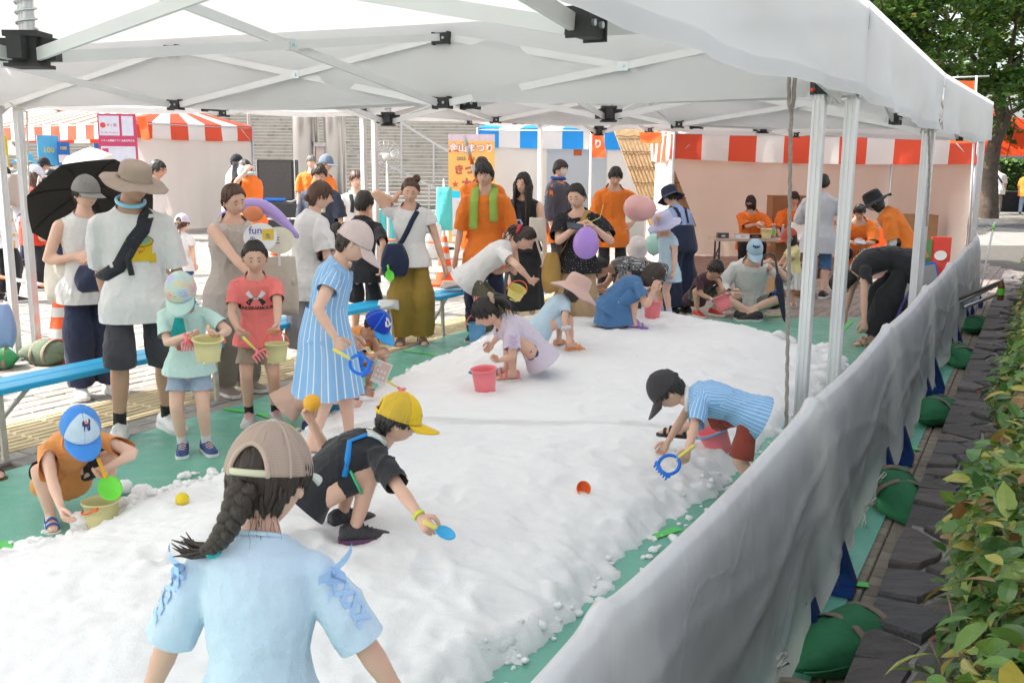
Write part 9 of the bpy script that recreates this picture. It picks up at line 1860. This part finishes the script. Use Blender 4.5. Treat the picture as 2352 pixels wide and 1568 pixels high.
# fan, loudspeaker, tables, stall goods
fn = thing('mist_fan', 'round clear-bladed fan on a tall pale stand in front of the stairs', 'fan', PT(888, 360, 14.0)); M_clr = mat('clear plastic', (.75, .75, .75), .1, .02, 5, trans=.85); rr = .225
mb = MB()
for k in range(5): mb.tube([(rr*(1-.18*k)*math.cos(a), -.06+.012*k*k*.0, rr*(1-.18*k)*math.sin(a)) for a in [2*PI*i/36 for i in range(37)]], .0028, 5)
for k in range(18): a = 2*PI*k/18; mb.tube([(.03*math.cos(a), -.075, .03*math.sin(a)), (rr*.6*math.cos(a), -.072, rr*.6*math.sin(a)), (rr*math.cos(a), -.02, rr*math.sin(a))], .0018, 4)
o = mb.build('guard', M_steel, fn); mb = MB(); mb.cyl((0, -.08, 0), (0, .12, 0), .05, 18); mb.build('hub', M_solew, fn)
for k in range(3):
 mb = MB(); a0 = 2*PI*k/3; rows = []
 for i in range(7):
  r_ = lerp(.045, rr*.92, i/6); rows.append([(r_*math.cos(a0+w_), -.035+.03*w_, r_*math.sin(a0+w_)) for w_ in [lerp(-.12, .85*(1-.2*i/6), q/5) for q in range(6)]])
 mb.grid([[Vector(q) for q in row] for row in rows]); mb.build('blade', M_clr, fn)
mb = MB(); z0 = -fn.location.z; mb.cyl((0, .05, -.05), (0, .05, z0), .018, 10); mb.cyl((0, .05, z0), (0, .05, z0+.03), .22, 20); mb.cyl((0, .05, -.62), (0, .05, -.50), .03, 10); mb.build('stand', M_solew, fn)
spk = thing('loudspeaker', 'large dark loudspeaker cabinet in front of the stairs', 'loudspeaker', PT(640, 414, 24)); M_spk = mat('speaker grille', (.10, .09, .085), .8, .2, 60, .4, 200); mb = MB(); mb.box((0, 0, 0), (.86, .6, .98)); mb.build('cabinet', mat('speaker cabinet', (.06, .058, .055), .6), spk, smooth=False); mb = MB(); mb.box((0, -.31, 0), (.78, .03, .90)); mb.build('grille', M_spk, spk, smooth=False)
for x in (-.45, .45): mb = MB(); mb.bar((x, -.28, -.5), (x, -.28, .5), .03, .03); mb.build('edge_rail', M_steel, spk, smooth=False)
cs_ = thing('equipment_case', 'black wheeled equipment case under the loudspeaker', 'case', PT(645, 495, 22.5)); zc = -cs_.location.z; mb = MB(); mb.rings([[(x*.62, y*.3, z) for x, y in ((-1, -1), (1, -1), (1, 1), (-1, 1))] for z in (zc+.08, .28)]); mb.build('case_body', mat('black case', (.045, .045, .045), .5), cs_, smooth=False); mb = MB(); mb.tube([(-.6, -.1, .30), (.3, -.1, .30), (.5, -.1, .40), (.62, -.1, .42)], .05, 8); mb.build('handle_tube', mat('grey tube', (.16, .16, .16), .5), cs_); mb = MB(); mb.box((-.1, -.1, .37), (.45, .2, .05)); mb.build('blue_tray', M_bluetoy, cs_, smooth=False); mb = MB(); mb.box((-.12, -.31, .0), (.08, .02, .12)); mb.build('yellow_label', M_yelpl, cs_, smooth=False)
for x in (-.5, .5): mb = MB(); mb.cyl((x, -.2, zc+.06), (x, .2, zc+.06), .06, 14); mb.build('wheel', M_soleb, cs_)
def table(label, c, wd, dp, z, top, cloth_m=None):
 t = thing('folding_table', label, 'table', c); mb = MB(); mb.box((0, 0, z-.018), (wd, dp, .036)); mb.build('table_top', top, t, smooth=False)
 for x in (-wd/2+.1, wd/2-.1):
  for y in (-dp/2+.05, dp/2-.05): mb = MB(); mb.bar((x, y, 0), (x, y*.9, z-.03), .025, .025); mb.build('leg', M_blk, t, smooth=False)
  mb = MB(); mb.bar((x, -dp/2+.05, z*.55), (x, dp/2-.05, z*.55), .02, .02); mb.bar((x, -dp/2+.05, z*.8), (x, dp/2-.05, z*.45), .02, .02); mb.build('leg_brace', M_blk, t, smooth=False)
 if cloth_m:
  mb = MB(); rows = []
  for i in range(7): rows.append([(lerp(-wd/2-.02, wd/2+.02, q/20), -dp/2-.02-.02*math.sin(q*1.3)*(i/6), z+.004-(z-.08)*i/6) for q in range(21)])
  mb.grid([[Vector(q) for q in row] for row in rows]); mb.box((0, 0, z+.006), (wd+.04, dp+.04, .006)); mb.build('table_cloth', cloth_m, t, smooth=False)
 return t
TY, TZ = 15.0, .60
table('pale folding table with black legs where the masked staff man sits', (3.95, TY, 0), 1.75, .45, TZ, mat('pale table top', (.46, .38, .33), .5)); table('small table draped with turquoise cloth under the fan', (PT(885, 500, 15.2).x, 15.2, 0), .42, .4, .98, mat('white top', (.7, .7, .7)), cloth('turquoise cloth', (.10, .55, .58)))
def tp(u, off=0): return Vector(((u-1176)/F_PX*TY, TY+off, TZ))
toy_bucket('cream toy bucket with an orange handle standing on the staff table', tp(1753, -.08)+Vector((0, 0, .001)), .085, .15, M_cream, M_orpl, (0, 0), 'down')
def carton(name, label, c, d, m, lid=None, yaw=0):
 t = thing(name, label, 'box', c, R(yaw)); mb = MB(); mb.rings([[(x*d[0]/2, y*d[1]/2, z) for x, y in ((-1, -1), (1, -1), (1, 1), (-1, 1))] for z in (0, d[2])]); mb.build('box_body', m, t, smooth=False); mb = MB(); mb.box((0, 0, d[2]+.003), (d[0]*1.03, d[1]*1.03, .008)); mb.build('lid', lid or m, t, smooth=False); mb = MB(); mb.box((0, -d[1]/2-.001, d[2]*.5), (d[0]*.35, .003, d[2]*.3)); mb.build('label', lid or M_solew, t, smooth=False); return t
M_card = mat('brown cardboard', (.36, .21, .11), .85, .1, 8); M_wbox = mat('white box', (.76, .75, .74), .6)
carton('box', 'tall white box on the staff table beside the bottles', tp(1826), (.24, .22, .24), M_wbox); carton('box', 'low white tray on the staff table', tp(1700), (.20, .16, .06), M_wbox, mat('grey lid', (.4, .4, .42))); carton('box', 'low black tray on the staff table', tp(1730, .05), (.26, .16, .055), M_soleb, mat('brown lid', (.28, .15, .09))); carton('box', 'dark grey case on the end of the staff table', tp(1656), (.17, .12, .07), mat('dark grey case', (.06, .065, .075)))
carton('cardboard_box', 'brown cardboard box standing under the staff table', (4.35, TY+.35, 0), (.42, .32, .52), M_card); carton('cardboard_box', 'tall brown cardboard box behind the bowl-haired staff man', (4.72, 16.75, 0), (.60, .4, 1.2), M_card); carton('cardboard_box', 'brown cardboard box in the corner of the striped stall', (6.45, 15.6, 0), (.6, .4, .95), M_card); carton('cardboard_box', 'low brown cardboard box behind the seated man with the umbrella', (3.72, 12.9, 0), (.5, .4, .42), M_card)
M_pet = mat('clear bottle plastic', (.80, .82, .84), .08, .02, 5, trans=.75); M_tea = mat('tea', (.34, .13, .03), .1, trans=.5)
def bottle(label, c, capm, labm, fill=None, tilt=0):
 t = thing('bottle', label, 'bottle', c); t.rotation_euler = (0, R(tilt), 0); mb = MB(); mb.lathe([(0, .002), (.028, .003), (.031, .012), (.031, .13), (.029, .145), (.012, .185), (.011, .20), (0, .20)], 20); mb.build('bottle_body', fill or M_pet, t); mb = MB(); mb.cyl((0, 0, .199), (0, 0, .216), .0135, 14); mb.build('cap', capm, t); mb = MB(); mb.lathe([(.0318, .055), (.0318, .12)], 20); mb.build('label', labm, t); return t
bottle('small bottle with a green label on the staff table', tp(1773, .06), M_solew, M_lime); bottle('small bottle with a blue label on the staff table', tp(1792, -.04), M_solew, M_cyan); bottle('third small clear bottle between the two staff men on the table', tp(1780, .16), M_solew, M_solew); bottle('tea bottle standing on the stone edging by the metal poles', PT(2297, 690, 9.3)*1.0, M_solew, M_lime, M_tea)
ch = thing('folding_chair', 'orange canvas folding chair of the seated man with the phone', 'chair', (5.30, 14.25, 0), R(-20)); mb = MB(); mb.box((0, 0, .43), (.46, .40, .02)); mb.build('seat', thin_cloth('orange canvas', (.80, .14, .03), .2), ch, smooth=False); mb = MB(); mb.box((0, .22, .66), (.46, .015, .28)); mb.build('backrest', MATS['orange canvas'], ch, smooth=False)
for x in (-.23, .23):
 for a, b_ in (((x, -.2, 0), (x, .2, .62)), ((x, .2, 0), (x, -.2, .62)), ((x, .22, .42), (x, .22, .82))): mb = MB(); mb.bar(a, b_, .022, .022); mb.build('leg', M_bleg, ch, smooth=False)
 mb = MB(); mb.bar((x, -.22, .62), (x, .24, .62), .035, .02); mb.build('armrest', M_bleg, ch, smooth=False)
for P_, lab in ((m33, 'grey stool under the masked staff man'), (m34, 'grey stool under the bowl-haired staff man')):
 s_ = thing('stool', lab, 'stool', (P_.loc.x, P_.loc.y+.07, 0)); mb = MB(); mb.cyl((0, 0, .36), (0, 0, .40), .17, 20); mb.build('seat', mat('grey stool', (.3, .3, .31), .5), s_)
 for a in (.8, 2.4, 3.9, 5.5): mb = MB(); mb.bar((.15*math.cos(a), .15*math.sin(a), 0), (.12*math.cos(a), .12*math.sin(a), .365), .02, .02); mb.build('leg', M_steel, s_, smooth=False)
rp, Mx = board('red_panel', 'red panel with a white emblem beside the far stall post', PT(2160, 590, 13.6), .26, .56, (-.2, -1, 0), mat('panel red', (.66, .07, .05), .5)); put(rp, Mx, poly_mb([(.085*math.cos(a), .07*math.sin(a)) for a in [2*PI*i/16 for i in range(16)]]), .0, .02, .004, Mw, 'emblem'); put(rp, Mx, rect(.07, .5), -.16, 0, .004, mat('panel green', (.10, .24, .09)), 'side_strip')
tk = thing('water_tank', 'white plastic water tank on the ground beside the turquoise cloth', 'tank', (PT(990, 520, 17.5).x, 17.5, 0)); mb = MB(); mb.lathe([(0, 0), (.17, .0), (.19, .03), (.19, .55), (.17, .62), (.06, .66), (.05, .72), (0, .72)], 24); mb.build('tank_body', mat('milky plastic', (.70, .70, .69), .4), tk); mb = MB(); mb.cyl((0, 0, .72), (0, 0, .76), .055, 14); mb.build('lid', M_solew, tk)
tote('turquoise backpack hanging beside the festival signboard', PT(1020, 430, 19.4), .34, .85, .3, cloth('turquoise nylon', (.10, .52, .50), .08, .5), None, name='backpack')
st_ = thing('coat_stand', 'thin stand holding the turquoise backpack', 'stand', (PT(1020, 430, 19.6).x, 19.6, 0)); mb = MB(); mb.cyl((0, 0, 0), (0, 0, 1.4), .02, 8); mb.build('pole', M_steel, st_); mb = MB(); mb.cyl((0, 0, 0), (0, 0, .03), .2, 16); mb.build('base', M_soleb, st_)
table('dim counter inside the blue striped stall', (1.75, 23.2, 0), 2.2, .6, .95, mat('dark counter', (.16, .07, .05), .5), cloth('off-white counter cloth', (.6, .56, .5))); table('black far table beyond the road beside the balloons', (18.6, 34.9, .1), 3.2, .6, .8, mat('far table top', (.45, .43, .40), .5), C_black)
mp_ = [((2180, 705), (2290, 655)), ((2190, 690), (2296, 648)), ((2215, 706), (2300, 672))]
for i, (a, b_) in enumerate(mp_): mb = MB(); mb.cyl(PT(a[0], a[1], 8.9+.1*i), PT(b_[0], b_[1], 10.2+.1*i), .018, 10); tag(mb.build('metal_pole', M_steel if i != 1 else mat('brown pole', (.16, .13, .11), .6)), ('bright metal pole lying across the dark stones beside the tea bottle', 'dull brown pole lying between the bright ones on the stones', 'short bright metal pole resting against the hedge')[i], 'pole')
cst = thing('chain_stand', 'thin white stand with a hook holding a plastic chain by the hedge', 'stand', (PT(2240, 690, 10.4).x, 10.4, 0)); mb = MB(); a0 = PT(2284, 512, 10.9)-Vector(cst.location); mb.cyl((0, 0, 0), a0, .011, 8); mb.tube([a0, a0+Vector((.03, 0, .02)), a0+Vector((.05, 0, -.01)), a0+Vector((.04, 0, -.03))], .006, 6); mb.build('rod', M_solew, cst); mb = MB(); mb.cyl(a0*.93, a0*.97, .016, 8); mb.build('grip', M_lime, cst)
def chain(label, a, b_, sag, n):
 t = thing('plastic_chain', label, 'chain', a); a, b_ = Vector(a), Vector(b_)
 for k in range(n):
  f = (k+.5)/n; p = lerp(a, b_, f)-a+Vector((0, 0, -sag*4*f*(1-f))); d = ((b_-a).normalized()+Vector((0, 0, -sag*4*(1-2*f)/max(.3, (b_-a).length)))).normalized(); L = (b_-a).length/n*.72; u_ = d.orthogonal().normalized() if k % 2 else d.cross(d.orthogonal()).normalized(); mb = MB(); mb.tube([p+d*math.cos(q)*L+u_*math.sin(q)*L*.5 for q in [2*PI*i/12 for i in range(13)]], .005, 5); mb.build('link', M_solew, t)
chain('white plastic chain from the barrier end to the hooked stand', PT(2245, 535, 11.9), PT(2284, 515, 10.9), .03, 12); chain('white plastic chain hanging low beyond the tie-dye cap girl', PT(452, 690, 9.6), PT(516, 640, 10.4), .12, 22)
mq = thing('marquee', 'orange marquee roof showing above the far hedge', 'tent', (22, 41, 0)); mb = MB(); mb.add([(-4.5, 0, 2.3), (4, 0, 2.3), (4, 4, 2.3), (-4.5, 4, 2.3), (-2.5, 2, 4.6)], [(0, 1, 4), (1, 2, 4), (2, 3, 4), (3, 0, 4)]); mb.build('roof', thin_cloth('orange marquee cloth', (.80, .09, .02), .3), mq, smooth=False)
for x, y in ((-4.4, .1), (3.9, .1), (3.9, 3.9), (-4.4, 3.9)): mb = MB(); mb.cyl((x, y, 0), (x, y, 2.32), .04, 8); mb.build('pole', M_steel, mq)
